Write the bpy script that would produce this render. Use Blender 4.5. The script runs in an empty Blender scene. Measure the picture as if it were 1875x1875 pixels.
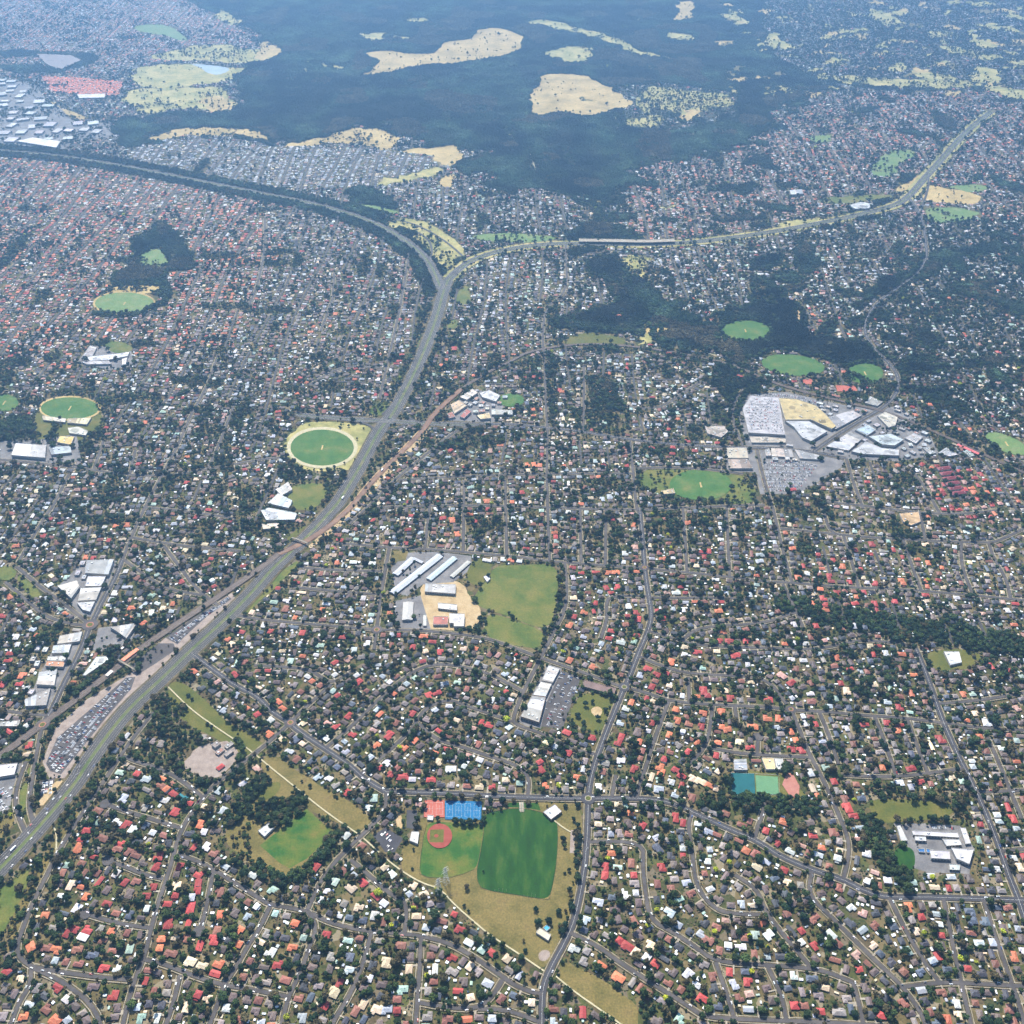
import bpy, math, random
import numpy as np
from mathutils import Vector
from mathutils.geometry import tessellate_polygon

random.seed(7)
RNG = np.random.default_rng(11)
SC = bpy.context.scene
COL = SC.collection

# ------------------------------------------------------------------ camera
CAM_H = 1600.0
PITCH = math.radians(37.0)          # degrees below the horizontal
FOC = 2000.0                        # focal length in photograph pixels (photograph 1875 wide)
cam_d = bpy.data.cameras.new('camera')
cam_d.sensor_width = 36.0
cam_d.lens = 36.0 * FOC / 1875.0
cam_d.clip_start = 5.0
cam_d.clip_end = 90000.0
cam = bpy.data.objects.new('camera', cam_d)
COL.objects.link(cam)
cam.location = (0, 0, CAM_H)
cam.rotation_euler = (math.pi / 2 - PITCH, 0, 0)
SC.camera = cam

# ------------------------------------------------------------------ sky and sun
SUN_EL, SUN_AZ = math.radians(52.0), math.radians(-16.0)   # azimuth from +Y (view direction), negative = to the left
world = bpy.data.worlds.new('World')
SC.world = world
world.use_nodes = True
wn = world.node_tree.nodes
bg = wn['Background']
sky = wn.new('ShaderNodeTexSky')
sky.sky_type = 'NISHITA'
sky.sun_disc = False
sky.sun_elevation = SUN_EL
sky.sun_rotation = SUN_AZ
sky.altitude = 100.0
sky.dust_density = 1.2
world.node_tree.links.new(sky.outputs[0], bg.inputs[0])
bg.inputs[1].default_value = 0.10
sun_d = bpy.data.lights.new('sun', 'SUN')
sun_d.energy = 5.0
sun_d.angle = math.radians(3.0)
sun_d.color = (1.0, 0.94, 0.84)
sun = bpy.data.objects.new('sun', sun_d)
COL.objects.link(sun)
sv = Vector((math.sin(SUN_AZ) * math.cos(SUN_EL), math.cos(SUN_AZ) * math.cos(SUN_EL), math.sin(SUN_EL)))
sun.rotation_euler = sv.to_track_quat('Z', 'Y').to_euler()
SC.view_settings.view_transform = 'Standard'
SC.view_settings.look = 'None'
SC.view_settings.gamma = 1.0
SC.view_settings.use_curve_mapping = False
SC.view_settings.exposure = 1.3
SC.cycles.max_bounces = 3
SC.cycles.diffuse_bounces = 1
SC.cycles.glossy_bounces = 1
SC.cycles.transmission_bounces = 2
SC.cycles.transparent_max_bounces = 4
SC.cycles.volume_bounces = 0
SC.cycles.use_adaptive_sampling = True
SC.cycles.adaptive_threshold = 0.03
SC.cycles.use_denoising = True
SC.cycles.denoiser = 'OPENIMAGEDENOISE'
HAZE_DENSITY = 0.000105
HAZE_COLOR = (0.29, 0.58, 1.0)

# ------------------------------------------------------------------ helpers
CP, SP = math.cos(PITCH), math.sin(PITCH)
def P(u, v):
    """photograph pixel -> point of the flat ground in metres"""
    x = (u - 937.5) / FOC
    y = (v - 937.5) / FOC
    dy = CP - y * SP
    dz = -SP - y * CP
    t = CAM_H / -dz
    return (x * t, dy * t)
def PP(pts):
    return [P(u, v) for u, v in pts]
def to_px(X, Y, Z=0.0):
    X = np.asarray(X, float); Y = np.asarray(Y, float)
    dz = Z - CAM_H
    depth = Y * CP - dz * SP
    up = Y * SP + dz * CP
    return 937.5 + FOC * X / depth, 937.5 - FOC * up / depth, depth
def chaikin(pts, n=2, closed=True):
    p = [Vector((a[0], a[1])) for a in pts]
    for _ in range(n):
        q = []
        m = len(p)
        rng = range(m) if closed else range(m - 1)
        if not closed: q.append(p[0])
        for i in rng:
            a, b = p[i], p[(i + 1) % m]
            q.append(a * .75 + b * .25); q.append(a * .25 + b * .75)
        if not closed: q.append(p[-1])
        p = q
    return [(a.x, a.y) for a in p]

def link(o, parent=None):
    COL.objects.link(o)
    if parent is not None: o.parent = parent
    return o
def tag(o, label=None, cat=None, group=None, kind=None):
    if label: o['label'] = label
    if cat: o['category'] = cat
    if group: o['group'] = group
    if kind: o['kind'] = kind
    return o
def mesh_obj(name, verts, faces, mat, parent=None, mats=None, fm=None):
    me = bpy.data.meshes.new(name)
    me.from_pydata(verts, [], faces)
    for m in (mats or [mat]): me.materials.append(m)
    if fm is not None: me.polygons.foreach_set('material_index', fm)
    me.update()
    return link(bpy.data.objects.new(name, me), parent)
def empty(name, loc=(0, 0, 0), rz=0.0):
    o = bpy.data.objects.new(name, None)
    o.empty_display_size = 2.0
    o.location = loc; o.rotation_euler = (0, 0, rz)
    return link(o)
def np_mesh(name, V, T, mat, colors=None, parent=None):
    """big triangle mesh from arrays; colors per face"""
    me = bpy.data.meshes.new(name)
    V = np.ascontiguousarray(V, dtype=np.float32); T = np.ascontiguousarray(T, dtype=np.int32)
    n = len(T)
    me.vertices.add(len(V)); me.vertices.foreach_set('co', V.ravel())
    me.loops.add(n * 3); me.loops.foreach_set('vertex_index', T.ravel())
    me.polygons.add(n)
    me.polygons.foreach_set('loop_start', np.arange(0, 3 * n, 3, dtype=np.int32))
    me.polygons.foreach_set('loop_total', np.full(n, 3, dtype=np.int32))
    if colors is not None:
        at = me.attributes.new('tint', 'FLOAT_COLOR', 'FACE')
        c = np.ones((n, 4), np.float32); c[:, :3] = colors
        at.data.foreach_set('color', c.ravel())
    me.materials.append(mat)
    me.update(calc_edges=True)
    return link(bpy.data.objects.new(name, me), parent)

# ------------------------------------------------------------------ materials
def new_mat(name, rough=0.8, spec=0.25):
    m = bpy.data.materials.new(name); m.use_nodes = True
    nt = m.node_tree; b = nt.nodes['Principled BSDF']
    b.inputs['Roughness'].default_value = rough
    b.inputs['Specular IOR Level'].default_value = spec
    return m, nt, b
def ramp_node(nt, stops, interp='LINEAR'):
    r = nt.nodes.new('ShaderNodeValToRGB')
    r.color_ramp.interpolation = interp
    el = r.color_ramp.elements
    while len(el) < len(stops): el.new(0.5)
    for e, (p, c) in zip(el, stops):
        e.position = p; e.color = (*c, 1)
    return r
def noise_mat(name, stops, scale, rough=0.85, detail=4.0, scale2=None, amount2=0.35, nrough=0.6, bump=0.0, stretch=None):
    """world-position noise through a colour ramp, plus a second finer noise for value"""
    m, nt, b = new_mat(name, rough)
    N = nt.nodes; L = nt.links
    g = N.new('ShaderNodeNewGeometry')
    src = g.outputs['Position']
    if stretch:
        mp = N.new('ShaderNodeMapping'); L.new(src, mp.inputs[0])
        mp.inputs['Rotation'].default_value = (0, 0, stretch[0]); mp.inputs['Scale'].default_value = (stretch[1], stretch[2], 1)
        src = mp.outputs[0]
    n = N.new('ShaderNodeTexNoise'); n.inputs['Scale'].default_value = scale
    n.inputs['Detail'].default_value = detail; n.inputs['Roughness'].default_value = nrough
    L.new(src, n.inputs['Vector'])
    r = ramp_node(nt, stops); L.new(n.outputs['Fac'], r.inputs[0])
    out = r.outputs[0]
    if scale2:
        n2 = N.new('ShaderNodeTexNoise'); n2.inputs['Scale'].default_value = scale2; n2.inputs['Detail'].default_value = 3
        L.new(g.outputs['Position'], n2.inputs['Vector'])
        mr = N.new('ShaderNodeMapRange'); mr.inputs[1].default_value = .25; mr.inputs[2].default_value = .75
        mr.inputs[3].default_value = 1 - amount2; mr.inputs[4].default_value = 1 + amount2
        L.new(n2.outputs['Fac'], mr.inputs[0])
        mx = N.new('ShaderNodeVectorMath'); mx.operation = 'SCALE'
        L.new(out, mx.inputs[0]); L.new(mr.outputs[0], mx.inputs['Scale'])
        out = mx.outputs[0]
    L.new(out, b.inputs['Base Color'])
    return m
def attr_mat(name, rough=0.6, atype='GEOMETRY', noise=0.18, nscale=0.35, spec=0.3):
    m, nt, b = new_mat(name, rough, spec)
    N = nt.nodes; L = nt.links
    if atype == 'OBJECT':
        a = N.new('ShaderNodeObjectInfo'); c = a.outputs['Color']
    else:
        a = N.new('ShaderNodeAttribute'); a.attribute_name = 'tint'; a.attribute_type = atype; c = a.outputs['Color']
    g = N.new('ShaderNodeNewGeometry')
    n = N.new('ShaderNodeTexNoise'); n.inputs['Scale'].default_value = nscale; n.inputs['Detail'].default_value = 3
    L.new(g.outputs['Position'], n.inputs['Vector'])
    mr = N.new('ShaderNodeMapRange'); mr.inputs[1].default_value = .3; mr.inputs[2].default_value = .7
    mr.inputs[3].default_value = 1 - noise; mr.inputs[4].default_value = 1 + noise
    L.new(n.outputs['Fac'], mr.inputs[0])
    mx = N.new('ShaderNodeVectorMath'); mx.operation = 'SCALE'
    L.new(c, mx.inputs[0]); L.new(mr.outputs[0], mx.inputs['Scale'])
    L.new(mx.outputs[0], b.inputs['Base Color'])
    return m
def suburb_ground():
    m, nt, b = new_mat('garden_ground', 0.9, 0.1)
    N = nt.nodes; L = nt.links
    g = N.new('ShaderNodeNewGeometry')
    vo = N.new('ShaderNodeTexVoronoi'); vo.inputs['Scale'].default_value = 1 / 13.0; vo.voronoi_dimensions = '2D'
    nz = N.new('ShaderNodeTexNoise'); nz.inputs['Scale'].default_value = .06; nz.inputs['Detail'].default_value = 2
    L.new(g.outputs['Position'], nz.inputs['Vector'])
    ad = N.new('ShaderNodeVectorMath'); ad.operation = 'MULTIPLY_ADD'
    L.new(nz.outputs['Color'], ad.inputs[0]); ad.inputs[1].default_value = (14, 14, 0); L.new(g.outputs['Position'], ad.inputs[2])
    L.new(ad.outputs[0], vo.inputs['Vector'])
    sp = N.new('ShaderNodeSeparateColor'); L.new(vo.outputs['Color'], sp.inputs[0])
    r = ramp_node(nt, [(0, (.0230, .0394, .0098)), (.18, (.0410, .0615, .0131)), (.34, (.1025, .0779, .0312)), (.5, (.1640, .1230, .0590)), (.64, (.0738, .0525, .0312)),
                       (.76, (.0656, .0820, .0180)), (.84, (.2706, .2214, .1476)), (.93, (.1558, .1230, .0861))], 'CONSTANT')
    L.new(sp.outputs[0], r.inputs[0])
    n2 = N.new('ShaderNodeTexNoise'); n2.inputs['Scale'].default_value = .25; n2.inputs['Detail'].default_value = 4
    L.new(g.outputs['Position'], n2.inputs['Vector'])
    r2 = ramp_node(nt, [(.3, (.0344, .0394, .0148)), (.7, (.1353, .1025, .0492))]); L.new(n2.outputs['Fac'], r2.inputs[0])
    mx = N.new('ShaderNodeMix'); mx.data_type = 'RGBA'; mx.inputs[0].default_value = .45
    L.new(r.outputs[0], mx.inputs[6]); L.new(r2.outputs[0], mx.inputs[7])
    L.new(mx.outputs[2], b.inputs['Base Color'])
    return m
M = {}
M['ground'] = suburb_ground()
M['forest_floor'] = noise_mat('forest_floor', [(.3, (.0200, .0280, .0144)), (.7, (.0560, .0520, .0280))], .05, .95)
M['green_a'] = noise_mat('mown_turf', [(.3, (.006, .034, .003)), (.47, (.009, .049, .003)), (.57, (.019, .062, .005)), (.7, (.05, .078, .010))], .03, .9, 6, .35, .28, .64, stretch=(.12, 1.6, .5))
M['green_b'] = noise_mat('patchy_turf', [(.25, (.0125, .0585, .0078)), (.42, (.0234, .0780, .0094)), (.56, (.0741, .1014, .0140)), (.72, (.1326, .1053, .0234))], .022, .9, 6, .35, .28, .66)
M['green_c'] = noise_mat('worn_school_turf', [(.25, (.0342, .0684, .0106)), (.42, (.0646, .0912, .0152)), (.56, (.1140, .1140, .0228)), (.74, (.1520, .1216, .0418))], .016, .9, 6, .25, .25, .64)
M['green_oval'] = noise_mat('oval_turf', [(.25, (.0252, .0792, .0160)), (.45, (.0420, .1044, .0192)), (.6, (.0714, .1188, .0256)), (.78, (.1512, .1368, .0448))], .024, .9, 6, .3, .22, .64)
M['green_pale'] = noise_mat('pale_turf', [(.25, (.0738, .1394, .0410)), (.5, (.1066, .1640, .0492)), (.75, (.1886, .1886, .0820))], .024, .9, 6, .3, .2, .64)
M['dry'] = noise_mat('dry_grass', [(.22, (.0504, .0540, .0130)), (.42, (.1044, .0864, .0245)), (.58, (.1512, .1152, .0374)), (.78, (.1080, .0720, .0324))], .02, .95, 7, .3, .34, .68)
M['dry_green'] = noise_mat('dry_green_grass', [(.25, (.0444, .0629, .0118)), (.5, (.0851, .0873, .0163)), (.75, (.1406, .1125, .0296))], .02, .95, 6, .35, .25, .65)
M['straw'] = noise_mat('straw_paddock', [(.2, (.1445, .1208, .0390)), (.4, (.2746, .2035, .0780)), (.55, (.3612, .2670, .1084)), (.75, (.4335, .3306, .1474))], .008, .95, 6, .06, .2, .65)
M['straw_green'] = noise_mat('pale_paddock', [(.2, (.0850, .1017, .0276)), (.42, (.2040, .1955, .0663)), (.55, (.3060, .2659, .0994)), (.75, (.4080, .3363, .1436))], .012, .95, 6, .06, .2, .65)
M['sand'] = noise_mat('bare_sand', [(.25, (.2448, .1714, .0857)), (.5, (.3550, .2570, .1346)), (.75, (.4039, .3182, .2020))], .05, .95, 6, .4, .2)
M['gravel'] = noise_mat('gravel_ground', [(.25, (.1600, .1200, .0960)), (.5, (.2400, .1920, .1600)), (.75, (.3040, .2480, .2080))], .08, .95, 6, .6, .25)
M['red_dirt'] = noise_mat('red_dirt', [(.25, (.1870, .0425, .0298)), (.5, (.2295, .0527, .0382)), (.75, (.2635, .0723, .0510))], .12, .95, 4)
M['red_pale'] = noise_mat('pale_red_dirt', [(.25, (.2601, .1088, .0816)), (.5, (.3179, .1360, .1020)), (.75, (.3612, .1904, .1360))], .08, .95, 4)
M['asphalt'] = noise_mat('street_asphalt', [(.3, (.0429, .0377, .0363)), (.5, (.0607, .0540, .0518)), (.7, (.0925, .0799, .0725))], .03, .8, 5, .7, .15)
M['asphalt_dark'] = noise_mat('dark_asphalt', [(.3, (.0328, .0312, .0359)), (.6, (.0468, .0452, .0491)), (.8, (.0663, .0624, .0640))], .03, .8, 5, .7, .15)
M['asphalt_pale'] = noise_mat('freeway_asphalt', [(.3, (.0348, .0320, .0315)), (.5, (.0466, .0427, .0410)), (.72, (.0646, .0578, .0539))], .02, .8, 6, .3, .18)
M['verge'] = noise_mat('nature_strip', [(.25, (.0312, .0351, .0109)), (.45, (.0702, .0577, .0234)), (.6, (.1131, .0881, .0406)), (.8, (.1716, .1365, .0741))], .05, .95, 6, .35, .35)
M['median'] = noise_mat('median_grass', [(.3, (.0600, .0900, .0263)), (.5, (.0975, .1200, .0375)), (.7, (.1650, .1500, .0675))], .04, .95, 5)
M['concrete'] = noise_mat('concrete_path', [(.3, (.1920, .1600, .1200)), (.7, (.3360, .2960, .2240))], .1, .85, 4)
M['path'] = noise_mat('gravel_path', [(.3, (.3040, .2720, .1600)), (.7, (.4160, .3680, .2400))], .2, .9, 3)
M['ballast'] = noise_mat('rail_ballast', [(.3, (.1040, .0560, .0360)), (.55, (.1760, .1000, .0600)), (.75, (.2720, .1600, .0880))], .04, .95, 5, .6, .2)
M['ballast_dark'] = noise_mat('dark_ballast', [(.3, (.0560, .0440, .0360)), (.55, (.0880, .0680, .0544)), (.75, (.1280, .1000, .0760))], .04, .95, 5, .6, .2)
M['rail'] = noise_mat('rail_steel', [(.3, (.10, .07, .06)), (.7, (.16, .12, .1))], .3, .5, 3)
M['paint'] = noise_mat('road_paint', [(.3, (.3850, .3850, .3640)), (.7, (.5250, .5180, .4900))], .5, .7, 3)
M['yard'] = noise_mat('paved_yard', [(.3, (.0884, .0850, .0850)), (.5, (.1360, .1292, .1258)), (.7, (.2040, .1904, .1802))], .035, .85, 6, .4, .25, .65)
M['court_red'] = noise_mat('red_court', [(.3, (.3070, .0798, .0554)), (.7, (.3561, .1044, .0716))], .08, .85, 4, .6, .08)
M['court_blue'] = noise_mat('blue_court', [(.3, (.0061, .0918, .1989)), (.7, (.0092, .1224, .2525))], .08, .8, 4, .6, .1)
M['court_teal'] = noise_mat('teal_green', [(.3, (.0068, .0723, .0795)), (.7, (.0102, .0939, .1011))], .08, .85, 4, .6, .08)
M['court_green'] = noise_mat('bowling_turf', [(.3, (.0765, .1700, .0850)), (.7, (.1020, .2125, .1020))], .08, .85, 4, .6, .08)
M['water'] = noise_mat('lake_water', [(.3, (.22, .26, .28)), (.7, (.30, .34, .36))], .01, .25, 3)
M['wall'] = noise_mat('brick_wall', [(.3, (.22, .16, .12)), (.7, (.34, .27, .21))], .4, .85, 3)
M['wall_pale'] = noise_mat('rendered_wall', [(.3, (.3360, .3200, .2880)), (.7, (.4400, .4160, .3760))], .3, .85, 3)
M['roof_attr'] = attr_mat('roof_surface', .62, 'GEOMETRY', .16, .5)
M['roof_sheet'] = attr_mat('roof_sheeting', .6, 'OBJECT', .3, .07)
M['roof_obj'] = attr_mat('roof_tiles', .62, 'OBJECT', .2, .5)
M['leaf_inst'] = attr_mat('foliage', .75, 'INSTANCER', .35, .6, .15)
def _shade(m):
    nt = m.node_tree; b = nt.nodes['Principled BSDF']; src = b.inputs['Base Color'].links[0].from_socket
    a = nt.nodes.new('ShaderNodeAttribute'); a.attribute_name = 'shade'
    mx = nt.nodes.new('ShaderNodeVectorMath'); mx.operation = 'MULTIPLY'
    nt.links.new(src, mx.inputs[0]); nt.links.new(a.outputs['Color'], mx.inputs[1]); nt.links.new(mx.outputs[0], b.inputs['Base Color'])
_shade(M['leaf_inst'])
M['leaf_obj'] = attr_mat('tree_foliage', .75, 'OBJECT', .3, .6, .15)
_shade(M['leaf_obj'])
M['bark'] = noise_mat('bark', [(.3, (.06, .05, .04)), (.7, (.14, .115, .09))], 1.2, .95, 4)
M['steel'] = noise_mat('galvanised_steel', [(.3, (.36, .38, .38)), (.7, (.5, .52, .52))], .5, .5, 3)
M['glass'] = noise_mat('window_glass', [(.3, (.02, .03, .04)), (.7, (.04, .055, .07))], .3, .15, 2)
M['tyre'] = noise_mat('rubber', [(.3, (.02, .02, .02)), (.7, (.04, .04, .04))], 2., .8, 2)
M['car_obj'] = attr_mat('car_paint', .35, 'OBJECT', .05, .5, .5)
M['car_attr'] = attr_mat('car_paint_far', .35, 'GEOMETRY', .05, .5, .5)

# ------------------------------------------------------------------ raster of the ground, 3 m cells
RES = 3.0
X0, X1, Y0, Y1 = -4440.0, 4440.0, 520.0, 9130.0
NX, NY = int((X1 - X0) / RES), int((Y1 - Y0) / RES)
blocked = np.zeros((NY, NX), bool)      # no houses
tblock = np.zeros((NY, NX), bool)       # no tree trunks
nohouse = np.zeros((NY, NX), bool)
dens = np.full((NY, NX), .60, np.float32)   # tree density
hden = np.full((NY, NX), 1.0, np.float32)   # house density
pal = np.zeros((NY, NX), np.uint8)          # roof palette
rdist = np.full((NY, NX), 99.0, np.float32)
rang = np.full((NY, NX), math.radians(88.8), np.float32)
def cell(x, y):
    return int((y - Y0) / RES), int((x - X0) / RES)
def poly_cells(pts):
    a = np.array(pts, float)
    j0 = max(0, int((a[:, 0].min() - X0) / RES)); j1 = min(NX, int((a[:, 0].max() - X0) / RES) + 2)
    i0 = max(0, int((a[:, 1].min() - Y0) / RES)); i1 = min(NY, int((a[:, 1].max() - Y0) / RES) + 2)
    if j1 <= j0 or i1 <= i0: return None
    gx = X0 + (np.arange(j0, j1) + .5) * RES; gy = Y0 + (np.arange(i0, i1) + .5) * RES
    ins = np.zeros((i1 - i0, j1 - j0), bool)
    n = len(a)
    for k in range(n):
        xa, ya = a[k]; xb, yb = a[(k + 1) % n]
        if ya == yb: continue
        lo, hi = min(ya, yb), max(ya, yb)
        r = np.nonzero((gy >= lo) & (gy < hi))[0]
        if len(r) == 0: continue
        xs = xa + (gy[r] - ya) * (xb - xa) / (yb - ya)
        ins[r] ^= gx[None, :] > xs[:, None]
    return slice(i0, i1), slice(j0, j1), ins
def paint(arr, pts, val):
    r = poly_cells(pts)
    if r is None: return
    s = arr[r[0], r[1]]
    s[r[2]] = val
def stamp_line(pts, rad, fn):
    for (xa, ya), (xb, yb) in zip(pts[:-1], pts[1:]):
        j0 = max(0, int((min(xa, xb) - rad - X0) / RES)); j1 = min(NX, int((max(xa, xb) + rad - X0) / RES) + 2)
        i0 = max(0, int((min(ya, yb) - rad - Y0) / RES)); i1 = min(NY, int((max(ya, yb) + rad - Y0) / RES) + 2)
        if j1 <= j0 or i1 <= i0: continue
        gx = (X0 + (np.arange(j0, j1) + .5) * RES)[None, :]; gy = (Y0 + (np.arange(i0, i1) + .5) * RES)[:, None]
        dx, dy = xb - xa, yb - ya
        l2 = dx * dx + dy * dy + 1e-9
        t = np.clip(((gx - xa) * dx + (gy - ya) * dy) / l2, 0, 1)
        d = np.hypot(gx - xa - t * dx, gy - ya - t * dy)
        fn((slice(i0, i1), slice(j0, j1)), d, math.atan2(dy, dx))
def block_line(pts, rad):
    def f(s, d, a):
        blocked[s] |= d < rad
    stamp_line(pts, rad, f)
def dens_line(pts, rad, val, nh=True):
    def f(s, d, a):
        m = d < rad
        dens[s][m] = val
        if nh: nohouse[s] |= m
    stamp_line(pts, rad, f)
def tblock_line(pts, rad):
    def f(s, d, a):
        tblock[s] |= d < rad
    stamp_line(pts, rad, f)
def road_field(pts, hw, tw):
    tblock_line(pts, tw)
    def f(s, d, a):
        m = d < rdist[s]
        rdist[s][m] = d[m]; rang[s][m] = a
    stamp_line(pts, 65.0, f)
    block_line(pts, hw)

# ------------------------------------------------------------------ ground sheets
def sheet(name, pts, z, mat, parent=None):
    tri = tessellate_polygon([[Vector((x, y, 0)) for x, y in pts]])
    vs = [(x, y, z) for x, y in pts]
    fs = []
    for a, b, c in tri:
        n = (vs[b][0] - vs[a][0]) * (vs[c][1] - vs[a][1]) - (vs[b][1] - vs[a][1]) * (vs[c][0] - vs[a][0])
        fs.append((a, b, c) if n > 0 else (a, c, b))
    return mesh_obj(name, vs, fs, mat, parent)
def resample(pts, step):
    out = [pts[0]]
    for (xa, ya), (xb, yb) in zip(pts[:-1], pts[1:]):
        n = max(1, int(math.hypot(xb - xa, yb - ya) / step))
        for k in range(1, n + 1): out.append((xa + (xb - xa) * k / n, ya + (yb - ya) * k / n))
    return out
def offset_line(pts, off):
    out = []
    n = len(pts)
    for i in range(n):
        a = pts[max(0, i - 1)]; b = pts[i]; c = pts[min(n - 1, i + 1)]
        d1 = Vector((b[0] - a[0], b[1] - a[1])); d2 = Vector((c[0] - b[0], c[1] - b[1]))
        if d1.length < 1e-6: d1 = d2
        if d2.length < 1e-6: d2 = d1
        d1.normalize(); d2.normalize()
        t = d1 + d2
        if t.length < 1e-4: t = d1
        t.normalize()
        nrm = Vector((-t.y, t.x))
        k = 1.0 / max(.5, nrm.dot(Vector((-d1.y, d1.x))))
        out.append((b[0] + nrm.x * off * k, b[1] + nrm.y * off * k))
    return out
def ribbon(name, pts, w, z, mat, parent=None, off=0.0):
    l = offset_line(pts, off + w / 2); r = offset_line(pts, off - w / 2)
    vs = [(x, y, z) for x, y in l] + [(x, y, z) for x, y in r]
    n = len(pts)
    fs = [(i + n, i + n + 1, i + 1, i) for i in range(n - 1)]
    return mesh_obj(name, vs, fs, mat, parent)

G = 20000.0
vs = [(-G, -4000, 0), (G, -4000, 0), (G, G, 0), (-G, G, 0)]
tag(mesh_obj('ground', vs, [(0, 1, 2, 3)], M['ground']), kind='structure')
ZC = [0.02]
def nz(step=.003):
    ZC[0] += step
    return ZC[0]
# ------------------------------------------------------------------ forest and zones (photograph pixels -> ground)
FOREST = [(380,-140),(2050,-140),(2050,170),(1875,165),(1700,168),(1560,150),(1500,172),(1400,200),(1405,235),(1330,285),(1250,292),(1180,305),(1165,350),(1120,400),
          (1085,405),(1060,368),(1000,352),(930,350),(880,340),(845,312),(850,268),(740,275),(725,246),(660,232),(600,250),(520,266),(480,258),(400,236),(270,250),(215,262),
          (205,215),(300,212),(440,205),(440,130),(512,100),(505,75),(440,45),(330,0)]
WOODS = [
 [(1060,470),(1120,460),(1150,500),(1190,520),(1230,560),(1290,590),(1320,600),(1320,625),(1290,640),(1240,630),(1180,620),(1100,610),(1030,605),(1000,590),(1060,580),(1120,560),(1110,520),(1080,490)],
 [(1310,572),(1400,545),(1470,560),(1480,600),(1540,630),(1580,620),(1620,660),(1550,680),(1520,670),(1470,650),(1400,640),(1390,655),(1310,640),(1330,620)],
 [(1700,490),(1650,530),(1600,548),(1570,572),(1555,560),(1620,518),(1680,478)],
 [(245,440),(300,400),(330,430),(350,470),(372,490),(340,500),(300,490),(290,520),(322,540),(300,562),(290,545),(270,530),(200,532),(190,512),(240,490)],
 [(-20,765),(40,760),(70,800),(60,825),(-20,815)],
 [(1020,440),(1090,400),(1160,420),(1180,440),(1060,444)],
 [(0,92),(120,95),(190,103),(120,135),(60,135),(0,128),(0,118),(110,122),(150,105),(60,103),(0,104)],
 [(640,340),(700,345),(730,395),(690,400),(640,370)],
]
def rough(w, amp, seed):
    r = np.random.default_rng(seed); w = resample(w + [w[0]], 16)[:-1]
    n = len(w); t = np.arange(n) / n * 2 * np.pi; d = np.zeros(n)
    kmax = 26 if n < 700 else 160
    for k in range(2, kmax): d += np.sin(k * t + r.uniform(0, 6.28)) * r.uniform(.4, 1) / k ** (.75 if n < 700 else .35)
    d *= amp / max(1e-6, d.std()) * .6
    out = []
    for i in range(n):
        a, b = w[i - 1], w[(i + 1) % n]; tx, ty = b[0] - a[0], b[1] - a[1]; q = math.hypot(tx, ty) + 1e-6
        out.append((w[i][0] - ty / q * d[i], w[i][1] + tx / q * d[i]))
    return out
wf = rough(chaikin(PP(FOREST), 1), 42, 77)
WOODS_W = None
tag(sheet('forest_floor', wf, nz(), M['forest_floor']), kind='structure')
tag(sheet('far_forest_floor', [(-G + 10, Y1 + 10), (G - 10, Y1 + 10), (G - 10, G - 10), (-G + 10, G - 10)], nz(), M['forest_floor']), kind='structure')
# densities and palettes: 0 mixed, 1 terracotta, 2 grey estate, 3 all orange, 4 pale pinkish far, 5 green-white treed
for poly, d, h, p in [
    ([(-100,280),(230,310),(520,372),(520,470),(420,640),(200,700),(-100,700)], .27, 1.0, 1),
    ([(-100,0),(330,0),(440,45),(500,75),(440,110),(230,115),(150,150),(-100,150)], .22, 1.0, 4),
    ([(265,255),(480,262),(520,268),(720,276),(845,300),(780,325),(640,345),(480,345),(300,315),(230,285)], .10, 1.0, 2),
    ([(480,370),(760,460),(780,560),(700,740),(520,740),(420,640),(520,470)], .44, 1.0, 0),
    ([(840,330),(1100,400),(1080,440),(860,430),(700,390),(640,345)], .62, .9, 5),
    ([(850,470),(1060,470),(1100,520),(1100,560),(1000,600),(850,620),(800,560)], .58, .95, 5),
    ([(1110,430),(1180,300),(1400,230),(1560,170),(1875,170),(2050,200),(2050,420),(1700,400),(1640,390),(1200,445)], .56, .95, 4),
    ([(1200,455),(1640,390),(1700,480),(1560,560),(1330,570),(1280,590),(1150,490)], .84, .9, 5),
    ([(1700,400),(2050,400),(2050,760),(1700,780),(1620,660),(1600,560),(1700,480)], .93, .62, 5),
    ([(1020,640),(1330,645),(1390,690),(1340,720),(1340,800),(1010,790)], .74, .9, 5),
    ([(-100,700),(420,640),(520,740),(530,760),(500,1000),(-100,1080)], .55, 1.0, 0),
    ([(1010,790),(1160,820),(1170,1030),(1010,1030)], .70, .95, 0),
    ([(1420,900),(2050,860),(2050,1110),(1440,1070)], .5, 1.0, 0),
    ([(1400,1190),(2050,1200),(2050,1420),(1500,1420)], .68, .95, 0),
    ([(-100,1600),(500,1640),(1000,1820),(1000,2000),(-100,2000)], .55, 1.0, 0),
    ([(1000,1820),(1200,1700),(2050,1640),(2050,2000),(1000,2000)], .62, 1.0, 0)]:
    w = PP(poly)
    paint(dens, w, d); paint(hden, w, h); paint(pal, w, p)
for q_, k_ in (([(1690,848),(1800,868),(1830,940),(1760,965),(1700,930)], 6), ([(1190,1288),(1440,1300),(1480,1390),(1330,1400),(1300,1450),(1150,1450)], 7), ([(1470,1000),(1720,990),(1740,1110),(1500,1110)], 7), ([(100,1520),(470,1620),(460,1830),(60,1800)], 7)):
    paint(pal, PP(q_), k_)
paint(pal, PP([(75,140),(150,143),(227,150),(215,176),(150,173),(95,168)]), 3)
paint(dens, PP([(75,140),(150,143),(227,150),(215,176),(150,173),(95,168)]), 0.02)
WOODS_W = [rough(chaikin(PP(q), 1), 20, 80 + k) for k, q in enumerate(WOODS)]
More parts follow.
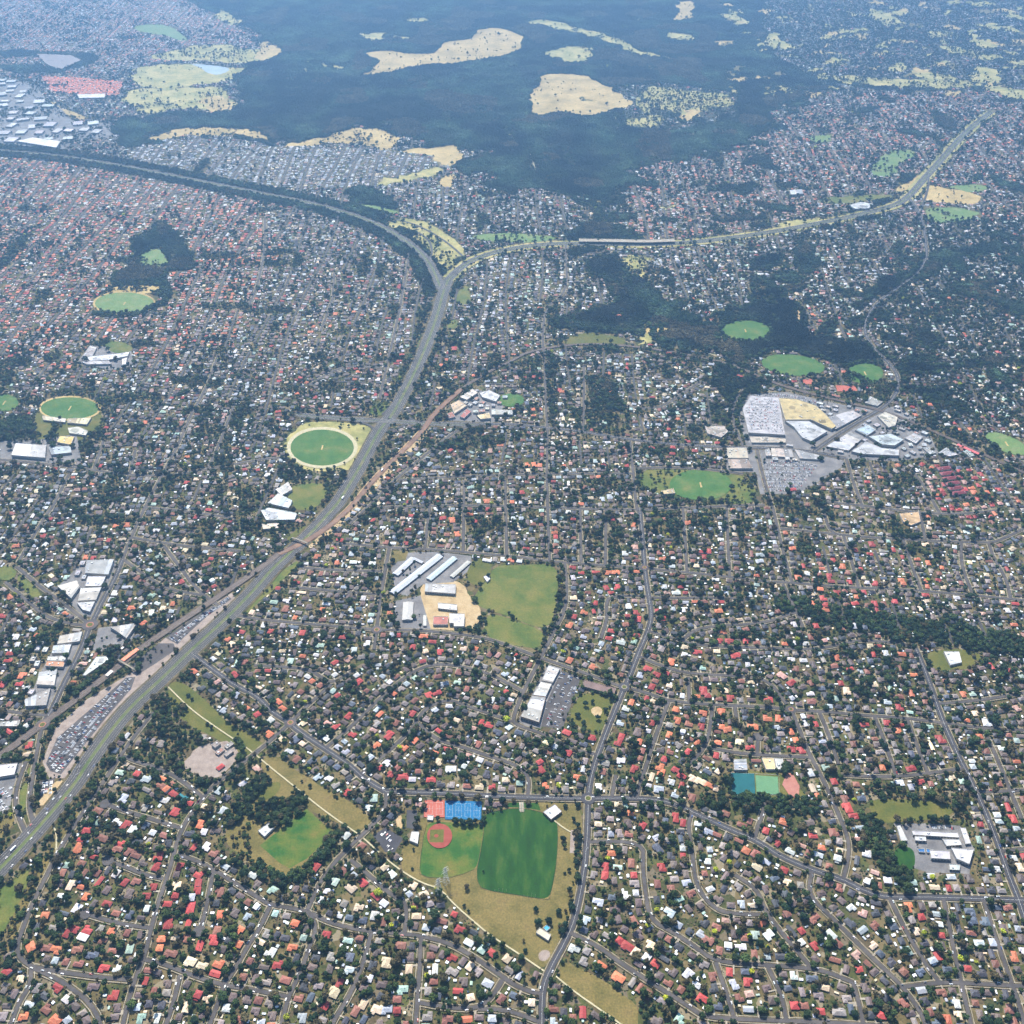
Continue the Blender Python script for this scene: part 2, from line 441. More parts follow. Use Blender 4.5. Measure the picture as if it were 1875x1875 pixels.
for w in [wf] + WOODS_W:
    paint(dens, w, 1.0); paint(nohouse, w, True)
for w in WOODS_W:
    tag(sheet('wood_floor', w, nz(), M['forest_floor']), kind='structure')
# scattered settlement in the wooded north-east corner
NEW = rough(PP([(1390,-60),(2050,-60),(2050,165),(1500,165),(1420,110)]), 60, 91)
paint(nohouse, NEW, False)
paint(hden, NEW, .30)
paint(dens, NEW, .88)
paint(nohouse, PP([(1130,160),(1200,150),(1350,170),(1350,215),(1240,240),(1150,235)]), False)
paint(hden, PP([(1130,160),(1200,150),(1350,170),(1350,215),(1240,240),(1150,235)]), .12)
paint(dens, PP([(1130,160),(1200,150),(1350,170),(1350,215),(1240,240),(1150,235)]), .6)

# pockets of trees in the suburbs and of houses in the forest edge, so that neither ends in a line
rb = random.Random(21)
def blob(x, y, r, ex, a):
    return rough([(x + r * ex * math.cos(t) * math.cos(a) - r * math.sin(t) * math.sin(a), y + r * ex * math.cos(t) * math.sin(a) + r * math.sin(t) * math.cos(a)) for t in np.linspace(0, 6.28, 14)[:-1]], r * .25, rb.randint(0, 9999))
for k in range(420):
    x, y = wf[rb.randrange(len(wf))]
    u_, v_, _ = to_px(x, y)
    if not (-50 < u_ < 1930 and -40 < v_ < 460): continue
    b = blob(x + rb.gauss(0, 45), y + rb.gauss(0, 45), rb.uniform(10, 38), rb.uniform(1, 2.4), rb.uniform(0, 3.14))
    if rb.random() < .55: paint(dens, b, 1.0); paint(nohouse, b, True)
    else: paint(dens, b, .7); paint(nohouse, b, False); paint(hden, b, .55)
for k in range(300):
    u_, v_ = rb.uniform(-20, 1900), rb.uniform(20, 1000)
    if u_ < 480 and v_ < 620 and rb.random() < .6: continue
    if 500 < u_ < 860 and 230 < v_ < 345: continue
    x, y = P(u_, v_)
    b = blob(x, y, rb.uniform(9, 24), rb.uniform(1.2, 5), rb.choice((0, 1.57, rb.uniform(0, 3.14))))
    paint(dens, b, .92); paint(nohouse, b, True)
for k in range(90):
    u_, v_ = rb.uniform(1050, 1900), rb.uniform(180, 760)
    x, y = P(u_, v_)
    b = blob(x, y, rb.uniform(14, 40), rb.uniform(1.2, 4), rb.uniform(0, 3.14))
    paint(dens, b, .98); paint(nohouse, b, True)

# ------------------------------------------------------------------ open ground: name, material, pixels, smoothing, tree density
OPEN = [
 # --- bottom parks
 ('dry_park','dry',[(735,1545),(770,1545),(768,1500),(780,1495),(890,1500),(940,1470),(1040,1470),(1066,1480),(1066,1600),(1050,1665),(1035,1710),(1018,1745),(1003,1772),(985,1772),(930,1737),(870,1692),(835,1656),(812,1630),(770,1617),(735,1597)],1,.02),
 ('playing_field','green_a',[(888,1490),(905,1486),(935,1480),(965,1481),(990,1487),(1018,1500),(1022,1520),(1019,1580),(1012,1620),(1005,1648),(960,1641),(900,1632),(880,1625),(874,1612),(873,1592),(880,1560),(885,1530)],1,0),
 ('field_apron','green_a',[(925,1470),(985,1470),(990,1484),(960,1479),(930,1478)],0,0),
 ('baseball_field','green_b',[(782,1508),(800,1505),(850,1507),(886,1509),(884,1530),(879,1560),(873,1590),(850,1600),(820,1608),(785,1607),(768,1600),(770,1570),(776,1530)],1,0),
 ('easement_grass','dry_green',[(322,1241),(304,1267),(318,1300),(334,1323),(380,1345),(430,1370),(466,1392),(492,1375),(478,1355),(418,1325),(380,1284)],1,.0),
 ('easement_grass','dry',[(497,1378),(525,1398),(560,1420),(600,1445),(640,1470),(684,1499),(662,1527),(610,1503),(560,1480),(520,1450),(490,1420),(474,1398)],1,.0),
 ('brown_park','dry',[(405,1545),(425,1490),(465,1440),(485,1425),(520,1428),(550,1450),(560,1480),(600,1515),(604,1530),(560,1600),(520,1615),(480,1600),(450,1570)],1,.02),
 ('slanted_field','green_b',[(476,1548),(562,1481),(604,1519),(590,1545),(562,1572),(530,1590),(512,1580)],0,0),
 ('pale_lawn','dry_green',[(468,1455),(490,1435),(512,1430),(515,1442),(498,1462),(475,1466)],1,0),
 ('easement_grass','dry',[(1035,1758),(1060,1772),(1110,1800),(1150,1826),(1172,1848),(1168,1885),(1150,1885),(1100,1852),(1050,1817),(1017,1787)],1,.0),
 ('freeway_grass','green_c',[(-30,1640),(10,1625),(48,1592),(60,1600),(38,1650),(12,1700),(-30,1750)],1,.05),
 ('brown_verge','dry',[(60,1600),(110,1530),(150,1470),(200,1405),(205,1412),(150,1500),(105,1560),(70,1625),(40,1690),(25,1740),(5,1740),(20,1690)],1,.55),
 ('pocket_park','dry_green',[(1068,1262),(1128,1284),(1118,1312),(1102,1342),(1065,1335),(1038,1312)],1,.12),
 ('gravel_lot','gravel',[(330,1398),(355,1372),(385,1362),(420,1355),(442,1380),(425,1402),(395,1428),(360,1420)],1,.0),
 ('school_field','green_c',[(905,1035),(960,1034),(1018,1033),(1022,1070),(1018,1110),(1010,1142),(990,1150),(960,1140),(930,1128),(905,1120),(880,1112),(866,1098),(876,1080),(895,1060)],1,0),
 ('school_field','green_c',[(900,1124),(930,1131),(960,1142),(990,1153),(996,1165),(988,1187),(960,1185),(925,1178),(895,1168),(886,1150),(890,1130)],1,0),
 ('sand_yard','sand',[(768,1082),(776,1066),(800,1057),(830,1062),(855,1078),(864,1098),(884,1112),(876,1140),(858,1156),(790,1152),(768,1148),(775,1110)],1,0),
 ('school_yard','yard',[(716,1040),(745,1012),(800,1010),(862,1018),(866,1040),(830,1066),(775,1070),(745,1092),(725,1085)],0,.05),
 ('school_lawn','dry',[(720,1008),(748,1010),(742,1026),(716,1030)],0,.0),
 ('school_lawn','dry_green',[(866,1022),(902,1024),(898,1055),(876,1076),(850,1060)],1,.1),
 ('school_yard','yard',[(725,1100),(770,1090),(790,1156),(735,1152),(720,1130)],0,.25),
 ('shop_car_park','asphalt',[(1002,1282),(1028,1228),(1064,1240),(1046,1290),(1030,1335),(990,1330)],0,.05),
 ('shop_apron','yard',[(945,1325),(975,1270),(1002,1216),(1030,1224),(1002,1284),(990,1334)],0,0),
 ('club_car_park','asphalt_dark',[(683,1530),(706,1515),(738,1535),(722,1562),(705,1560)],0,.03),
 ('club_car_park','asphalt_dark',[(745,1483),(764,1484),(762,1518),(744,1516)],0,.03),
 ('playground','sand',[(726,1487),(735,1490),(738,1515),(730,1520),(724,1505)],1,0),
 ('gravel_patch','gravel',[(984,1748),(995,1738),(1008,1742),(1006,1756),(990,1762)],1,0),
 ('playground','sand',[(1080,1300),(1092,1292),(1104,1298),(1100,1312),(1088,1312)],1,0),
 ('roadside_parking','gravel',[(1045,1520),(1052,1520),(1052,1562),(1043,1562)],0,.1),
 # --- right
 ('club_lawn','dry_green',[(1330,1412),(1440,1415),(1480,1455),(1475,1472),(1400,1470),(1330,1464)],1,.1),
 ('school_lawn','dry_green',[(1588,1468),(1620,1463),(1680,1464),(1745,1470),(1748,1488),(1720,1500),(1660,1503),(1620,1508),(1600,1500)],1,.0),
 ('school_yard','yard',[(1636,1508),(1700,1508),(1758,1512),(1785,1555),(1775,1600),(1700,1598),(1675,1590),(1660,1545)],0,.05),
 ('dark_lawn','green_a',[(1637,1552),(1672,1550),(1677,1580),(1668,1598),(1650,1600),(1638,1580)],1,.0),
 ('reservoir_lawn','dry_green',[(1690,1190),(1790,1190),(1800,1215),(1760,1228),(1700,1222)],1,.1),
 # --- middle
 ('oval_surround','straw_green',[(570,770),(640,775),(686,782),(672,810),(655,850),(640,862),(560,862),(525,850),(520,810),(540,785)],1,.05),
 ('small_park','green_c',[(533,890),(560,884),(600,886),(598,910),(572,935),(530,932),(526,910)],1,0),
 ('oval_surround','green_c',[(1168,858),(1260,858),(1362,868),(1385,895),(1378,925),(1300,920),(1220,906),(1190,895),(1168,890)],1,.1),
 ('junction_grass','green_c',[(675,748),(700,735),(715,740),(705,760),(678,760)],1,.2),
 ('freeway_grass','green_c',[(765,625),(785,600),(792,575),(797,585),(785,625),(770,650),(762,655)],1,.1),
 ('freeway_grass','green_c',[(840,530),(855,520),(862,545),(855,560),(835,555)],1,.1),
 ('freeway_grass','green_c',[(820,588),(838,585),(838,600),(820,602)],1,.1),
 ('triangle_park','green_c',[(28,1060),(40,1050),(75,1085),(72,1095),(55,1092)],1,.1),
 ('freeway_grass','green_c',[(465,1098),(500,1060),(548,1022),(545,1035),(510,1068),(470,1112),(420,1145),(425,1130)],1,.1),
 ('freeway_grass','dry_green',[(540,1000),(580,968),(560,960),(520,985)],1,.2),
 ('mall_yard','yard',[(1362,722),(1440,718),(1560,745),(1650,745),(1700,790),(1720,832),(1645,845),(1560,842),(1520,870),(1460,905),(1392,905),(1384,865),(1330,864),(1326,818),(1366,816),(1352,760)],0,.04),
 ('factory_yard','yard',[(838,735),(870,712),(930,730),(905,775),(820,770)],0,.05),
 ('strip_yard','yard',[(105,1075),(150,1030),(215,1026),(200,1075),(172,1130),(150,1128),(130,1105)],0,.02),
 ('strip_yard','yard',[(110,1165),(152,1158),(140,1200),(110,1260),(90,1300),(45,1300),(70,1240)],0,.04),
 ('square','yard',[(180,1150),(215,1145),(255,1140),(240,1175),(200,1195),(170,1190)],0,.1),
 ('station_yard','gravel',[(90,1425),(78,1395),(100,1335),(160,1280),(240,1232),(300,1170),(425,1085),(432,1098),(340,1185),(258,1262),(200,1325),(150,1385),(118,1425)],0,.0),
 ('station_car_park','asphalt',[(92,1412),(84,1398),(104,1352),(150,1312),(232,1240),(248,1240),(240,1262),(196,1312),(150,1370),(112,1418)],0,.0),
 ('station_car_park','asphalt',[(303,1168),(350,1134),(418,1092),(424,1097),(380,1128),(338,1166),(325,1180)],0,.0),
 ('station_plaza','asphalt',[(236,1222),(290,1178),(318,1178),(322,1190),(285,1215),(252,1236)],0,.05),
 ('corner_grass','green_c',[(31,1460),(45,1432),(55,1436),(50,1475),(40,1485),(32,1480)],1,0),
 ('corner_grass','green_c',[(48,1410),(58,1402),(62,1410),(55,1425)],1,0),
 ('corner_yard','asphalt',[(72,1430),(100,1425),(98,1460),(72,1458)],0,0),
 ('corner_lot','sand',[(100,1430),(120,1428),(100,1462),(75,1478),(68,1468)],1,0),
 ('shop_yard','yard',[(-30,1400),(42,1398),(26,1440),(18,1480),(-30,1520)],0,.02),
 ('dry_corner','dry',[(-30,1520),(18,1485),(30,1500),(10,1530),(-30,1570)],1,.1),
 ('sports_ground','dry_green',[(70,735),(130,728),(185,738),(188,775),(165,800),(100,820),(60,800)],1,.08),
 ('school_yard','yard',[(0,808),(70,805),(140,795),(150,845),(60,850),(0,845)],0,.1),
 ('school_yard','yard',[(140,665),(165,632),(240,640),(245,670),(200,678)],0,.05),
 ('school_oval','green_c',[(188,628),(215,624),(245,634),(238,646),(205,648)],1,0),
 ('rail_park','dry_green',[(1035,618),(1075,610),(1140,616),(1150,632),(1090,628),(1030,632)],1,.12),
 ('clearing','straw_green',[(1172,592),(1185,600),(1200,625),(1190,632),(1175,610)],1,.0),
 ('clearing','straw',[(1185,597),(1220,602),(1210,608),(1190,604)],1,.0),
 ('clearing','straw_green',[(1140,472),(1180,465),(1190,478),(1170,490),(1188,508),(1180,510),(1150,495)],1,.1),
 ('bare_track','sand',[(1458,565),(1465,570),(1464,592),(1458,590)],0,.0),
 # --- upper left
 ('park_lawn','green_pale',[(262,462),(285,452),(305,470),(306,485),(285,491),(255,484)],1,.05),
 ('park_dry','straw',[(195,532),(235,520),(290,520),(292,536),(250,538),(205,540)],1,.25),
 ('sports_ground','green_pale',[(240,50),(270,44),(312,47),(345,72),(335,76),(300,64),(262,60)],1,0),
 ('paddock','straw_green',[(243,122),(300,118),(345,117),(400,122),(442,126),(434,146),(385,155),(310,161),(238,157)],1,.02),
 ('lake','water',[(345,116),(385,119),(427,125),(402,138),(380,134),(368,124)],1,0),
 ('paddock','straw_green',[(240,158),(330,162),(390,160),(432,178),(438,200),(410,205),(330,196),(280,208),(240,200),(226,182)],1,.10),
 ('paddock','straw',[(370,176),(410,178),(436,192),(425,203),(385,204),(370,195)],1,.03),
 ('paddock','straw_green',[(260,105),(310,92),(360,85),(400,82),(440,88),(470,95),(480,78),(512,98),(490,112),(440,118),(380,108),(300,112)],1,.1),
 ('paddock','straw',[(470,78),(500,75),(515,98),(490,110),(470,118),(478,98)],1,.03),
 ('clay_bank','straw',[(95,185),(120,200),(160,215),(150,220),(115,212),(90,195)],1,.05),
 ('paddock','straw_green',[(395,10),(420,28),(455,42),(440,48),(400,38)],1,.05),
 ('bare_ridge','straw',[(268,252),(300,240),(350,236),(410,232),(470,240),(502,262),(480,262),(430,246),(350,246),(285,259)],1,.05),
 ('bare_ridge','straw',[(515,268),(560,255),(600,250),(640,236),(668,230),(718,246),(730,276),(690,276),(662,263),(622,259),(560,268)],1,.08),
 ('bare_ridge','straw',[(735,277),(790,270),(848,267),(847,300),(818,306),(806,291),(790,283),(740,285)],1,.03),
 ('bare_ridge','straw_green',[(690,333),(760,316),(800,306),(815,305),(790,321),(740,335),(700,341)],1,.03),
 ('bare_patch','straw',[(805,325),(825,318),(835,325),(825,345),(812,342)],1,.03),
 # --- forest clearings
 ('clearing','straw',[(658,97),(720,95),(762,99),(810,95),(815,75),(865,72),(880,48),(930,55),(968,65),(958,85),(930,100),(880,106),(842,118),(780,122),(730,131),(700,139),(652,138),(690,126),(686,112)],1,.02),
 ('clearing','straw_green',[(652,62),(675,60),(706,60),(704,75),(680,77)],1,.02),
 ('clearing','straw_green',[(716,65),(752,67),(750,73),(722,72)],1,.02),
 ('clearing','straw_green',[(735,35),(790,33),(788,40),(738,41)],1,.02),
 ('clearing','straw_green',[(583,118),(628,121),(625,128),(590,125)],1,.02),
 ('clearing','straw_green',[(998,97),(1030,85),(1078,83),(1087,94),(1076,112),(1045,120),(1022,112)],1,.05),
 ('clearing','straw',[(968,182),(988,156),(998,134),(1050,131),(1092,146),(1108,162),(1142,176),(1154,192),(1130,200),(1102,207),(1090,219),(1050,215),(1020,205),(986,216),(976,200)],1,.01),
 ('clearing','straw_green',[(955,38),(1010,36),(1040,46),(1090,54),(1130,75),(1180,96),(1235,104),(1230,110),(1170,103),(1110,78),(1070,62),(1000,52)],1,.06),
 ('clearing','straw',[(1236,4),(1268,2),(1274,36),(1240,37)],0,.02),
 ('clearing','straw_green',[(1310,28),(1345,22),(1375,42),(1340,45)],1,.1),
 ('clearing','straw_green',[(1212,62),(1260,58),(1275,75),(1235,78)],1,.1),
 ('clearing','straw',[(1310,75),(1340,72),(1345,84),(1315,86)],1,.05),
 ('clearing','straw_green',[(1168,165),(1215,155),(1260,165),(1330,175),(1340,195),(1290,205),(1240,215),(1200,190),(1190,210),(1172,205)],1,.3),
 ('clearing','straw',[(1240,205),(1280,200),(1278,220),(1245,222)],1,.05),
 ('clearing','straw_green',[(1145,220),(1180,210),(1215,212),(1212,232),(1160,238)],1,.3),
 ('clearing','straw_green',[(1400,60),(1425,58),(1432,90),(1405,92)],1,.1),
 ('clearing','straw_green',[(1500,62),(1530,60),(1528,75),(1505,74)],1,.15),
 ('clearing','straw',[(1560,62),(1592,62),(1588,74),(1562,72)],1,.1),
 ('clearing','straw_green',[(1590,28),(1630,22),(1650,35),(1645,50),(1600,42)],1,.15),
 ('clearing','straw_green',[(1690,58),(1740,55),(1745,70),(1700,68)],1,.1),
 ('clearing','straw_green',[(1790,72),(1820,70),(1825,92),(1795,90)],1,.05),
 ('clearing','straw_green',[(1720,82),(1760,88),(1875,112),(1990,120),(1990,130),(1870,118),(1760,102),(1725,98)],1,.25),
 ('clearing','straw_green',[(1765,3),(1800,2),(1830,8),(1790,14)],1,.1),
 ('clearing','straw_green',[(1625,118),(1650,114),(1668,130),(1635,134)],1,.02),
 ('clearing','straw_green',[(1500,138),(1560,136),(1640,146),(1720,146),(1790,150),(1785,162),(1700,165),(1620,158),(1540,152)],1,.25),
 ('clearing','straw_green',[(1775,130),(1800,118),(1845,142),(1830,152),(1780,152)],1,.1),
 ('clearing','straw_green',[(1790,155),(1840,158),(1900,172),(1900,182),(1830,178)],1,.15),
 ('clearing','straw_green',[(1655,132),(1690,130),(1760,145),(1740,150),(1680,145)],1,.1),
 ('clearing','straw_green',[(1510,105),(1555,108),(1552,120),(1515,122)],1,.2),
 ('clearing','straw_green',[(1420,155),(1450,160),(1450,175),(1430,170)],1,.1),
 ('clearing','straw',[(1470,165),(1500,168),(1505,180),(1475,178)],1,.15),
 # --- upper right
 ('green_reserve','green_pale',[(1592,312),(1615,290),(1625,274),(1672,272),(1675,286),(1640,302),(1645,322),(1600,325)],1,.05),
 ('green_reserve','green_pale',[(1480,250),(1520,245),(1525,260),(1490,262)],1,.1),
 ('interchange_grass','straw',[(1688,362),(1700,338),(1730,345),(1780,352),(1800,360),(1790,375),(1730,370),(1690,368)],1,.03),
 ('interchange_grass','green_pale',[(1690,378),(1760,382),(1800,390),(1775,405),(1720,408),(1698,402)],1,.05),
 ('interchange_grass','green_pale',[(1720,342),(1800,336),(1810,350),(1780,352)],1,.05),
 ('interchange_grass','straw',[(1640,345),(1690,318),(1698,322),(1670,345),(1645,352)],1,.03),
 ('interchange_grass','green_c',[(1500,362),(1620,355),(1640,362),(1560,372),(1500,372)],1,.2),
 ('roadside_grass','straw_green',[(1420,408),(1500,398),(1500,404),(1430,416)],1,.1),
 ('roadside_grass','green_pale',[(858,432),(900,427),(970,428),(1030,437),(1000,442),(940,444),(880,440)],1,.05),
 ('roadside_grass','green_pale',[(645,372),(690,376),(735,390),(725,394),(680,384)],1,.05),
 ('interchange_bare','straw_green',[(722,398),(770,404),(806,420),(838,442),(856,466),(838,472),(812,452),(788,436),(752,424),(728,414)],1,.03),
 ('interchange_bare','straw_green',[(752,432),(780,430),(805,438),(826,455),(840,475),(820,496),(802,484),(788,464),(770,446)],1,.12),
 ('freeway_grass','straw_green',[(710,405),(735,410),(730,420),(712,415)],1,.05),
]
ROUGH = {'clearing': 26, 'bare_ridge': 22, 'paddock': 26, 'bare_patch': 10, 'clay_bank': 10, 'interchange_bare': 6, 'interchange_grass': 8, 'roadside_grass': 6, 'green_reserve': 7, 'park_lawn': 9, 'park_dry': 9, 'brown_park': 4, 'brown_verge': 3, 'dry_park': 2, 'gravel_lot': 3, 'sand_yard': 3, 'easement_grass': 2, 'oval_surround': 5, 'freeway_grass': 3, 'rail_park': 6, 'sports_ground': 2, 'reservoir_lawn': 5, 'club_lawn': 4, 'dirt_yard': 4}
rr = random.Random(5)
for k in range(120):       # small pale openings in the wooded north-east
    u_, v_ = rr.uniform(1330, 1900), rr.uniform(0, 175)
    w_, h_ = rr.uniform(6, 24), rr.uniform(2, 6)
    OPEN.append(('clearing', rr.choice(('straw', 'straw_green', 'straw_green', 'dry')), [(u_ - w_, v_), (u_ - w_ * .3, v_ - h_), (u_ + w_ * .6, v_ - h_ * .7), (u_ + w_, v_ + h_ * .4), (u_, v_ + h_)], 1, .1))
for k in range(46):       # faint tracks and thin patches in the forest
    u_, v_ = rr.uniform(450, 1350), rr.uniform(5, 400)
    if v_ > 230 and u_ < 880: continue
    w_, h_ = rr.uniform(3, 13), rr.uniform(1, 3.4)
    OPEN.append(('clearing', rr.choice(('dry', 'straw_green', 'dry_green')), [(u_ - w_, v_), (u_ - w_ * .3, v_ - h_), (u_ + w_ * .6, v_ - h_ * .7), (u_ + w_, v_ + h_ * .4), (u_, v_ + h_)], 1, .35))
SEED = [0]
for name, mat, px, sm, d in OPEN:
    w = PP(px)
    if sm: w = chaikin(w, sm + 1)
    SEED[0] += 1
    if name in ROUGH: w = rough(w, ROUGH[name], SEED[0])
    tag(sheet(name, w, nz(), M[mat]), kind='structure')
    paint(nohouse, w, True)
    paint(dens, w, d)
def ellipse(cx, cy, rx, ry, n=48, rot=0.0):
    o = []
    for k in range(n):
        a = 2 * math.pi * k / n
        x, y = rx * math.cos(a), ry * math.sin(a)
        o.append(P(cx + x * math.cos(rot) - y * math.sin(rot), cy + x * math.sin(rot) + y * math.cos(rot)))
    return o
for name, mat, e, ring in [
    ('cricket_oval', 'green_oval', (590, 820, 58, 33), ('running_track', 'path', (590, 820, 65, 38))),
    ('cricket_oval', 'green_oval', (1283, 888, 57, 28), None),
    ('cricket_oval', 'green_pale', (228, 556, 54, 20), ('oval_edge', 'straw', (228, 556, 58, 22.5))),
    ('cricket_oval', 'green_oval', (128, 748, 53, 20), ('oval_edge', 'straw', (128, 748, 57, 23))),
    ('cricket_oval', 'green_oval', (8, 738, 26, 15), None),
    ('cricket_oval', 'green_oval', (1365, 606, 44, 19), None),
    ('cricket_oval', 'green_oval', (1584, 684, 33, 19), None),
    ('cricket_oval', 'green_pale', (1843, 813, 42, 15, 48, .38), None),
    ('sports_ground', 'green_oval', (1452, 669, 58, 19, 48, .10), None),
    ('school_ground', 'green_oval', (936, 733, 24, 12), None),
    ('traffic_oval', 'green_c', (10, 1050, 20, 13), None)]:
    if ring:
        w = ellipse(*ring[2]); tag(sheet(ring[0], w, nz(), M[ring[1]]), kind='structure'); paint(nohouse, w, True); paint(dens, w, 0)
    w = ellipse(*e); tag(sheet(name, w, nz(), M[mat]), kind='structure'); paint(nohouse, w, True); paint(dens, w, 0)
    if name == 'cricket_oval':
        cx, cy = e[0], e[1]
        x, y = P(cx, cy)
        tag(sheet('cricket_pitch', [(x - 2, y - 11), (x + 2, y - 11), (x + 2, y + 11), (x - 2, y + 11)], nz(), M['straw']), kind='structure')
# baseball diamond
w = ellipse(805, 1531, 23, 22.5); tag(sheet('baseball_infield', w, nz(), M['red_dirt']), kind='structure')
tag(sheet('infield_square', PP([(788, 1520), (813, 1519), (812, 1543), (786, 1543)]), nz(), M['dry_green']), kind='structure')
tag(sheet('pitcher_mound', ellipse(799, 1531, 4, 3.2, 20), nz(), M['red_dirt']), kind='structure')
# tennis courts with painted lines
def courts(name, px, mat, n, lines='paint'):
    c = PP(px)
    o = tag(sheet(name, c, nz(), M[mat]), kind='structure')
    z = nz()
    def q(a, b): return (c[0][0] * (1-a) * (1-b) + c[1][0] * a * (1-b) + c[2][0] * a * b + c[3][0] * (1-a) * b,
                         c[0][1] * (1-a) * (1-b) + c[1][1] * a * (1-b) + c[2][1] * a * b + c[3][1] * (1-a) * b)
    for k in range(n):
        a0, a1 = (k + .18) / n, (k + .82) / n
        ring = [q(a0, .15), q(a1, .15), q(a1, .85), q(a0, .85), q(a0, .15)]
        for i in range(4): ribbon('court_line', [ring[i], ring[i + 1]], .22, z + .002 * i, M[lines], o)
        ribbon('court_line', [q(a0, .5), q(a1, .5)], .22, z + .01, M[lines], o)
        ribbon('court_line', [q((a0 + a1) / 2, .32), q((a0 + a1) / 2, .68)], .22, z + .012, M[lines], o)
    paint(nohouse, c, True); paint(dens, c, 0); paint(blocked, c, True); paint(tblock, c, True)
courts('clay_courts', [(778, 1465), (814, 1465.5), (814, 1497), (776, 1497)], 'court_red', 2)
courts('blue_tennis_courts', [(815, 1466), (882, 1468), (881, 1502), (815, 1501)], 'court_blue', 4)
for nm, px, mt in [('teal_bowling_green', [(1338, 1416), (1381, 1417), (1383, 1454), (1341, 1455)], 'court_teal'),
                   ('bowling_green', [(1383, 1420), (1424, 1423), (1426, 1455), (1385, 1455)], 'court_green'),
                   ('dirt_yard', [(1432, 1437), (1440, 1415), (1452, 1418), (1464, 1440), (1462, 1464), (1446, 1458)], 'red_pale'),
                   ('clay_courts', [(1530, 706), (1566, 707), (1570, 718), (1533, 717)], 'court_red'),
                   ('clay_courts', [(1468, 696), (1486, 694), (1489, 704), (1472, 704)], 'court_red')]:
    w = PP(px); tag(sheet(nm, w, nz(), M[mt]), kind='structure'); paint(nohouse, w, True); paint(dens, w, 0); paint(blocked, w, True); paint(tblock, w, True)

# ------------------------------------------------------------------ roads
ZV, ZR, RS = ZC[0] + .02, ZC[0] + .58, .0014
NR = [0]
ROADS = []
def road(px, w=7.5, cls='street', world_pts=None, verge=True, lev=None, mt=None):
    pts = world_pts or PP(px)
    pts = chaikin(pts, 2, False) if len(pts) > 2 else pts
    pts = resample(pts, 30)
    k = lev
    if k is None: k = NR[0]; NR[0] += 1
    zv, zr = ZV + k * RS, ZR + k * RS
    mat = {'street': 'asphalt', 'main': 'asphalt_dark', 'freeway': 'asphalt_pale', 'lane': 'asphalt'}[cls]
    o = tag(ribbon({'street': 'street', 'main': 'main_road', 'freeway': 'freeway', 'lane': 'lane'}[cls], pts, w, zr, M[mt or mat]), kind='structure')
    if verge:
        ribbon('nature_strip', pts, w + 6.6, zv, M['verge'], o)
        for s in (-1, 1):
            ribbon('footpath', pts, 1.0, zv + .28 + .0003 * s, M['concrete'], o, off=s * (w / 2 + 2.1))
    if cls == 'main':
        ribbon('centre_line', pts, .35, zr + .28, M['paint'], o)
    ROADS.append((pts, w, cls))
    road_field(pts, w / 2 + (4.0 if verge else 3.0), w / 2 + (1.4 if cls != 'street' or verge else 1.6))
    return o
FREEWAY = [(-70,1660),(15,1577),(84,1501),(142,1430),(157,1402),(228,1305),(299,1241),(355,1186),(415,1133),(474,1072),(498,1042),(566,981),(607,935),(622,918),(668,840),(693,789),(716,764),(739,723),(764,673),(787,617),(802,574),(810,540),(820,514)]
FREE_R = [(820,514),(837,495),(870,473),(930,456),(1000,447),(1060,446.5),(1180,449),(1260,445),(1350,435),(1450,419),(1560,397),(1640,377),(1665,360),(1690,330),(1720,297),(1750,262),(1780,232),(1815,205)]
FREE_L = [(808,530),(798,505),(786,480),(765,458),(735,436),(700,415),(650,395),(600,380),(540,366),(440,347),(330,325),(230,305),(100,284),(0,276),(-150,264)]
def dual(px, cw=13.5, med=6.0, sh=6.0, sm='verge'):
    pts = resample(chaikin(PP(px), 2, False), 25)
    k = NR[0]; NR[0] += 1
    zv, zr = ZV + k * RS, ZR + k * RS
    o = tag(ribbon('freeway', pts, cw, zr, M['asphalt_pale'], off=(cw + med) / 2), kind='structure')
    ribbon('carriageway', pts, cw, zr + .0005, M['asphalt_pale'], o, off=-(cw + med) / 2)
    ribbon('median', pts, med + .4, zv + .002, M['median'], o)
    for s in (-1, 1):
        ribbon('shoulder', pts, sh, zv + .003 + .0004 * s, M[sm], o, off=s * (cw + med / 2 + sh * .4))
        for q in (0.6, cw / 3, 2 * cw / 3, cw - .6):
            ribbon('lane_marking', pts, .25, zr + .29 + .0005 * s, M['paint'], o, off=s * (med / 2 + q))
    ROADS.append((pts, 2 * cw + med, 'dual'))
    road_field(pts, cw + med / 2 + 5, cw + med / 2 + 3)
    return pts
CROSS = dual([(540,758),(560,762),(640,768),(716,772),(790,777),(870,778)], 9.0, 3.0)
FW = dual(FREEWAY, 15.0, 7.0); FWR = dual(FREE_R, 12.0, 6.0, 14.0, 'straw_green'); FWL = dual(FREE_L, 12.0, 6.0)
for px in [[(852,474),(835,458),(815,442),(790,426),(760,411),(725,402)], [(800,500),(812,512),(830,503),(848,482)], [(786,480),(792,460),(786,440),(765,425),(740,418)], [(1640,377),(1664,372),(1684,390)], [(1700,318),(1700,345),(1688,380)], [(1600,386),(1640,392),(1676,386)],
           [(690,790),(672,776),(640,769)], [(730,742),(745,764),(770,776)], [(705,790),(728,785),(745,777)], [(700,760),(716,745),(728,735)]]:
    road(px, 8.0, 'freeway', verge=False)
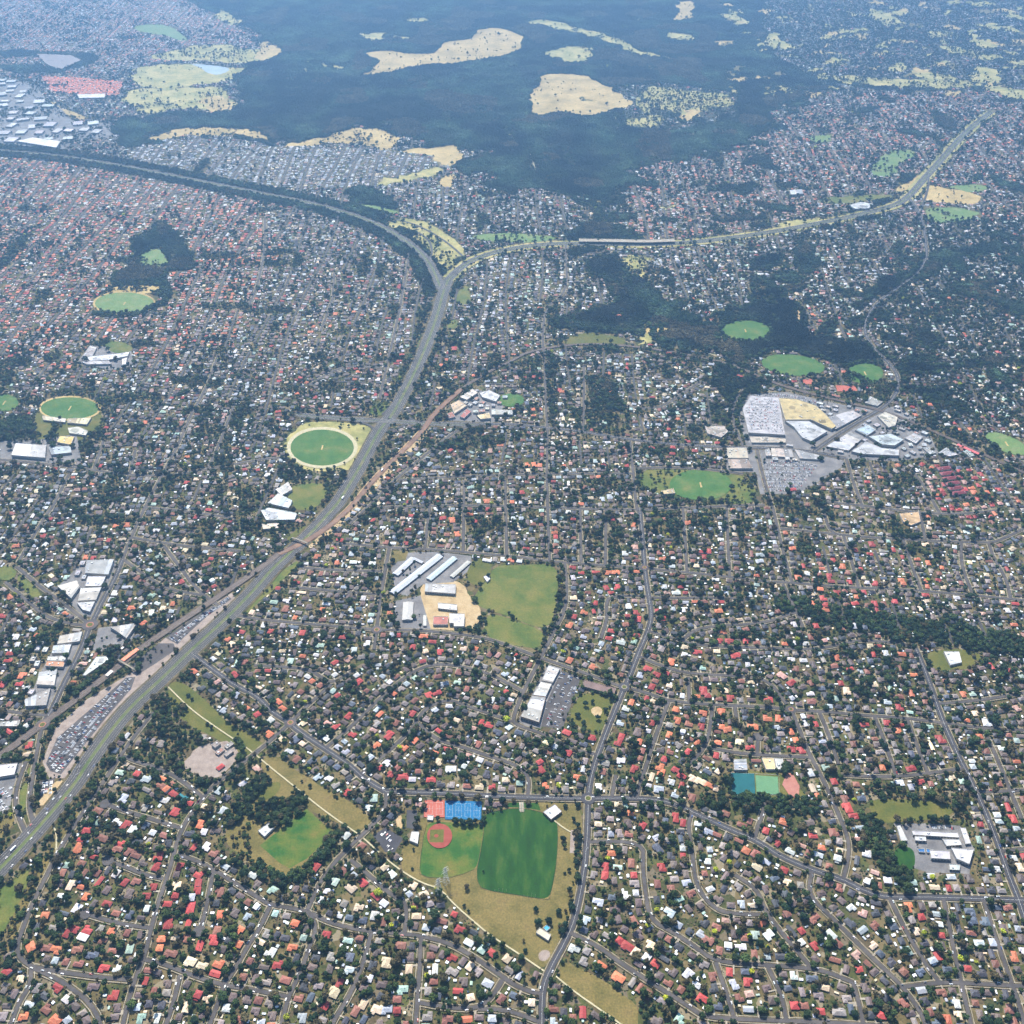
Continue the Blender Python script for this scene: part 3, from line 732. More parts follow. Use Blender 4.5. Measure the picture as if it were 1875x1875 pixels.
for px in [
 [(1171,930),(1177,993),(1180,1039),(1186,1082),(1194,1128),(1186,1158),(1168,1198),(1150,1247),(1143,1259),(1130,1292),(1107,1348),(1087,1404),(1079,1440),(1077,1463),(1076,1527),(1069,1603),(1054,1679),(1039,1717),(1014,1762),(994,1805),(992,1850),(992,1960)],
 [(870,778),(930,776),(1003,784),(1060,790),(1150,805),(1240,815),(1340,820),(1420,821),(1490,828),(1549,840)],
 [(708,1451),(744,1451),(820,1453),(896,1458),(939,1460),(1020,1462),(1077,1463),(1178,1462),(1234,1471),(1285,1496),(1335,1519),(1373,1534),(1404,1552),(1425,1567),(1489,1595),(1542,1610),(1590,1636),(1628,1644),(1679,1643),(1780,1646),(1950,1652)],
 [(708,1451),(668,1428),(642,1403),(587,1366),(541,1335),(532,1324),(498,1305),(470,1274),(431,1257),(380,1219),(350,1196)],
 [(225,1024),(210,1062),(187,1102),(175,1130),(165,1145),(152,1183),(134,1221),(114,1259),(96,1300),(78,1328)],
 [(1666,365),(1682,388),(1691,412),(1695,445),(1697,475),(1680,502),(1640,530),(1600,560),(1582,590),(1586,620),(1605,645),(1622,660),(1640,680),(1646,700),(1640,725),(1620,745),(1600,757),(1560,780),(1510,812),(1490,828)],
 [(1762,1400),(1788,1451),(1815,1514),(1836,1572),(1851,1615),(1866,1650),(1885,1710),(1910,1800)],
 [(1674,1183),(1696,1234),(1727,1325),(1755,1386),(1762,1400)],
]: road(px, 10.5, 'main')
for px in [
 [(708,1451),(706,1484),(693,1501),(655,1537),(617,1575),(587,1615),(574,1643),(563,1667)],
 [(324,1565),(355,1575),(390,1592),(431,1618),(474,1645),(495,1658),(561,1668),(604,1691),(668,1706),(718,1709),(769,1714),(820,1727),(858,1747),(896,1772),(939,1803),(965,1815),(993,1822)],
 [(532,1324),(490,1362),(436,1404),(400,1432),(372,1461),(355,1484),(337,1512),(324,1542),(317,1572),(299,1628),(279,1691),(266,1750),(248,1793),(236,1831),(222,1890),(205,1960)],
 [(372,1461),(324,1423),(284,1405),(250,1396),(225,1385)],
 [(193,1473),(228,1486),(279,1501),(330,1517)],
 [(198,1577),(228,1587),(266,1603),(299,1610)],
 [(157,1674),(190,1684),(228,1694),(276,1700)],
 [(391,1595),(380,1653),(372,1686),(365,1706)],
 [(266,1758),(304,1767),(355,1788),(410,1805),(474,1815),(528,1826)],
 [(410,1805),(431,1775),(456,1729),(474,1704),(495,1660)],
 [(281,1305),(253,1340),(223,1381),(203,1413),(177,1451),(139,1509),(109,1557),(89,1598),(63,1648),(43,1699),(30,1737),(38,1757),(58,1770)],
 [(58,1770),(56,1805),(35,1836),(15,1890),(-10,1960)],
 [(58,1770),(94,1778),(177,1790),(245,1796)],
 [(58,1772),(120,1800),(180,1850),(190,1920)],
 [(680,1709),(668,1755),(652,1800),(630,1841),(605,1880),(580,1950)],
 [(771,1714),(769,1767),(766,1805),(764,1836),(760,1890),(755,1960)],
 [(764,1836),(820,1846),(875,1848),(901,1826),(920,1795)],
 [(563,1669),(581,1696),(566,1737),(551,1780),(528,1826),(516,1874),(505,1950)],
 [(642,1575),(680,1608),(718,1641),(746,1653),(741,1710)],
 [(1043,1708),(1095,1734),(1133,1762),(1183,1795),(1234,1826),(1267,1848),(1290,1864),(1404,1869),(1500,1872),(1620,1880)],
 [(1077,1542),(1178,1542),(1177,1590),(1181,1628),(1189,1685),(1234,1709),(1272,1734),(1310,1762),(1404,1768),(1501,1775),(1562,1800)],
 [(1267,1484),(1259,1514),(1267,1557),(1271,1603),(1282,1636),(1310,1666),(1340,1674),(1404,1676)],
 [(1381,1537),(1394,1495),(1402,1470)],
 [(1345,1603),(1386,1628),(1402,1672),(1440,1720),(1484,1772)],
 [(1448,1300),(1463,1335),(1481,1381),(1494,1404),(1514,1443),(1539,1501),(1555,1542),(1552,1577),(1544,1609)],
 [(1486,1596),(1479,1640),(1527,1685),(1582,1740),(1618,1775),(1653,1808),(1690,1860),(1710,1920)],
 [(1727,1646),(1740,1710),(1752,1767),(1778,1880),(1800,1960)],
 [(1628,1644),(1650,1690),(1690,1760),(1720,1800)],
 [(1800,1648),(1830,1740),(1870,1850),(1890,1950)],
 [(1562,1800),(1577,1856),(1590,1930)],
 [(1653,1808),(1720,1800),(1752,1800),(1840,1805),(1930,1810)],
 [(993,1874),(930,1850),(875,1848)], [(1310,1762),(1330,1820),(1345,1868)], [(1404,1768),(1430,1820),(1440,1870)],
 [(330,1786),(320,1830),(300,1890),(285,1950)],[(410,1805),(395,1850),(375,1900),(360,1960)],
 [(713,1005),(703,1057),(695,1107),(690,1153),(685,1190)],
 [(430,1126),(465,1134),(528,1140),(617,1148),(690,1154),(769,1155),(845,1162),(896,1171),(939,1186),(991,1206),(1064,1231),(1133,1257),(1143,1259),(1183,1269),(1226,1285),(1310,1292),(1404,1295),(1448,1301),(1527,1305),(1577,1311),(1653,1315),(1729,1325),(1805,1335),(1960,1342)],
 [(607,996),(647,997),(708,1003),(782,1006),(845,1011),(896,1016),(939,1019),(988,1026),(1036,1031),(1107,1036),(1180,1041),(1259,1049),(1335,1057),(1404,1066),(1438,1067),(1501,1072),(1565,1077),(1641,1079),(1717,1085),(1793,1092),(1960,1108)],
 [(465,1219),(554,1224),(579,1234),(607,1254),(647,1229)],[(607,1254),(566,1290),(534,1322)],
 [(597,1370),(642,1333),(693,1282),(731,1249),(764,1226),(802,1216),(845,1221),(896,1234),(939,1257),(958,1267)],
 [(660,1418),(685,1401),(718,1371),(756,1335),(769,1310),(792,1290),(825,1282),(858,1295),(896,1307),(938,1322)],
 [(766,1325),(799,1356),(845,1368),(896,1386),(939,1399),(962,1415),(969,1432),(966,1459)],
 [(549,1039),(592,1044),(699,1047)],[(530,1075),(600,1082),(698,1090)],
 [(1034,1031),(1038,1072),(1036,1117),(1014,1158),(991,1204),(958,1267),(938,1318),(945,1328),(988,1342),(1014,1356),(1072,1380),(1095,1382)],
 [(1186,1092),(1117,1092),(1110,1107),(1112,1135),(1100,1170)],[(1188,1095),(1259,1096),(1323,1095),(1380,1100)],
 [(1168,1202),(1221,1224),(1259,1234),(1335,1238),(1404,1242),(1440,1290)],
 [(1186,1156),(1244,1173),(1272,1181),(1335,1186),(1404,1187),(1476,1191),(1534,1183),(1577,1171),(1674,1183)],
 [(1249,1173),(1280,1148),(1398,1143),(1458,1122)],
 [(1224,1285),(1209,1325),(1196,1361),(1183,1404),(1173,1430),(1166,1461)],
 [(1305,1292),(1300,1335),(1292,1368),(1259,1404)],[(1292,1368),(1335,1378),(1386,1383),(1485,1388)],[(1386,1383),(1388,1350)],
 [(33,1031),(61,983),(84,945),(96,930),(111,901),(127,868)],[(30,1038),(76,1077),(122,1110),(160,1140)],
 [(10,1066),(51,1102),(84,1130),(127,1143),(160,1146)],[(-40,1296),(0,1301),(63,1310),(90,1310)],
 [(78,1328),(71,1361),(63,1404),(58,1438),(53,1476),(61,1505)],[(48,1395),(30,1443),(28,1476),(38,1505),(50,1530)],
 [(225,1024),(240,985),(265,930),(300,865),(327,815),(347,764),(375,718),(388,683),(400,650)],
 [(428,744),(405,807),(380,860)],[(190,807),(172,860)],[(248,825),(238,868)],
 [(-60,838),(0,842),(76,850),(152,858),(228,870),(299,873),(380,860),(474,842),(520,838)],
 [(485,400),(485,465),(470,528),(456,560)],[(609,549),(587,607)],[(612,500),(609,549)],
 [(749,465),(739,528),(728,587),(718,630),(708,668),(701,706),(695,731)],[(701,675),(642,670),(607,680),(566,706)],
 [(860,780),(830,792),(769,842),(718,883),(688,916),(640,960)],
 [(1036,450),(1036,465),(1039,536),(998,564),(993,617),(997,655),(998,718),(1003,787),(1001,870),(1003,939),(1006,1026)],
 [(1069,668),(1069,731),(1068,788)],[(1138,744),(1204,751),(1247,723),(1285,698)],
 [(1361,713),(1345,735),(1340,764),(1352,800),(1362,820)],[(1163,858),(1259,856),(1361,868)],
 [(1153,808),(1160,870),(1166,939),(1171,935)],
 [(1386,825),(1399,883),(1415,930),(1425,976),(1435,1014),(1446,1057),(1453,1072)],[(1433,1070),(1458,1120),(1470,1150)],
 [(1506,930),(1519,975),(1544,981)],[(1544,981),(1555,1014),(1567,1057),(1572,1078)],[(1653,988),(1669,1036),(1686,1082)],
 [(1428,968),(1522,978),(1603,986),(1704,991),(1805,995),(1831,991),(1900,955)],[(1500,918),(1610,930),(1684,940),(1760,942),(1830,935)],[(1684,940),(1694,988)],
 [(1760,995),(1760,1039),(1782,1092)],[(1810,995),(1818,1021),(1843,1062),(1850,1097)],
 [(1718,1290),(1805,1282),(1900,1265)],[(1549,840),(1562,883),(1580,932)],
 [(1622,660),(1660,663),(1720,663),(1800,655),(1950,645)],[(1640,845),(1680,870),(1720,940)],
 [(1062,930),(1064,1030)],[(1110,935),(1108,1034)],[(1250,930),(1258,1048)],[(1330,930),(1336,1056)],[(850,880),(848,1010)],[(925,880),(928,1018)],
 [(790,900),(778,1004)],[(690,930),(850,925),(1003,930),(1166,935),(1260,930),(1400,925)],[(730,880),(860,872),(1002,868),(1158,868)],
 [(1500,1305),(1515,1340),(1535,1400)],[(1600,1311),(1620,1360),(1640,1420)],[(1660,1316),(1680,1370),(1700,1420)],[(1540,1420),(1640,1425),(1765,1408)],
 [(1800,1335),(1830,1400),(1870,1500)],[(1788,1451),(1840,1450),(1930,1445)],[(1830,1560),(1880,1555),(1940,1550)],
 [(1345,1292),(1350,1330)],[(1120,1460),(1128,1420)],[(1260,1240),(1262,1288)],
 [(300,1000),(330,1040),(360,1080),(400,1110)],[(265,930),(330,935),(430,950)],[(240,985),(330,1000),(440,1010)],[(225,1024),(300,1080),(370,1090)],
]: road(px, 6.5, 'street')
# faint procedural street grid for the suburbs too far away to read single streets
tl = math.radians(1.2)
def grid_streets():
    segs = []
    ca, sa = math.cos(tl), math.sin(tl)
    def walk(pts):
        run = []
        for (x, y) in pts:
            i, j = cell(x, y)
            ok = 0 <= i < NY and 0 <= j < NX and not nohouse[i, j] and rdist[i, j] > 40 and hden[i, j] > .3
            if ok:
                u, v, dp = to_px(x, y)
                ok = -120 < u < 2000 and -70 < v < 1180
            if ok: run.append((x, y))
            else:
                if len(run) > 6: segs.append(run)
                run = []
        if len(run) > 6: segs.append(run)
    for k, gx in enumerate(np.arange(-4300, 4300, 96)):
        ph = random.random() * 6
        walk([(gx + 14 * math.sin(s / 210 + ph) + sa * s, s) for s in np.arange(1540, 7750, 14)])
    ka = NR[0]; NR[0] += 2
    for seg in segs: road(None, 6.2, 'street', world_pts=resample(seg[::3] + [seg[-1]], 60), lev=ka, verge=False, mt='asphalt_pale')
    segs.clear()
    for k, gy in enumerate(np.arange(1850, 7600, 300)):
        ph = random.random() * 6
        walk([(s, gy + 16 * math.sin(s / 260 + ph)) for s in np.arange(-4300, 4300, 14)])
    for seg in segs: road(None, 6.2, 'street', world_pts=resample(seg[::3] + [seg[-1]], 60), lev=ka + 1, verge=False, mt='asphalt_pale')
_keep = [PP([(-20,142),(60,150),(88,186),(108,196),(140,228),(202,224),(206,250),(130,262),(116,276),(-20,262)]), PP([(75,140),(150,143),(227,150),(215,176),(150,173),(95,168)])]
for w in _keep: paint(nohouse, w, True)
grid_streets()
paint(nohouse, _keep[1], False)
# roundabouts
ZT = ZR + NR[0] * RS + .3
for (u, v), r, mt in [((1077, 1463), 13, 'asphalt_dark'), ((1143, 1259), 12, 'asphalt_dark'), ((690, 1154), 12, 'asphalt'), ((532, 1324), 12, 'asphalt'), ((165, 1145), 17, 'asphalt'), ((78, 1328), 14, 'asphalt'), ((1180, 1040), 10, 'asphalt'), ((1448, 1300), 10, 'asphalt')]:
    x, y = P(u, v)
    circ = lambda rr: [(x + rr * math.cos(a), y + rr * math.sin(a)) for a in np.linspace(0, 2 * math.pi, 33)[:-1]]
    o = tag(sheet('roundabout', circ(r), ZT, M[mt]), kind='structure')
    sheet('island_kerb', circ(r * .48), ZT + .12, M['concrete' if r == 13 or r == 12 and u > 1100 else 'red_pale'], o)
    sheet('island_planting', circ(r * .36), ZT + .16, M['dry_green'], o)
    paint(blocked, circ(r + 2), True); paint(tblock, circ(r + 1), True)
# cul-de-sac bulbs
for (u, v) in [(198, 1577), (365, 1706), (157, 1674), (1388, 1350), (193, 1473)]:
    x, y = P(u, v)
    c = [(x + 10 * math.cos(a), y + 10 * math.sin(a)) for a in np.linspace(0, 2 * math.pi, 25)[:-1]]
    tag(sheet('turning_circle', c, ZT - .01, M['asphalt']), kind='structure'); paint(blocked, c, True); paint(tblock, c, True)
# railway
def railway(px, w=15.0, n=2, mt='ballast'):
    pts = resample(chaikin(PP(px), 2, False), 25)
    o = tag(ribbon('railway', pts, w, ZT + .02, M[mt]), kind='structure')
    for k in range(n):
        for s in (-.8, .8):
            ribbon('rail', pts, .5, ZT + .06, M['rail'], o, off=(k - (n - 1) / 2) * 4.4 + s)
    road_field(pts, w / 2 + 3, w / 2 + 2)
    return pts
tag(ribbon('bare_earth', resample(chaikin(PP([(560,1000),(600,972),(646,934),(688,880),(742,827),(780,788)]), 2, False), 25), 34, ZV - .004, M['sand']), kind='structure')
railway([(-60,1430),(0,1385),(45,1352),(101,1310),(192,1242),(253,1191),(329,1140),(380,1107),(474,1044),(510,1015)], 17.0, 3, 'ballast_dark')
railway([(510,1015),(550,998),(590,975),(642,932),(683,880),(739,825),(777,787),(794,758),(845,713)])
railway([(845,713),(875,693),(911,673),(934,663),(960,648),(990,640),(1040,632),(1100,630),(1180,637),(1260,650),(1340,668),(1400,695),(1450,713),(1552,738),(1628,756),(1729,799),(1805,835),(1950,900)], 11.0, 2, 'ballast_dark')
# walking paths
for px in [[(308,1258),(350,1300),(400,1335),(460,1375),(491,1402),(535,1437),(600,1490),(660,1530),(672,1541),(720,1585),(770,1617),(806,1627),(830,1655),(870,1690),(900,1715),(940,1740),(1000,1781)],
           [(1018,1788),(1050,1815),(1100,1850),(1150,1885)], [(1015,1503),(1030,1515),(1045,1524)], [(84,1505),(100,1515),(104,1530),(103,1560)],
           [(840,1290),(842,1292)], [(966,265),(980,310),(995,345)], [(1280,640),(1310,652)], [(650,262),(690,270),(730,278)], [(815,305),(830,290),(845,275)],
           [(0,128),(60,132),(130,138)], [(1645,255),(1500,205),(1400,205)]]:
    pts = resample(chaikin(PP(px), 2, False), 25)
    tag(ribbon('walking_path', pts, 2.6, nz(), M['path']), kind='structure')
    block_line(pts, 3.0); tblock_line(pts, 2.5)
# tree belts
for px, rad, d in [
    ([(425,1500),(450,1465),(472,1440),(480,1428)], 12, .95), ([(470,1490),(500,1478),(525,1478),(548,1462),(530,1492),(500,1505)], 15, .95),
    ([(612,1524),(602,1552),(578,1582),(548,1604),(515,1612),(488,1600),(470,1582)], 9, 1.0), ([(455,1510),(440,1545),(448,1580)], 12, .8), ([(592,1552),(575,1575)],6,1.0),
    ([(828,1504),(850,1506),(882,1504)], 6, 1.2), ([(712,1457),(745,1457),(800,1459),(835,1460)], 7, .9), ([(930,1466),(1000,1469)],6,.5),
    ([(1312,1468),(1340,1463),(1375,1466),(1404,1476),(1440,1474),(1482,1480)], 16, .95), ([(1330,1420),(1332,1460)], 6, .9),
    ([(1600,1448),(1660,1456),(1740,1457),(1760,1468)], 13, .9), ([(1590,1500),(1605,1535),(1615,1570),(1632,1597),(1655,1608)], 14, .95), ([(1642,1507),(1720,1506)], 6, .9), ([(1745,1478),(1760,1505)], 10, .9),
    ([(1440,1106),(1520,1122),(1600,1140),(1680,1152),(1760,1166),(1880,1190),(1960,1200)], 22, .95), ([(1500,1122),(1600,1140),(1680,1152),(1860,1184)], 27, .97),
    ([(712,1012),(705,1060),(698,1110),(694,1145)], 11, .8), ([(1026,1040),(1026,1090),(1020,1130),(1002,1165),(990,1192)], 9, .9), ([(860,1158),(900,1176),(950,1192),(985,1200)], 7, .9),
    ([(900,1122),(935,1130),(965,1143)], 3, .3), ([(760,1058),(745,1050)], 10, .8), ([(1060,1480),(1060,1560),(1056,1620),(1044,1680),(1032,1700)], 8, .55),
    ([(150,1240),(190,1218)], 8, .9), ([(130,1280),(175,1245),(200,1222)], 10, .95), ([(255,1180),(300,1150),(340,1125),(400,1085),(470,1035)], 9, .85), ([(520,1015),(600,955),(640,910)],8,.7),
    ([(380,1215),(340,1240),(320,1240)], 8, .8), ([(262,1340),(300,1330),(330,1340),(335,1380),(300,1400),(265,1385)], 18, .8), ([(300,1285),(330,1300)],12,.8), ([(440,1385),(462,1392),(440,1420),(410,1430)],7,.9),
    ([(330,1402),(350,1425),(380,1432)],6,.9),([(445,1375),(430,1352)],6,.8),
    ([(640,920),(690,850),(720,800)], 10, .7), ([(735,745),(765,695),(790,640),(812,590)], 14, .9), ([(720,740),(745,690),(765,640),(775,600),(785,560)], 18, .9), ([(535,855),(560,865),(620,862),(640,870)], 10, .8), ([(600,875),(605,910),(590,935)],9,.9),
    ([(100,720),(150,718),(185,735),(190,755)], 12, .9), ([(180,575),(210,578),(260,572),(300,555)], 12, .95), ([(0,798),(60,800)],20,.9), ([(95,810),(100,790),(108,770)],10,.9),
    ([(1005,655),(1008,720),(1008,780)], 12, .9), ([(1060,765),(1130,760),(1140,785),(1080,795)], 22, .85), ([(1360,720),(1346,760)],9,.95), ([(1170,860),(1172,900)], 8, .9), ([(1230,915),(1290,922),(1350,918)],6,.9), ([(1365,880),(1385,910)],16,.7),
    ([(1510,700),(1560,690),(1600,705),(1620,730),(1560,722)], 16, .9), ([(1620,700),(1632,720)],10,.9), ([(1650,775),(1720,790),(1800,815)], 22, .9), ([(1560,850),(1600,845),(1650,848)], 9, .8),
    ([(30,1420),(70,1425),(125,1425)], 4, .9), ([(80,1330),(95,1318)], 14, .8), ([(-20,1480),(20,1520),(40,1505)], 14, .4), ([(70,1110),(90,1125)],9,.6), ([(80,1170),(100,1155),(115,1150)],16,.9),
    ([(1100,1230),(1110,1240)],10,.9),
    ]:
    dens_line(PP(px), rad * 1.2, d)
dens_line(FWL, 66, .95); dens_line(FWR, 30, .35)
dens_line(FW, 26, .35)
dens_line(PP([(180,1400),(140,1480),(110,1540),(80,1590),(50,1650),(20,1720)]), 22, .75)
for name, mat, px, sm, d in OPEN:
    if name in ('roadside_grass', 'interchange_grass', 'interchange_bare', 'corner_grass', 'slanted_field', 'playing_field', 'baseball_field', 'freeway_grass', 'station_car_park', 'gravel_lot', 'school_field'):
        paint(dens, PP(px), d)
# railway and freeway must stay clear of trees
# ------------------------------------------------------------------ house shapes
class Shape:
    def __init__(s): s.v = []; s.t = []; s.k = []
    def quad(s, a, b, c, d, k):
        i = len(s.v); s.v += [a, b, c, d]; s.t += [(i, i+1, i+2), (i, i+2, i+3)]; s.k += [k, k]
    def tri(s, a, b, c, k):
        i = len(s.v); s.v += [a, b, c]; s.t += [(i, i+1, i+2)]; s.k += [k]
    def block(s, cx, cy, lx, ly, h, pitch=.42, gable=False, ov=.55, along=None):
        x0, x1, y0, y1 = cx - lx/2, cx + lx/2, cy - ly/2, cy + ly/2
        for a, b in (((x0,y0),(x1,y0)), ((x1,y0),(x1,y1)), ((x1,y1),(x0,y1)), ((x0,y1),(x0,y0))):
            s.quad((*a,0), (*b,0), (*b,h), (*a,h), 0)
        along = along or ('x' if lx >= ly else 'y')
        ex0, ex1, ey0, ey1 = x0-ov, x1+ov, y0-ov, y1+ov
        if along == 'y':
            f = lambda u, w, z: (cx + w, cy + u, z)
            hu, hw = (ey1-ey0)/2, (ex1-ex0)/2
        else:
            f = lambda u, w, z: (cx + u, cy - w, z)
            hu, hw = (ex1-ex0)/2, (ey1-ey0)/2
        rh = hw * pitch; e = h - .12
        ru = hu if gable else max(hu - hw, .05)
        A, B = f(-ru, 0, e + rh), f(ru, 0, e + rh)
        c00, c10, c11, c01 = f(-hu,-hw,e), f(hu,-hw,e), f(hu,hw,e), f(-hu,hw,e)
        s.quad(c00, A, B, c10, 1); s.quad(c11, B, A, c01, 1)
        if gable:
            s.tri(c10, B, c11, 0); s.tri(c01, A, c00, 0)
        else:
            s.tri(c10, B, c11, 1); s.tri(c01, A, c00, 1)
    def arrays(s): return np.array(s.v, np.float32), np.array(s.t, np.int32), np.array(s.k, np.int8)
SHAPES = []
def mk(*blocks):
    s = Shape()
    for b in blocks: s.block(*b[:5], **(b[5] if len(b) > 5 else {}))
    SHAPES.append(s.arrays())
mk((0,0,16,11,2.9))                                               # 0 hip
mk((0,1.5,17,9.5,2.9), (-4.2,-4.2,8,7.5,2.88,{'along':'y'}))      # 1 L
mk((0,1.5,17,9.5,2.9), (4.2,-4.2,8,7.5,2.88,{'along':'y'}))       # 2 L mirrored
mk((0,0,17,9.5,3.0,{'gable':True,'pitch':.38}))                   # 3 gable
mk((0,.8,19,10,2.9), (-5,-4.6,7.5,6.5,2.88,{'along':'y'}), (5.6,5.2,7,6,2.86,{'along':'y'}))  # 4 Z
mk((0,0,13,12.2,3.0,{'pitch':.45}))                               # 5 square
mk((0,0,21,13,3.1,{'pitch':.4}), (-4.5,-6.5,8.5,6,3.05,{'along':'y','pitch':.38}))            # 6 large
mk((0,0,24,8.5,2.9,{'gable':True,'pitch':.3}))                    # 7 long units
mk((0,0,13.5,11,5.6,{'pitch':.4}), (0,-5.5,7,5,3.0,{'along':'y'}))    # 8 two storey
SHAPE_DIM = [(17,12.2),(18,16),(18,16),(18.2,10.6),(20,18),(14.2,13.4),(22,19),(25,9.7),(14.6,16)]
SHAPE_WORD = ['hip-roofed','L-shaped','L-shaped','gabled','stepped','pyramid-roofed','large','long low','two-storey']
sh = Shape(); sh.block(0, 0, 4.6, 3.4, 2.3, pitch=.16, gable=True, ov=.2); SHED = sh.arrays()

ROOF = {'D':(.112,.083,.075),'K':(.052,.052,.060),'N':(.075,.088,.115),'R':(.30,.045,.04),'O':(.44,.135,.065),'B':(.20,.082,.058),'W':(.50,.50,.49),
        'C':(.52,.41,.28),'G':(.28,.37,.31),'L':(.32,.345,.37),'T':(.02,.17,.18),'P':(.36,.21,.175),'M':(.21,.178,.163),'Y':(.75,.55,.16),'S':(.66,.16,.05)}
ROOF_NAME = {'D':'brown-grey','K':'dark grey','N':'slate blue','R':'red','O':'orange','B':'rust brown','W':'white','C':'cream','G':'pale green','L':'light grey','T':'teal','P':'dusty pink','M':'mid grey','Y':'yellow','S':'bright orange'}
PALETTE = [('DKNMRBOWCGLP', [.31,.16,.06,.14,.035,.08,.022,.06,.033,.025,.06,.015]),
           ('DKMPBROCWL',   [.11,.06,.11,.16,.12,.07,.25,.04,.04,.04]),
           ('LMNWKDCP',     [.30,.26,.14,.10,.08,.06,.04,.02]),
           ('SSSO',         [.4,.3,.25,.05]),
           ('DMPBOKLWR',    [.15,.15,.23,.14,.13,.05,.09,.04,.02]),
           ('DKNMLGWCBRO',  [.24,.16,.08,.12,.12,.06,.10,.04,.05,.02,.01]),
           ('RBPODM',       [.36,.24,.16,.10,.10,.04]),
           ('DKMBRONWCL',   [.29,.13,.10,.16,.09,.07,.05,.045,.04,.035])]
WALLS = [(.30,.21,.15),(.38,.31,.24),(.24,.14,.10),(.5,.47,.42),(.36,.34,.32),(.28,.18,.12)]

H = []      # houses: x, y, rot, shape, sx, sy, colour key, rgb, wall rgb, front vector or None
def jitter(c, a=.14):
    f = 1 + random.uniform(-a, a)
    return tuple(max(0, q * f * (1 + random.uniform(-.05, .05))) for q in c)
_GR = {}
def rect_pts(x, y, rot, l, w, m=0.0):
    l += 2 * m; w += 2 * m
    k = (max(2, int(l / 2.4) + 1), max(2, int(w / 2.4) + 1))
    g = _GR.get(k)
    if g is None:
        gx, gy = np.meshgrid(np.linspace(-.5, .5, k[0]), np.linspace(-.5, .5, k[1])); g = _GR[k] = (gx.ravel(), gy.ravel())
    c, s = math.cos(rot) / RES, math.sin(rot) / RES
    return (g[0] * (l * s) + g[1] * (w * c) + (y - Y0) / RES).astype(np.intp), (g[0] * (l * c) - g[1] * (w * s) + (x - X0) / RES).astype(np.intp)
def try_house(x, y, rot, key=None, force=False, front=None, shape=None, margin=.15, scale=1.0):
    i, j = cell(x, y)
    if not (12 < i < NY - 12 and 12 < j < NX - 12): return False
    p = pal[i, j]
    if shape is None:
        shape = random.choices(range(9), [22, 17, 17, 8, 12, 8, 7, 4 if p != 3 else 0, 5])[0]
    sx, sy = random.uniform(.70, .95) * scale, random.uniform(.70, .95) * scale
    l, w = SHAPE_DIM[shape][0] * sx, SHAPE_DIM[shape][1] * sy
    ii, jj = rect_pts(x, y, rot, l, w, -.6 if force else margin)
    if not force and (blocked[ii, jj].any() or nohouse[ii, jj].any()): return False
    if p == 3: margin = .2
    if force:
        bad = blocked[ii, jj].mean()
        if bad > .35: return False
    if key is None:
        ks, ws = PALETTE[p]; key = random.choices(ks, ws)[0]
    ii, jj = rect_pts(x, y, rot, l, w, .3)
    blocked[ii, jj] = True
    ii, jj = rect_pts(x, y, rot, l, w, -1.2); tblock[ii, jj] = True
    H.append((x, y, rot, shape, sx, sy, key, jitter(ROOF[key], .26), jitter(random.choice(WALLS)), front))
    return True

# large buildings are listed first so that houses keep clear of them
BIG = []
def block_poly(w):
    paint(nohouse, w, True); paint(dens, w, 0.0); paint(blocked, w, True); paint(tblock, w, True)
def inset(pts, d):
    n = len(pts); out = []
    for i in range(n):
        a, b, c = Vector(pts[i-1]), Vector(pts[i]), Vector(pts[(i+1) % n])
        d1 = (b - a).normalized(); d2 = (c - b).normalized()
        n1 = Vector((-d1.y, d1.x)); n2 = Vector((-d2.y, d2.x))
        m = (n1 + n2)
        if m.length < 1e-4: m = n1
        m.normalize()
        out.append(tuple(b + m * (d / max(.4, m.dot(n1)))))
    return out
unit_me = None
def unit_box():
    global unit_me
    if unit_me is None:
        v = [(-.5,-.5,0),(.5,-.5,0),(.5,.5,0),(-.5,.5,0),(-.46,-.46,1),(.46,-.46,1),(.46,.46,1),(-.46,.46,1)]
        f = [(0,1,5,4),(1,2,6,5),(2,3,7,6),(3,0,4,7),(4,5,6,7)]
        unit_me = bpy.data.meshes.new('box_shape'); unit_me.from_pydata(v, [], f); unit_me.materials.append(None)
    return unit_me
def box_part(name, mat, parent, loc, scale, rz=0.0, color=None):
    o = bpy.data.objects.new(name, unit_box()); link(o, parent)
    o.material_slots[0].link = 'OBJECT'; o.material_slots[0].material = mat
    o.location = loc; o.scale = scale; o.rotation_euler = (0, 0, rz)
    if color: o.color = (*color, 1)
    return o
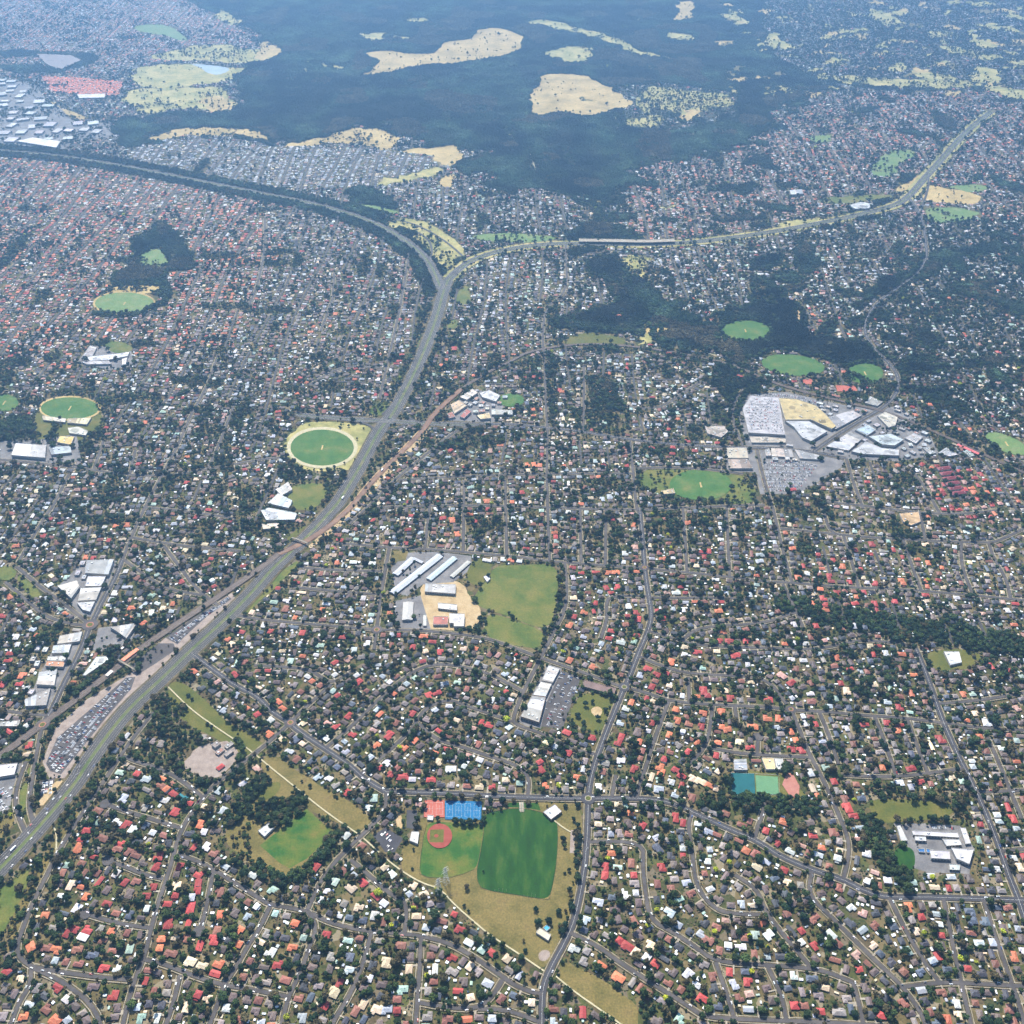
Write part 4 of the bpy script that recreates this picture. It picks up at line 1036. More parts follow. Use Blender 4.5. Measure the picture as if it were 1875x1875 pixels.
def big(name, label, cat, px, h, color, group=None, units=3, wall='wall_pale', windows=False, world=None):
    w = world or PP(px)
    color = tuple(c_ * .55 for c_ in color)
    area = sum(w[i-1][0] * w[i][1] - w[i][0] * w[i-1][1] for i in range(len(w)))
    if area < 0: w = w[::-1]
    cx, cy = sum(p[0] for p in w) / len(w), sum(p[1] for p in w) / len(w)
    r = empty(name, (cx, cy, 0)); tag(r, label, cat, group)
    L = [(x - cx, y - cy) for x, y in w]; I = inset(L, .5)
    n = len(L); t = h + .7
    vs = [(x, y, 0) for x, y in L] + [(x, y, t) for x, y in L] + [(x, y, t) for x, y in I] + [(x, y, h - .05) for x, y in I]
    fs = []
    for i in range(n):
        j = (i + 1) % n
        fs += [(i, j, n+j, n+i), (n+i, n+j, 2*n+j, 2*n+i), (2*n+i, 2*n+j, 3*n+j, 3*n+i)]
    mesh_obj('wall', vs, fs, M[wall], r)
    rnd = random.Random(int(cx * 7 + cy))
    I = inset(L, .5)
    ro = sheet('roof', I, h, M['roof_sheet'], r); ro.color = (*jitter(color, .05), 1)
    if n != 4 and units >= 3:
        for _ in range(26):
            x, y = rnd.uniform(min(p_[0] for p_ in I), max(p_[0] for p_ in I)), rnd.uniform(min(p_[1] for p_ in I), max(p_[1] for p_ in I))
            hw, hh, an = rnd.uniform(5, 17), rnd.uniform(3, 9), rnd.choice((0, .45, -.5))
            q4 = [(x + a_*hw*math.cos(an) - b_*hh*math.sin(an), y + a_*hw*math.sin(an) + b_*hh*math.cos(an)) for a_, b_ in ((-1,-1),(1,-1),(1,1),(-1,1))]
            if not all(inside(z_, inset(L, 1.5)) for z_ in q4): continue
            f_ = rnd.choice((1.08, .9, .8, .66, .55, .4))
            pn = sheet('roof_section', q4, h + .2 + .02 * _, M['roof_sheet'], r); pn.color = (*[min(.85, c_ * f_) for c_ in color], 1)
    if n == 4 and units >= 3:
        e0 = math.hypot(I[1][0]-I[0][0], I[1][1]-I[0][1]) + math.hypot(I[2][0]-I[3][0], I[2][1]-I[3][1]); e1 = math.hypot(I[2][0]-I[1][0], I[2][1]-I[1][1]) + math.hypot(I[3][0]-I[0][0], I[3][1]-I[0][1])
        J = I if e0 > e1 else I[1:] + I[:1]
        lp = lambda a, b, t_: (a[0] + (b[0]-a[0])*t_, a[1] + (b[1]-a[1])*t_)
        cuts = [0] + sorted(rnd.uniform(.08, .92) for _ in range(rnd.randint(2, 5))) + [1]
        for a_, b_ in zip(cuts[:-1], cuts[1:]):
            if rnd.random() < .25: continue
            a2, b2 = a_ + .004, b_ - .004
            if b2 - a2 < .03: continue
            f_ = rnd.choice((1.06, .95, .88, .78, .62, .5)); tn = rnd.choice(((1, 1, 1), (1, .96, .88), (.94, .98, 1.04), (1, .9, .84)))
            pn = sheet('roof_section', [lp(J[0], J[1], a2), lp(J[0], J[1], b2), lp(J[3], J[2], b2), lp(J[3], J[2], a2)], h + .25 + rnd.uniform(0, .3), M['roof_sheet'], r)
            pn.color = (*[min(.85, c_ * f_ * t_) for c_, t_ in zip(color, tn)], 1)
    xs = [p[0] for p in L]; ys = [p[1] for p in L]
    k = 0; tries = 0
    while k < units and tries < 40:
        tries += 1
        x, y = rnd.uniform(min(xs), max(xs)) * .75, rnd.uniform(min(ys), max(ys)) * .75
        if not inside((x, y), inset(L, 4)): continue
        box_part('roof_unit', M['steel'], ro, (x, y, h), (rnd.uniform(2, 4.5), rnd.uniform(2, 3.5), rnd.uniform(1.1, 2)), rnd.choice((0, .6)))
        k += 1
    if windows:
        for i in range(n):
            a, b = Vector(L[i]), Vector(L[(i+1) % n]); d = b - a
            if d.length < 9 or (d.x) < .3 * d.length: continue      # walls that face the camera side
            d.normalize(); nn = int((b - a).length / 5)
            for q in range(nn):
                c = a + (b - a) * ((q + .5) / nn) + Vector((d.y, -d.x)) * .05
                box_part('window', M['glass'], r, (c.x, c.y, .9), (3.2, .16, min(2.2, h - 1.4)), math.atan2(d.y, d.x))
    block_poly(w)
    BIG.append((cx, cy, label))
    return r
def inside(p, poly):
    x, y = p; c = False
    for i in range(len(poly)):
        (xa, ya), (xb, yb) = poly[i-1], poly[i]
        if (ya > y) != (yb > y) and x < (xb - xa) * (y - ya) / (yb - ya) + xa: c = not c
    return c
def hall(name, label, cat, p0, p1, width, h, color, group=None, pitch=.22, gable=True):
    a, b = Vector(P(*p0)), Vector(P(*p1))
    color = tuple(c_ * .55 for c_ in color)
    d = b - a; c = (a + b) / 2; rz = math.atan2(d.y, d.x)
    s = Shape(); s.block(0, 0, d.length, width, h, pitch=pitch, gable=gable, ov=.4, along='x')
    V, T, K = s.arrays()
    r = empty(name, (c.x, c.y, 0), rz); tag(r, label, cat, group)
    mesh_obj('wall', V.tolist(), T[K == 0].tolist(), M['wall_pale'], r)
    ro = mesh_obj('roof', V.tolist(), T[K == 1].tolist(), M['roof_obj'], r); ro.color = (*jitter(color, .05), 1)
    nn = int(d.length / 7)
    side = -1 if math.cos(rz) > 0 else 1
    for q in range(nn):
        box_part('window', M['glass'], r, (-d.length / 2 + (q + .5) * d.length / nn, side * (width / 2 + .05), 1.0), (4, .16, 1.4))
        if q % 3 == 1: box_part('skylight', M['steel'], ro, (-d.length / 2 + (q + .5) * d.length / nn, side * width * .2, h + width * pitch * .28), (1.6, 1.6, .5))
    n = Vector((-math.sin(rz), math.cos(rz))) * (width / 2)
    block_poly([tuple(a + n), tuple(b + n), tuple(b - n), tuple(a - n)])
    return r
WH, CR, GY, BL = (.68, .68, .67), (.70, .60, .46), (.52, .56, .60), (.60, .65, .70)
SCH = 'buildings of the school with the sandy yard'
hall('school_block', 'longest pale grey school wing slanting across the yard of the sandy school', 'school', (718, 1088), (806, 1019), 17, 4, BL, SCH)
hall('school_block', 'slanting grey school wing just east of the longest wing', 'school', (785, 1063), (833, 1023), 14, 4, BL, SCH)
hall('school_block', 'short slanting grey school wing west of the longest wing', 'school', (724, 1054), (757, 1024), 15, 4, BL, SCH)
hall('school_block', 'small crosswise link roof at the top of the short west wing', 'school', (757, 1024), (774, 1032), 7, 3.4, BL, SCH)
hall('school_block', 'narrow cream school wing at the east end of the slanting wings', 'school', (827, 1058), (859, 1030), 10, 3.6, (.62, .6, .55), SCH)
big('school_hall', 'wide pale hall with stepped roof on the bare sand', 'school', [(779,1072),(835,1074),(834,1091),(778,1087)], 6, (.62,.66,.68), SCH, 4, windows=True)
big('school_hall', 'white school building in the middle of the sand yard', 'school', [(802,1107),(837,1110),(837,1121),(802,1117)], 5, WH, SCH, 2, windows=True)
big('school_hall', 'red-roofed school building beside the white gymnasium', 'school', [(794,1132),(821,1132),(820,1147),(793,1147)], 5, (.5,.13,.09), SCH, 1)
big('gymnasium', 'white gymnasium beside the red-roofed school building', 'gymnasium', [(823,1128),(851,1129),(850,1152),(831,1152),(831,1146),(823,1146)], 8, WH, SCH, 2, windows=True)
hall('school_block', 'pale gabled school hall standing apart near the roundabout', 'school', (746, 1138), (748, 1106), 22, 5, (.66,.62,.58), SCH)
big('school_shed', 'small white shed between the sand yard and the school field', 'shed', [(885,1058),(892,1055),(898,1062),(892,1068)], 3.5, WH, None, 0)
big('school_shed', 'narrow white building along the school driveway', 'school', [(775,1127),(781,1129),(781,1148),(775,1148)], 3.5, WH, SCH, 0)
hall('school_shed', 'low white classroom behind the sandy patch at the school field', 'school', (884, 1026), (900, 1029), 9, 3.5, WH, SCH)
SHOP = 'shopping strip with the long car park'
big('supermarket', 'large white supermarket roof at the lower end of the long car park', 'supermarket', [(953,1317),(987,1328),(999,1282),(974,1279)], 8, WH, SHOP, 5, 'wall', True)
big('shop_row', 'stepped white shop roofs between the supermarket and the upper street', 'shops', [(976,1276),(999,1279),(1010,1256),(990,1252)], 5.5, WH, SHOP, 4)
big('shop_row', 'white shop roofs at the upper end of the long car park', 'shops', [(992,1249),(1012,1253),(1025,1228),(1004,1222)], 5, WH, SHOP, 4)
big('apartment_block', 'brown-roofed flats with a white strip beside the two-lane roundabout', 'flats', [(1070,1249),(1128,1264),(1124,1276),(1066,1260)], 6, (.2,.12,.1), None, 0, 'wall', True)
big('clubhouse', 'square white clubhouse at the corner of the big playing field', 'clubhouse', [(994,1490),(1001,1485),(1016,1476),(1029,1489),(1009,1504)], 5, WH, None, 1, 'wall', True)
big('park_pavilion', 'cream park pavilion on the dry grass beside the curving main road', 'pavilion', [(981,1710),(988,1701),(1009,1714),(1004,1725)], 4, CR, None, 0)
o = big('shade_canopy', 'bright blue shade canopy behind the cream park pavilion', 'canopy', [(994,1701),(1001,1695),(1008,1701),(1001,1707)], 3, (.03,.38,.62), None, 0)
big('field_clubrooms', 'white clubrooms on brown dirt beside the slanted football field', 'clubrooms', [(473,1524),(493,1509),(503,1518),(485,1535)], 4.5, WH, None, 1)
big('baseball_clubrooms', 'white clubrooms with gravel edge beside the baseball diamond', 'clubrooms', [(750,1542),(754,1525),(768,1526),(765,1548)], 4.5, WH, None, 1)
big('tennis_kiosk', 'small white kiosk at the corner of the red tennis courts', 'kiosk', [(783,1495),(794,1495),(793,1504),(782,1503)], 3, WH, None, 0)
RS_ = 'white-roofed school buildings on the east side'
for px, lab, h in [([(1641,1515),(1647,1514),(1661,1542),(1649,1543)], 'narrow white school block beside the dark tree belt', 4.5),
    ([(1668,1524),(1752,1528),(1755,1537),(1671,1532)], 'longest white school block across the asphalt yard', 5),
    ([(1674,1534),(1694,1535),(1695,1543),(1675,1542)], 'small white school wing under the left end of the longest block', 4.5),
    ([(1724,1539),(1755,1540),(1760,1550),(1732,1552)], 'white school wing under the east end of the longest block', 4.5),
    ([(1701,1560),(1737,1562),(1739,1577),(1704,1575)], 'white school hall beside the blue shade sails', 5.5),
    ([(1740,1557),(1781,1560),(1773,1587),(1750,1577)], 'large angular white school hall at the lower corner', 7),
    ([(1737,1585),(1757,1586),(1756,1596),(1738,1595)], 'small white school block lowest of the group', 4),
    ([(1757,1518),(1767,1519),(1777,1547),(1767,1548)], 'slim pale school block at the eastern fence', 4)]:
    big('school_building', lab, 'school', px, h, WH, RS_, 1, windows=True)
big('shade_sail', 'blue shade sail roof in the white school yard', 'shade sail', [(1679,1556),(1692,1556),(1693,1563),(1682,1562)], 3, (.03,.16,.4), None, 0)
big('shade_sail', 'second blue shade sail roof against the white school hall', 'shade sail', [(1695,1556),(1708,1558),(1706,1564),(1696,1563)], 3, (.03,.2,.5), None, 0)
big('bowls_club', 'pale grey bowls clubhouse above the teal bowling green', 'clubhouse', [(1343,1394),(1366,1393),(1368,1413),(1344,1413)], 5, (.62,.66,.7), None, 3)
big('bowls_club', 'yellow-roofed hall with a white half above the bowling greens', 'hall', [(1394,1391),(1416,1391),(1420,1412),(1402,1412)], 5, (.75,.6,.3), None, 1)
big('bowls_club', 'white annexe beside the yellow-roofed hall', 'hall', [(1417,1391),(1433,1392),(1435,1412),(1421,1412)], 5, WH, None, 2)
MALL = 'buildings of the large shopping mall'
for px, lab, h, c in [
    ([(1374,728),(1425,731),(1433,780),(1437,800),(1370,796),(1359,751)], 'pale rooftop car park deck of the shopping mall', 9, (.62,.6,.57)),
    ([(1425,733),(1457,735),(1493,747),(1510,762),(1530,785),(1522,790),(1484,773),(1437,773)], 'yellow mall roof behind the rooftop car park', 11, (.70,.53,.24)),
    ([(1437,775),(1480,775),(1514,794),(1484,812),(1468,805),(1453,786)], 'white mall hall below the yellow roof', 10, WH),
    ([(1511,768),(1560,754),(1578,763),(1529,789)], 'row of white and reddish shop roofs above the mall street', 7, (.68,.63,.6)),
    ([(1558,830),(1585,812),(1614,824),(1645,827),(1645,838),(1578,835)], 'wide white store with a scalloped front below the mall street', 9, WH),
    ([(1589,803),(1630,798),(1654,809),(1637,820),(1614,818)], 'pale grey store with a blue band above the wide white store', 10, (.6,.66,.68)),
    ([(1606,765),(1620,757),(1643,767),(1639,782),(1626,786)], 'square cream store below the railway by the mall', 8, (.72,.68,.55)),
    ([(1512,820),(1557,793),(1579,805),(1553,828)], 'white shop block in the fork of the mall streets', 7, (.72,.71,.7)),
    ([(1565,790),(1589,781),(1603,790),(1586,801)], 'pale blue-grey shop roof at the mall fork', 7, (.55,.66,.72)),
    ([(1372,802),(1403,802),(1438,806),(1438,813),(1376,813)], 'cream shop row along the street below the rooftop car park', 6, CR),
    ([(1411,823),(1449,825),(1453,840),(1413,838)], 'cream shop block across the street from the mall', 6, (.66,.6,.55)),
    ([(1454,825),(1499,836),(1499,844),(1464,842)], 'pale shop block beside the dense mall car park', 6, (.62,.62,.62)),
    ([(1583,740),(1593,728),(1616,738),(1606,746)], 'white sheds beside the curving road above the mall', 6, (.7,.7,.68)),
    ([(1656,805),(1672,796),(1689,803),(1676,815)], 'white flat-roofed store east of the grey banded store', 7, WH),
    ([(1717,832),(1732,822),(1755,835),(1738,838)], 'white triangular roof beside the railway car park', 6, WH),
    ([(1688,822),(1700,820),(1714,831),(1702,834)], 'pale curved roof next to the white triangular roof', 5, (.66,.68,.66)),
    ([(1762,828),(1772,825),(1785,836),(1775,839)], 'pale green roof east of the white triangular roof', 5, (.55,.64,.58)),
    ([(1330,823),(1366,823),(1370,842),(1332,842)], 'large cream warehouse store at the corner below the mall ring road', 8, CR),
    ([(1332,844),(1368,844),(1378,861),(1336,861)], 'tan warehouse store behind the oval', 8, (.66,.52,.42)),
    ([(1290,783),(1325,783),(1333,794),(1320,804),(1295,797)], 'tan hall among trees west of the mall ring road', 8, (.68,.58,.46))]:
    big('mall_building', lab, 'shop', px, h * .72, tuple(q_ * .86 for q_ in c), MALL, 8 if lab != 'pale rooftop car park deck of the shopping mall' else 2)
LS = 'shops of the western shopping street'
for px, lab, h, c in [
    ([(160,1031),(210,1029),(200,1057),(157,1054)], 'large grey-white store at the top of the western shopping street', 8, (.55,.58,.62)),
    ([(162,1059),(195,1059),(187,1077),(157,1077)], 'white shop block below the large grey-white store', 6, (.68,.68,.68)),
    ([(149,1081),(187,1079),(177,1102),(144,1104)], 'white shops with a red edge halfway down the street', 6, (.72,.69,.66)),
    ([(106,1077),(142,1067),(147,1079),(132,1100)], 'white hall with a curved side facing the diagonal road', 7, (.7,.68,.64)),
    ([(142,1107),(175,1105),(166,1124),(152,1120)], 'wedge of white shops at the large roundabout', 6, (.68,.68,.7)),
    ([(203,1153),(253,1145),(233,1173),(215,1160)], 'star-shaped white building between roundabout and railway', 7, (.72,.7,.66)),
    ([(111,1168),(152,1160),(147,1178),(106,1183)], 'cream shops just below the large roundabout', 6, (.7,.66,.6)),
    ([(99,1186),(132,1183),(127,1199),(96,1200)], 'white shops with pale blue edge below the cream shops', 6, (.66,.7,.74)),
    ([(89,1206),(124,1204),(121,1214),(87,1213)], 'white shop roof above the orange shop roof', 6, WH),
    ([(87,1214),(121,1215),(117,1225),(84,1223)], 'orange shop roof in the western shopping street', 6, (.6,.25,.12)),
    ([(73,1234),(106,1229),(101,1259),(68,1257)], 'pale cluster of shop roofs below the orange roof', 6, (.68,.66,.62)),
    ([(46,1285),(94,1264),(86,1295),(48,1297)], 'white warehouse shops at the bottom of the western street', 6, WH),
    ([(177,1206),(195,1204),(200,1211),(158,1240),(152,1240)], 'long white building beside the railway trees', 5, WH),
    ([(2,1325),(38,1322),(36,1333),(0,1333)], 'white shed beside the railway at the western edge', 5, WH),
    ([(-8,1405),(34,1401),(28,1422),(-8,1428)], 'white-roofed store above the freeway junction', 6, (.68,.66,.63))]:
    big('shop', lab, 'shop', px, h, c, LS, 3)
for px, lab, h, c in [
    ([(22,838),(30,816),(86,820),(84,843)], 'big white hall on the western road beside the two ovals', 8, (.82,.82,.86)),
    ([(105,813),(111,802),(137,803),(131,818)], 'bright yellow roofed hall below the western oval', 6, (.8,.58,.16)),
    ([(78,764),(122,769),(120,776),(80,772)], 'cream stand along the lower edge of the western oval', 5, (.75,.68,.5)),
    ([(125,769),(168,768),(160,780),(124,777)], 'yellow-cream building beside the stand at the western oval', 5, (.75,.66,.38)),
    ([(125,786),(145,784),(162,792),(158,800),(128,796)], 'pale roofed block between the yellow roofs', 5, (.68,.68,.55)),
    ([(90,822),(130,820),(132,832),(95,836)], 'grey-blue hall beside the big white western hall', 6, (.45,.52,.58)),
    ([(152,655),(166,636),(178,640),(170,655)], 'upright white wing of the far western school', 6, (.78,.78,.82)),
    ([(160,656),(215,651),(238,647),(235,655),(200,662),(165,664)], 'long white block of the far western school', 6, (.8,.8,.85)),
    ([(150,665),(200,663),(205,669),(160,670)], 'lowest grey-white block of the far western school', 5, (.66,.68,.74)),
    ([(224,660),(234,657),(230,674),(224,672)], 'white end block of the far western school by the road', 5, (.78,.78,.8)),
    ([(505,900),(528,886),(536,900),(516,911)], 'white hall below the round oval with a blue neighbour', 6, WH),
    ([(490,925),(510,907),(536,920),(530,934)], 'pale blue-white hall below the round oval', 6, (.6,.7,.78)),
    ([(478,938),(492,933),(545,943),(540,955),(488,956)], 'long pale hall closest to the freeway below the round oval', 6, (.68,.7,.74)),
    ([(480,963),(512,960),(510,970),(482,972)], 'cream block beside the car park below the round oval', 5, CR),
    ([(842,731),(865,716),(875,723),(855,736)], 'white factory roof above the railway', 7, (.74,.7,.64)),
    ([(878,723),(896,718),(916,728),(908,739),(883,731)], 'white factory roof beside the small green sports ground', 7, WH),
    ([(825,744),(840,736),(855,746),(832,761)], 'cream and orange workshop roof above the railway', 6, (.7,.55,.36)),
    ([(842,766),(855,752),(863,757),(850,769)], 'red workshop roof at the cross road', 6, (.45,.12,.1)),
    ([(873,764),(896,759),(899,769),(880,771)], 'yellow workshop roof at the cross road', 6, (.78,.6,.3)),
    ([(815,762),(828,757),(834,766),(822,769)], 'small orange-red workshop roof beside the railway', 5, (.52,.16,.1)),
    ([(900,752),(940,754),(938,762),(900,762)], 'long pale shed below the small green sports ground', 5, (.66,.66,.6)),
    ([(1727,1196),(1755,1196),(1760,1216),(1739,1221)], 'white covered reservoir roof on green grass', 5, (.82,.82,.82)),
    ([(1646,943),(1681,940),(1685,958),(1667,965),(1653,958)], 'tan flat roof among houses below the red apartments', 5, (.72,.48,.24)),
    ([(1552,380),(1575,373),(1598,377),(1590,385),(1565,386)], 'white hall beside the far interchange', 8, WH),
    ([(1445,352),(1468,350),(1470,358),(1448,360)], 'white hall west of the far interchange', 8, (.78,.78,.78)),
    ([(1210,902),(1233,897),(1236,906),(1214,908)], 'tan pavilion at the end of the eastern oval', 5, (.72,.55,.3)),
    ([(1400,828),(1408,824),(1412,838),(1402,838)], 'narrow pale shop beside the mall street', 6, (.6,.58,.56))]:
    big('large_building', lab, 'building', px, h, c, None, 3)
APT = 'maroon-roofed apartment rows near the railway'
rowsw = ['first','second','third','fourth','fifth','sixth']
for k in range(6):
    hall('apartment_row', f'maroon-roofed apartment row, {rowsw[k]} from the top of the dense red estate', 'apartments', (1716 + k*5, 862 + k*9), (1740 + k*5.4, 859 + k*9), 13, 6, (.30,.05,.06), APT, .4, False)
# industrial estate in the far west
IND = [(-20,142),(60,150),(88,186),(108,196),(140,228),(202,224),(206,250),(130,262),(116,276),(-20,262)]
indw = PP(IND)
tag(sheet('estate_ground', PP([(75,140),(150,143),(227,150),(215,176),(150,173),(95,168)]), nz(), M['red_pale']), kind='structure')
tag(sheet('industrial_yard', indw, nz(), M['yard']), kind='structure'); paint(nohouse, indw, True); paint(dens, indw, .14)
ord_ = ['first','second','third','fourth','fifth','sixth','seventh','eighth','ninth','tenth','eleventh','twelfth','thirteenth','fourteenth','fifteenth','sixteenth','seventeenth','eighteenth','nineteenth','twentieth']
nrow = 0
for v in (149, 157, 166, 175, 185, 196, 207, 218, 230, 243, 256):
    nrow += 1; q = 0
    for u in np.arange(-12, 208, 17):
        u2 = u + random.uniform(-4, 4); v2 = v + random.uniform(-2, 2) + 3 * math.sin(u / 30)
        x, y = P(u2, v2)
        if not (inside((x, y), indw) and inside((x + 30, y), indw)) or random.random() < .12: continue
        l, w = random.uniform(30, 58), random.uniform(28, 62); a = random.uniform(-.2, .5)
        c_, s_ = math.cos(a), math.sin(a)
        wp = [(x + dx * c_ - dy * s_, y + dx * s_ + dy * c_) for dx, dy in ((-l/2,-w/2),(l/2,-w/2),(l/2,w/2),(-l/2,w/2))]
        ii_, jj_ = rect_pts(x, y, a, l, w, 3)
        if blocked[ii_, jj_].any() or q >= 18: continue
        big('warehouse', f'white warehouse, {ord_[q]} from the west in the {ord_[nrow-1]} row of the far industrial estate', 'warehouse', None, random.uniform(6, 9), jitter((.55,.53,.53), .2), 'warehouses of the far industrial estate', 1, world=wp)
        q += 1
big('warehouse', 'long white warehouse beside the freeway in the far west', 'warehouse', [(30,262),(60,255),(112,262),(104,274)], 9, (.78,.77,.76), 'warehouses of the far industrial estate', 2)
big('warehouse', 'long white roof below the orange housing estate', 'warehouse', [(142,176),(193,175),(192,182),(145,183)], 9, (.74,.72,.7), None, 2)
big('warehouse', 'grey industrial shed ringed by trees in the far west', 'warehouse', [(66,100),(130,103),(150,112),(110,130),(88,122)], 6, (.20,.15,.14), None, 3)
ONES = ['','first','second','third','fourth','fifth','sixth','seventh','eighth','ninth','tenth','eleventh','twelfth','thirteenth','fourteenth','fifteenth','sixteenth','seventeenth','eighteenth','nineteenth']
TENS = {20:'twent',30:'thirt',40:'fort',50:'fift',60:'sixt',70:'sevent',80:'eight',90:'ninet'}
def ordinal(n):
    if n < 20: return ONES[n]
    if n % 10 == 0: return TENS[n] + 'ieth'
    return TENS[n // 10 * 10] + 'y-' + ONES[n % 10]
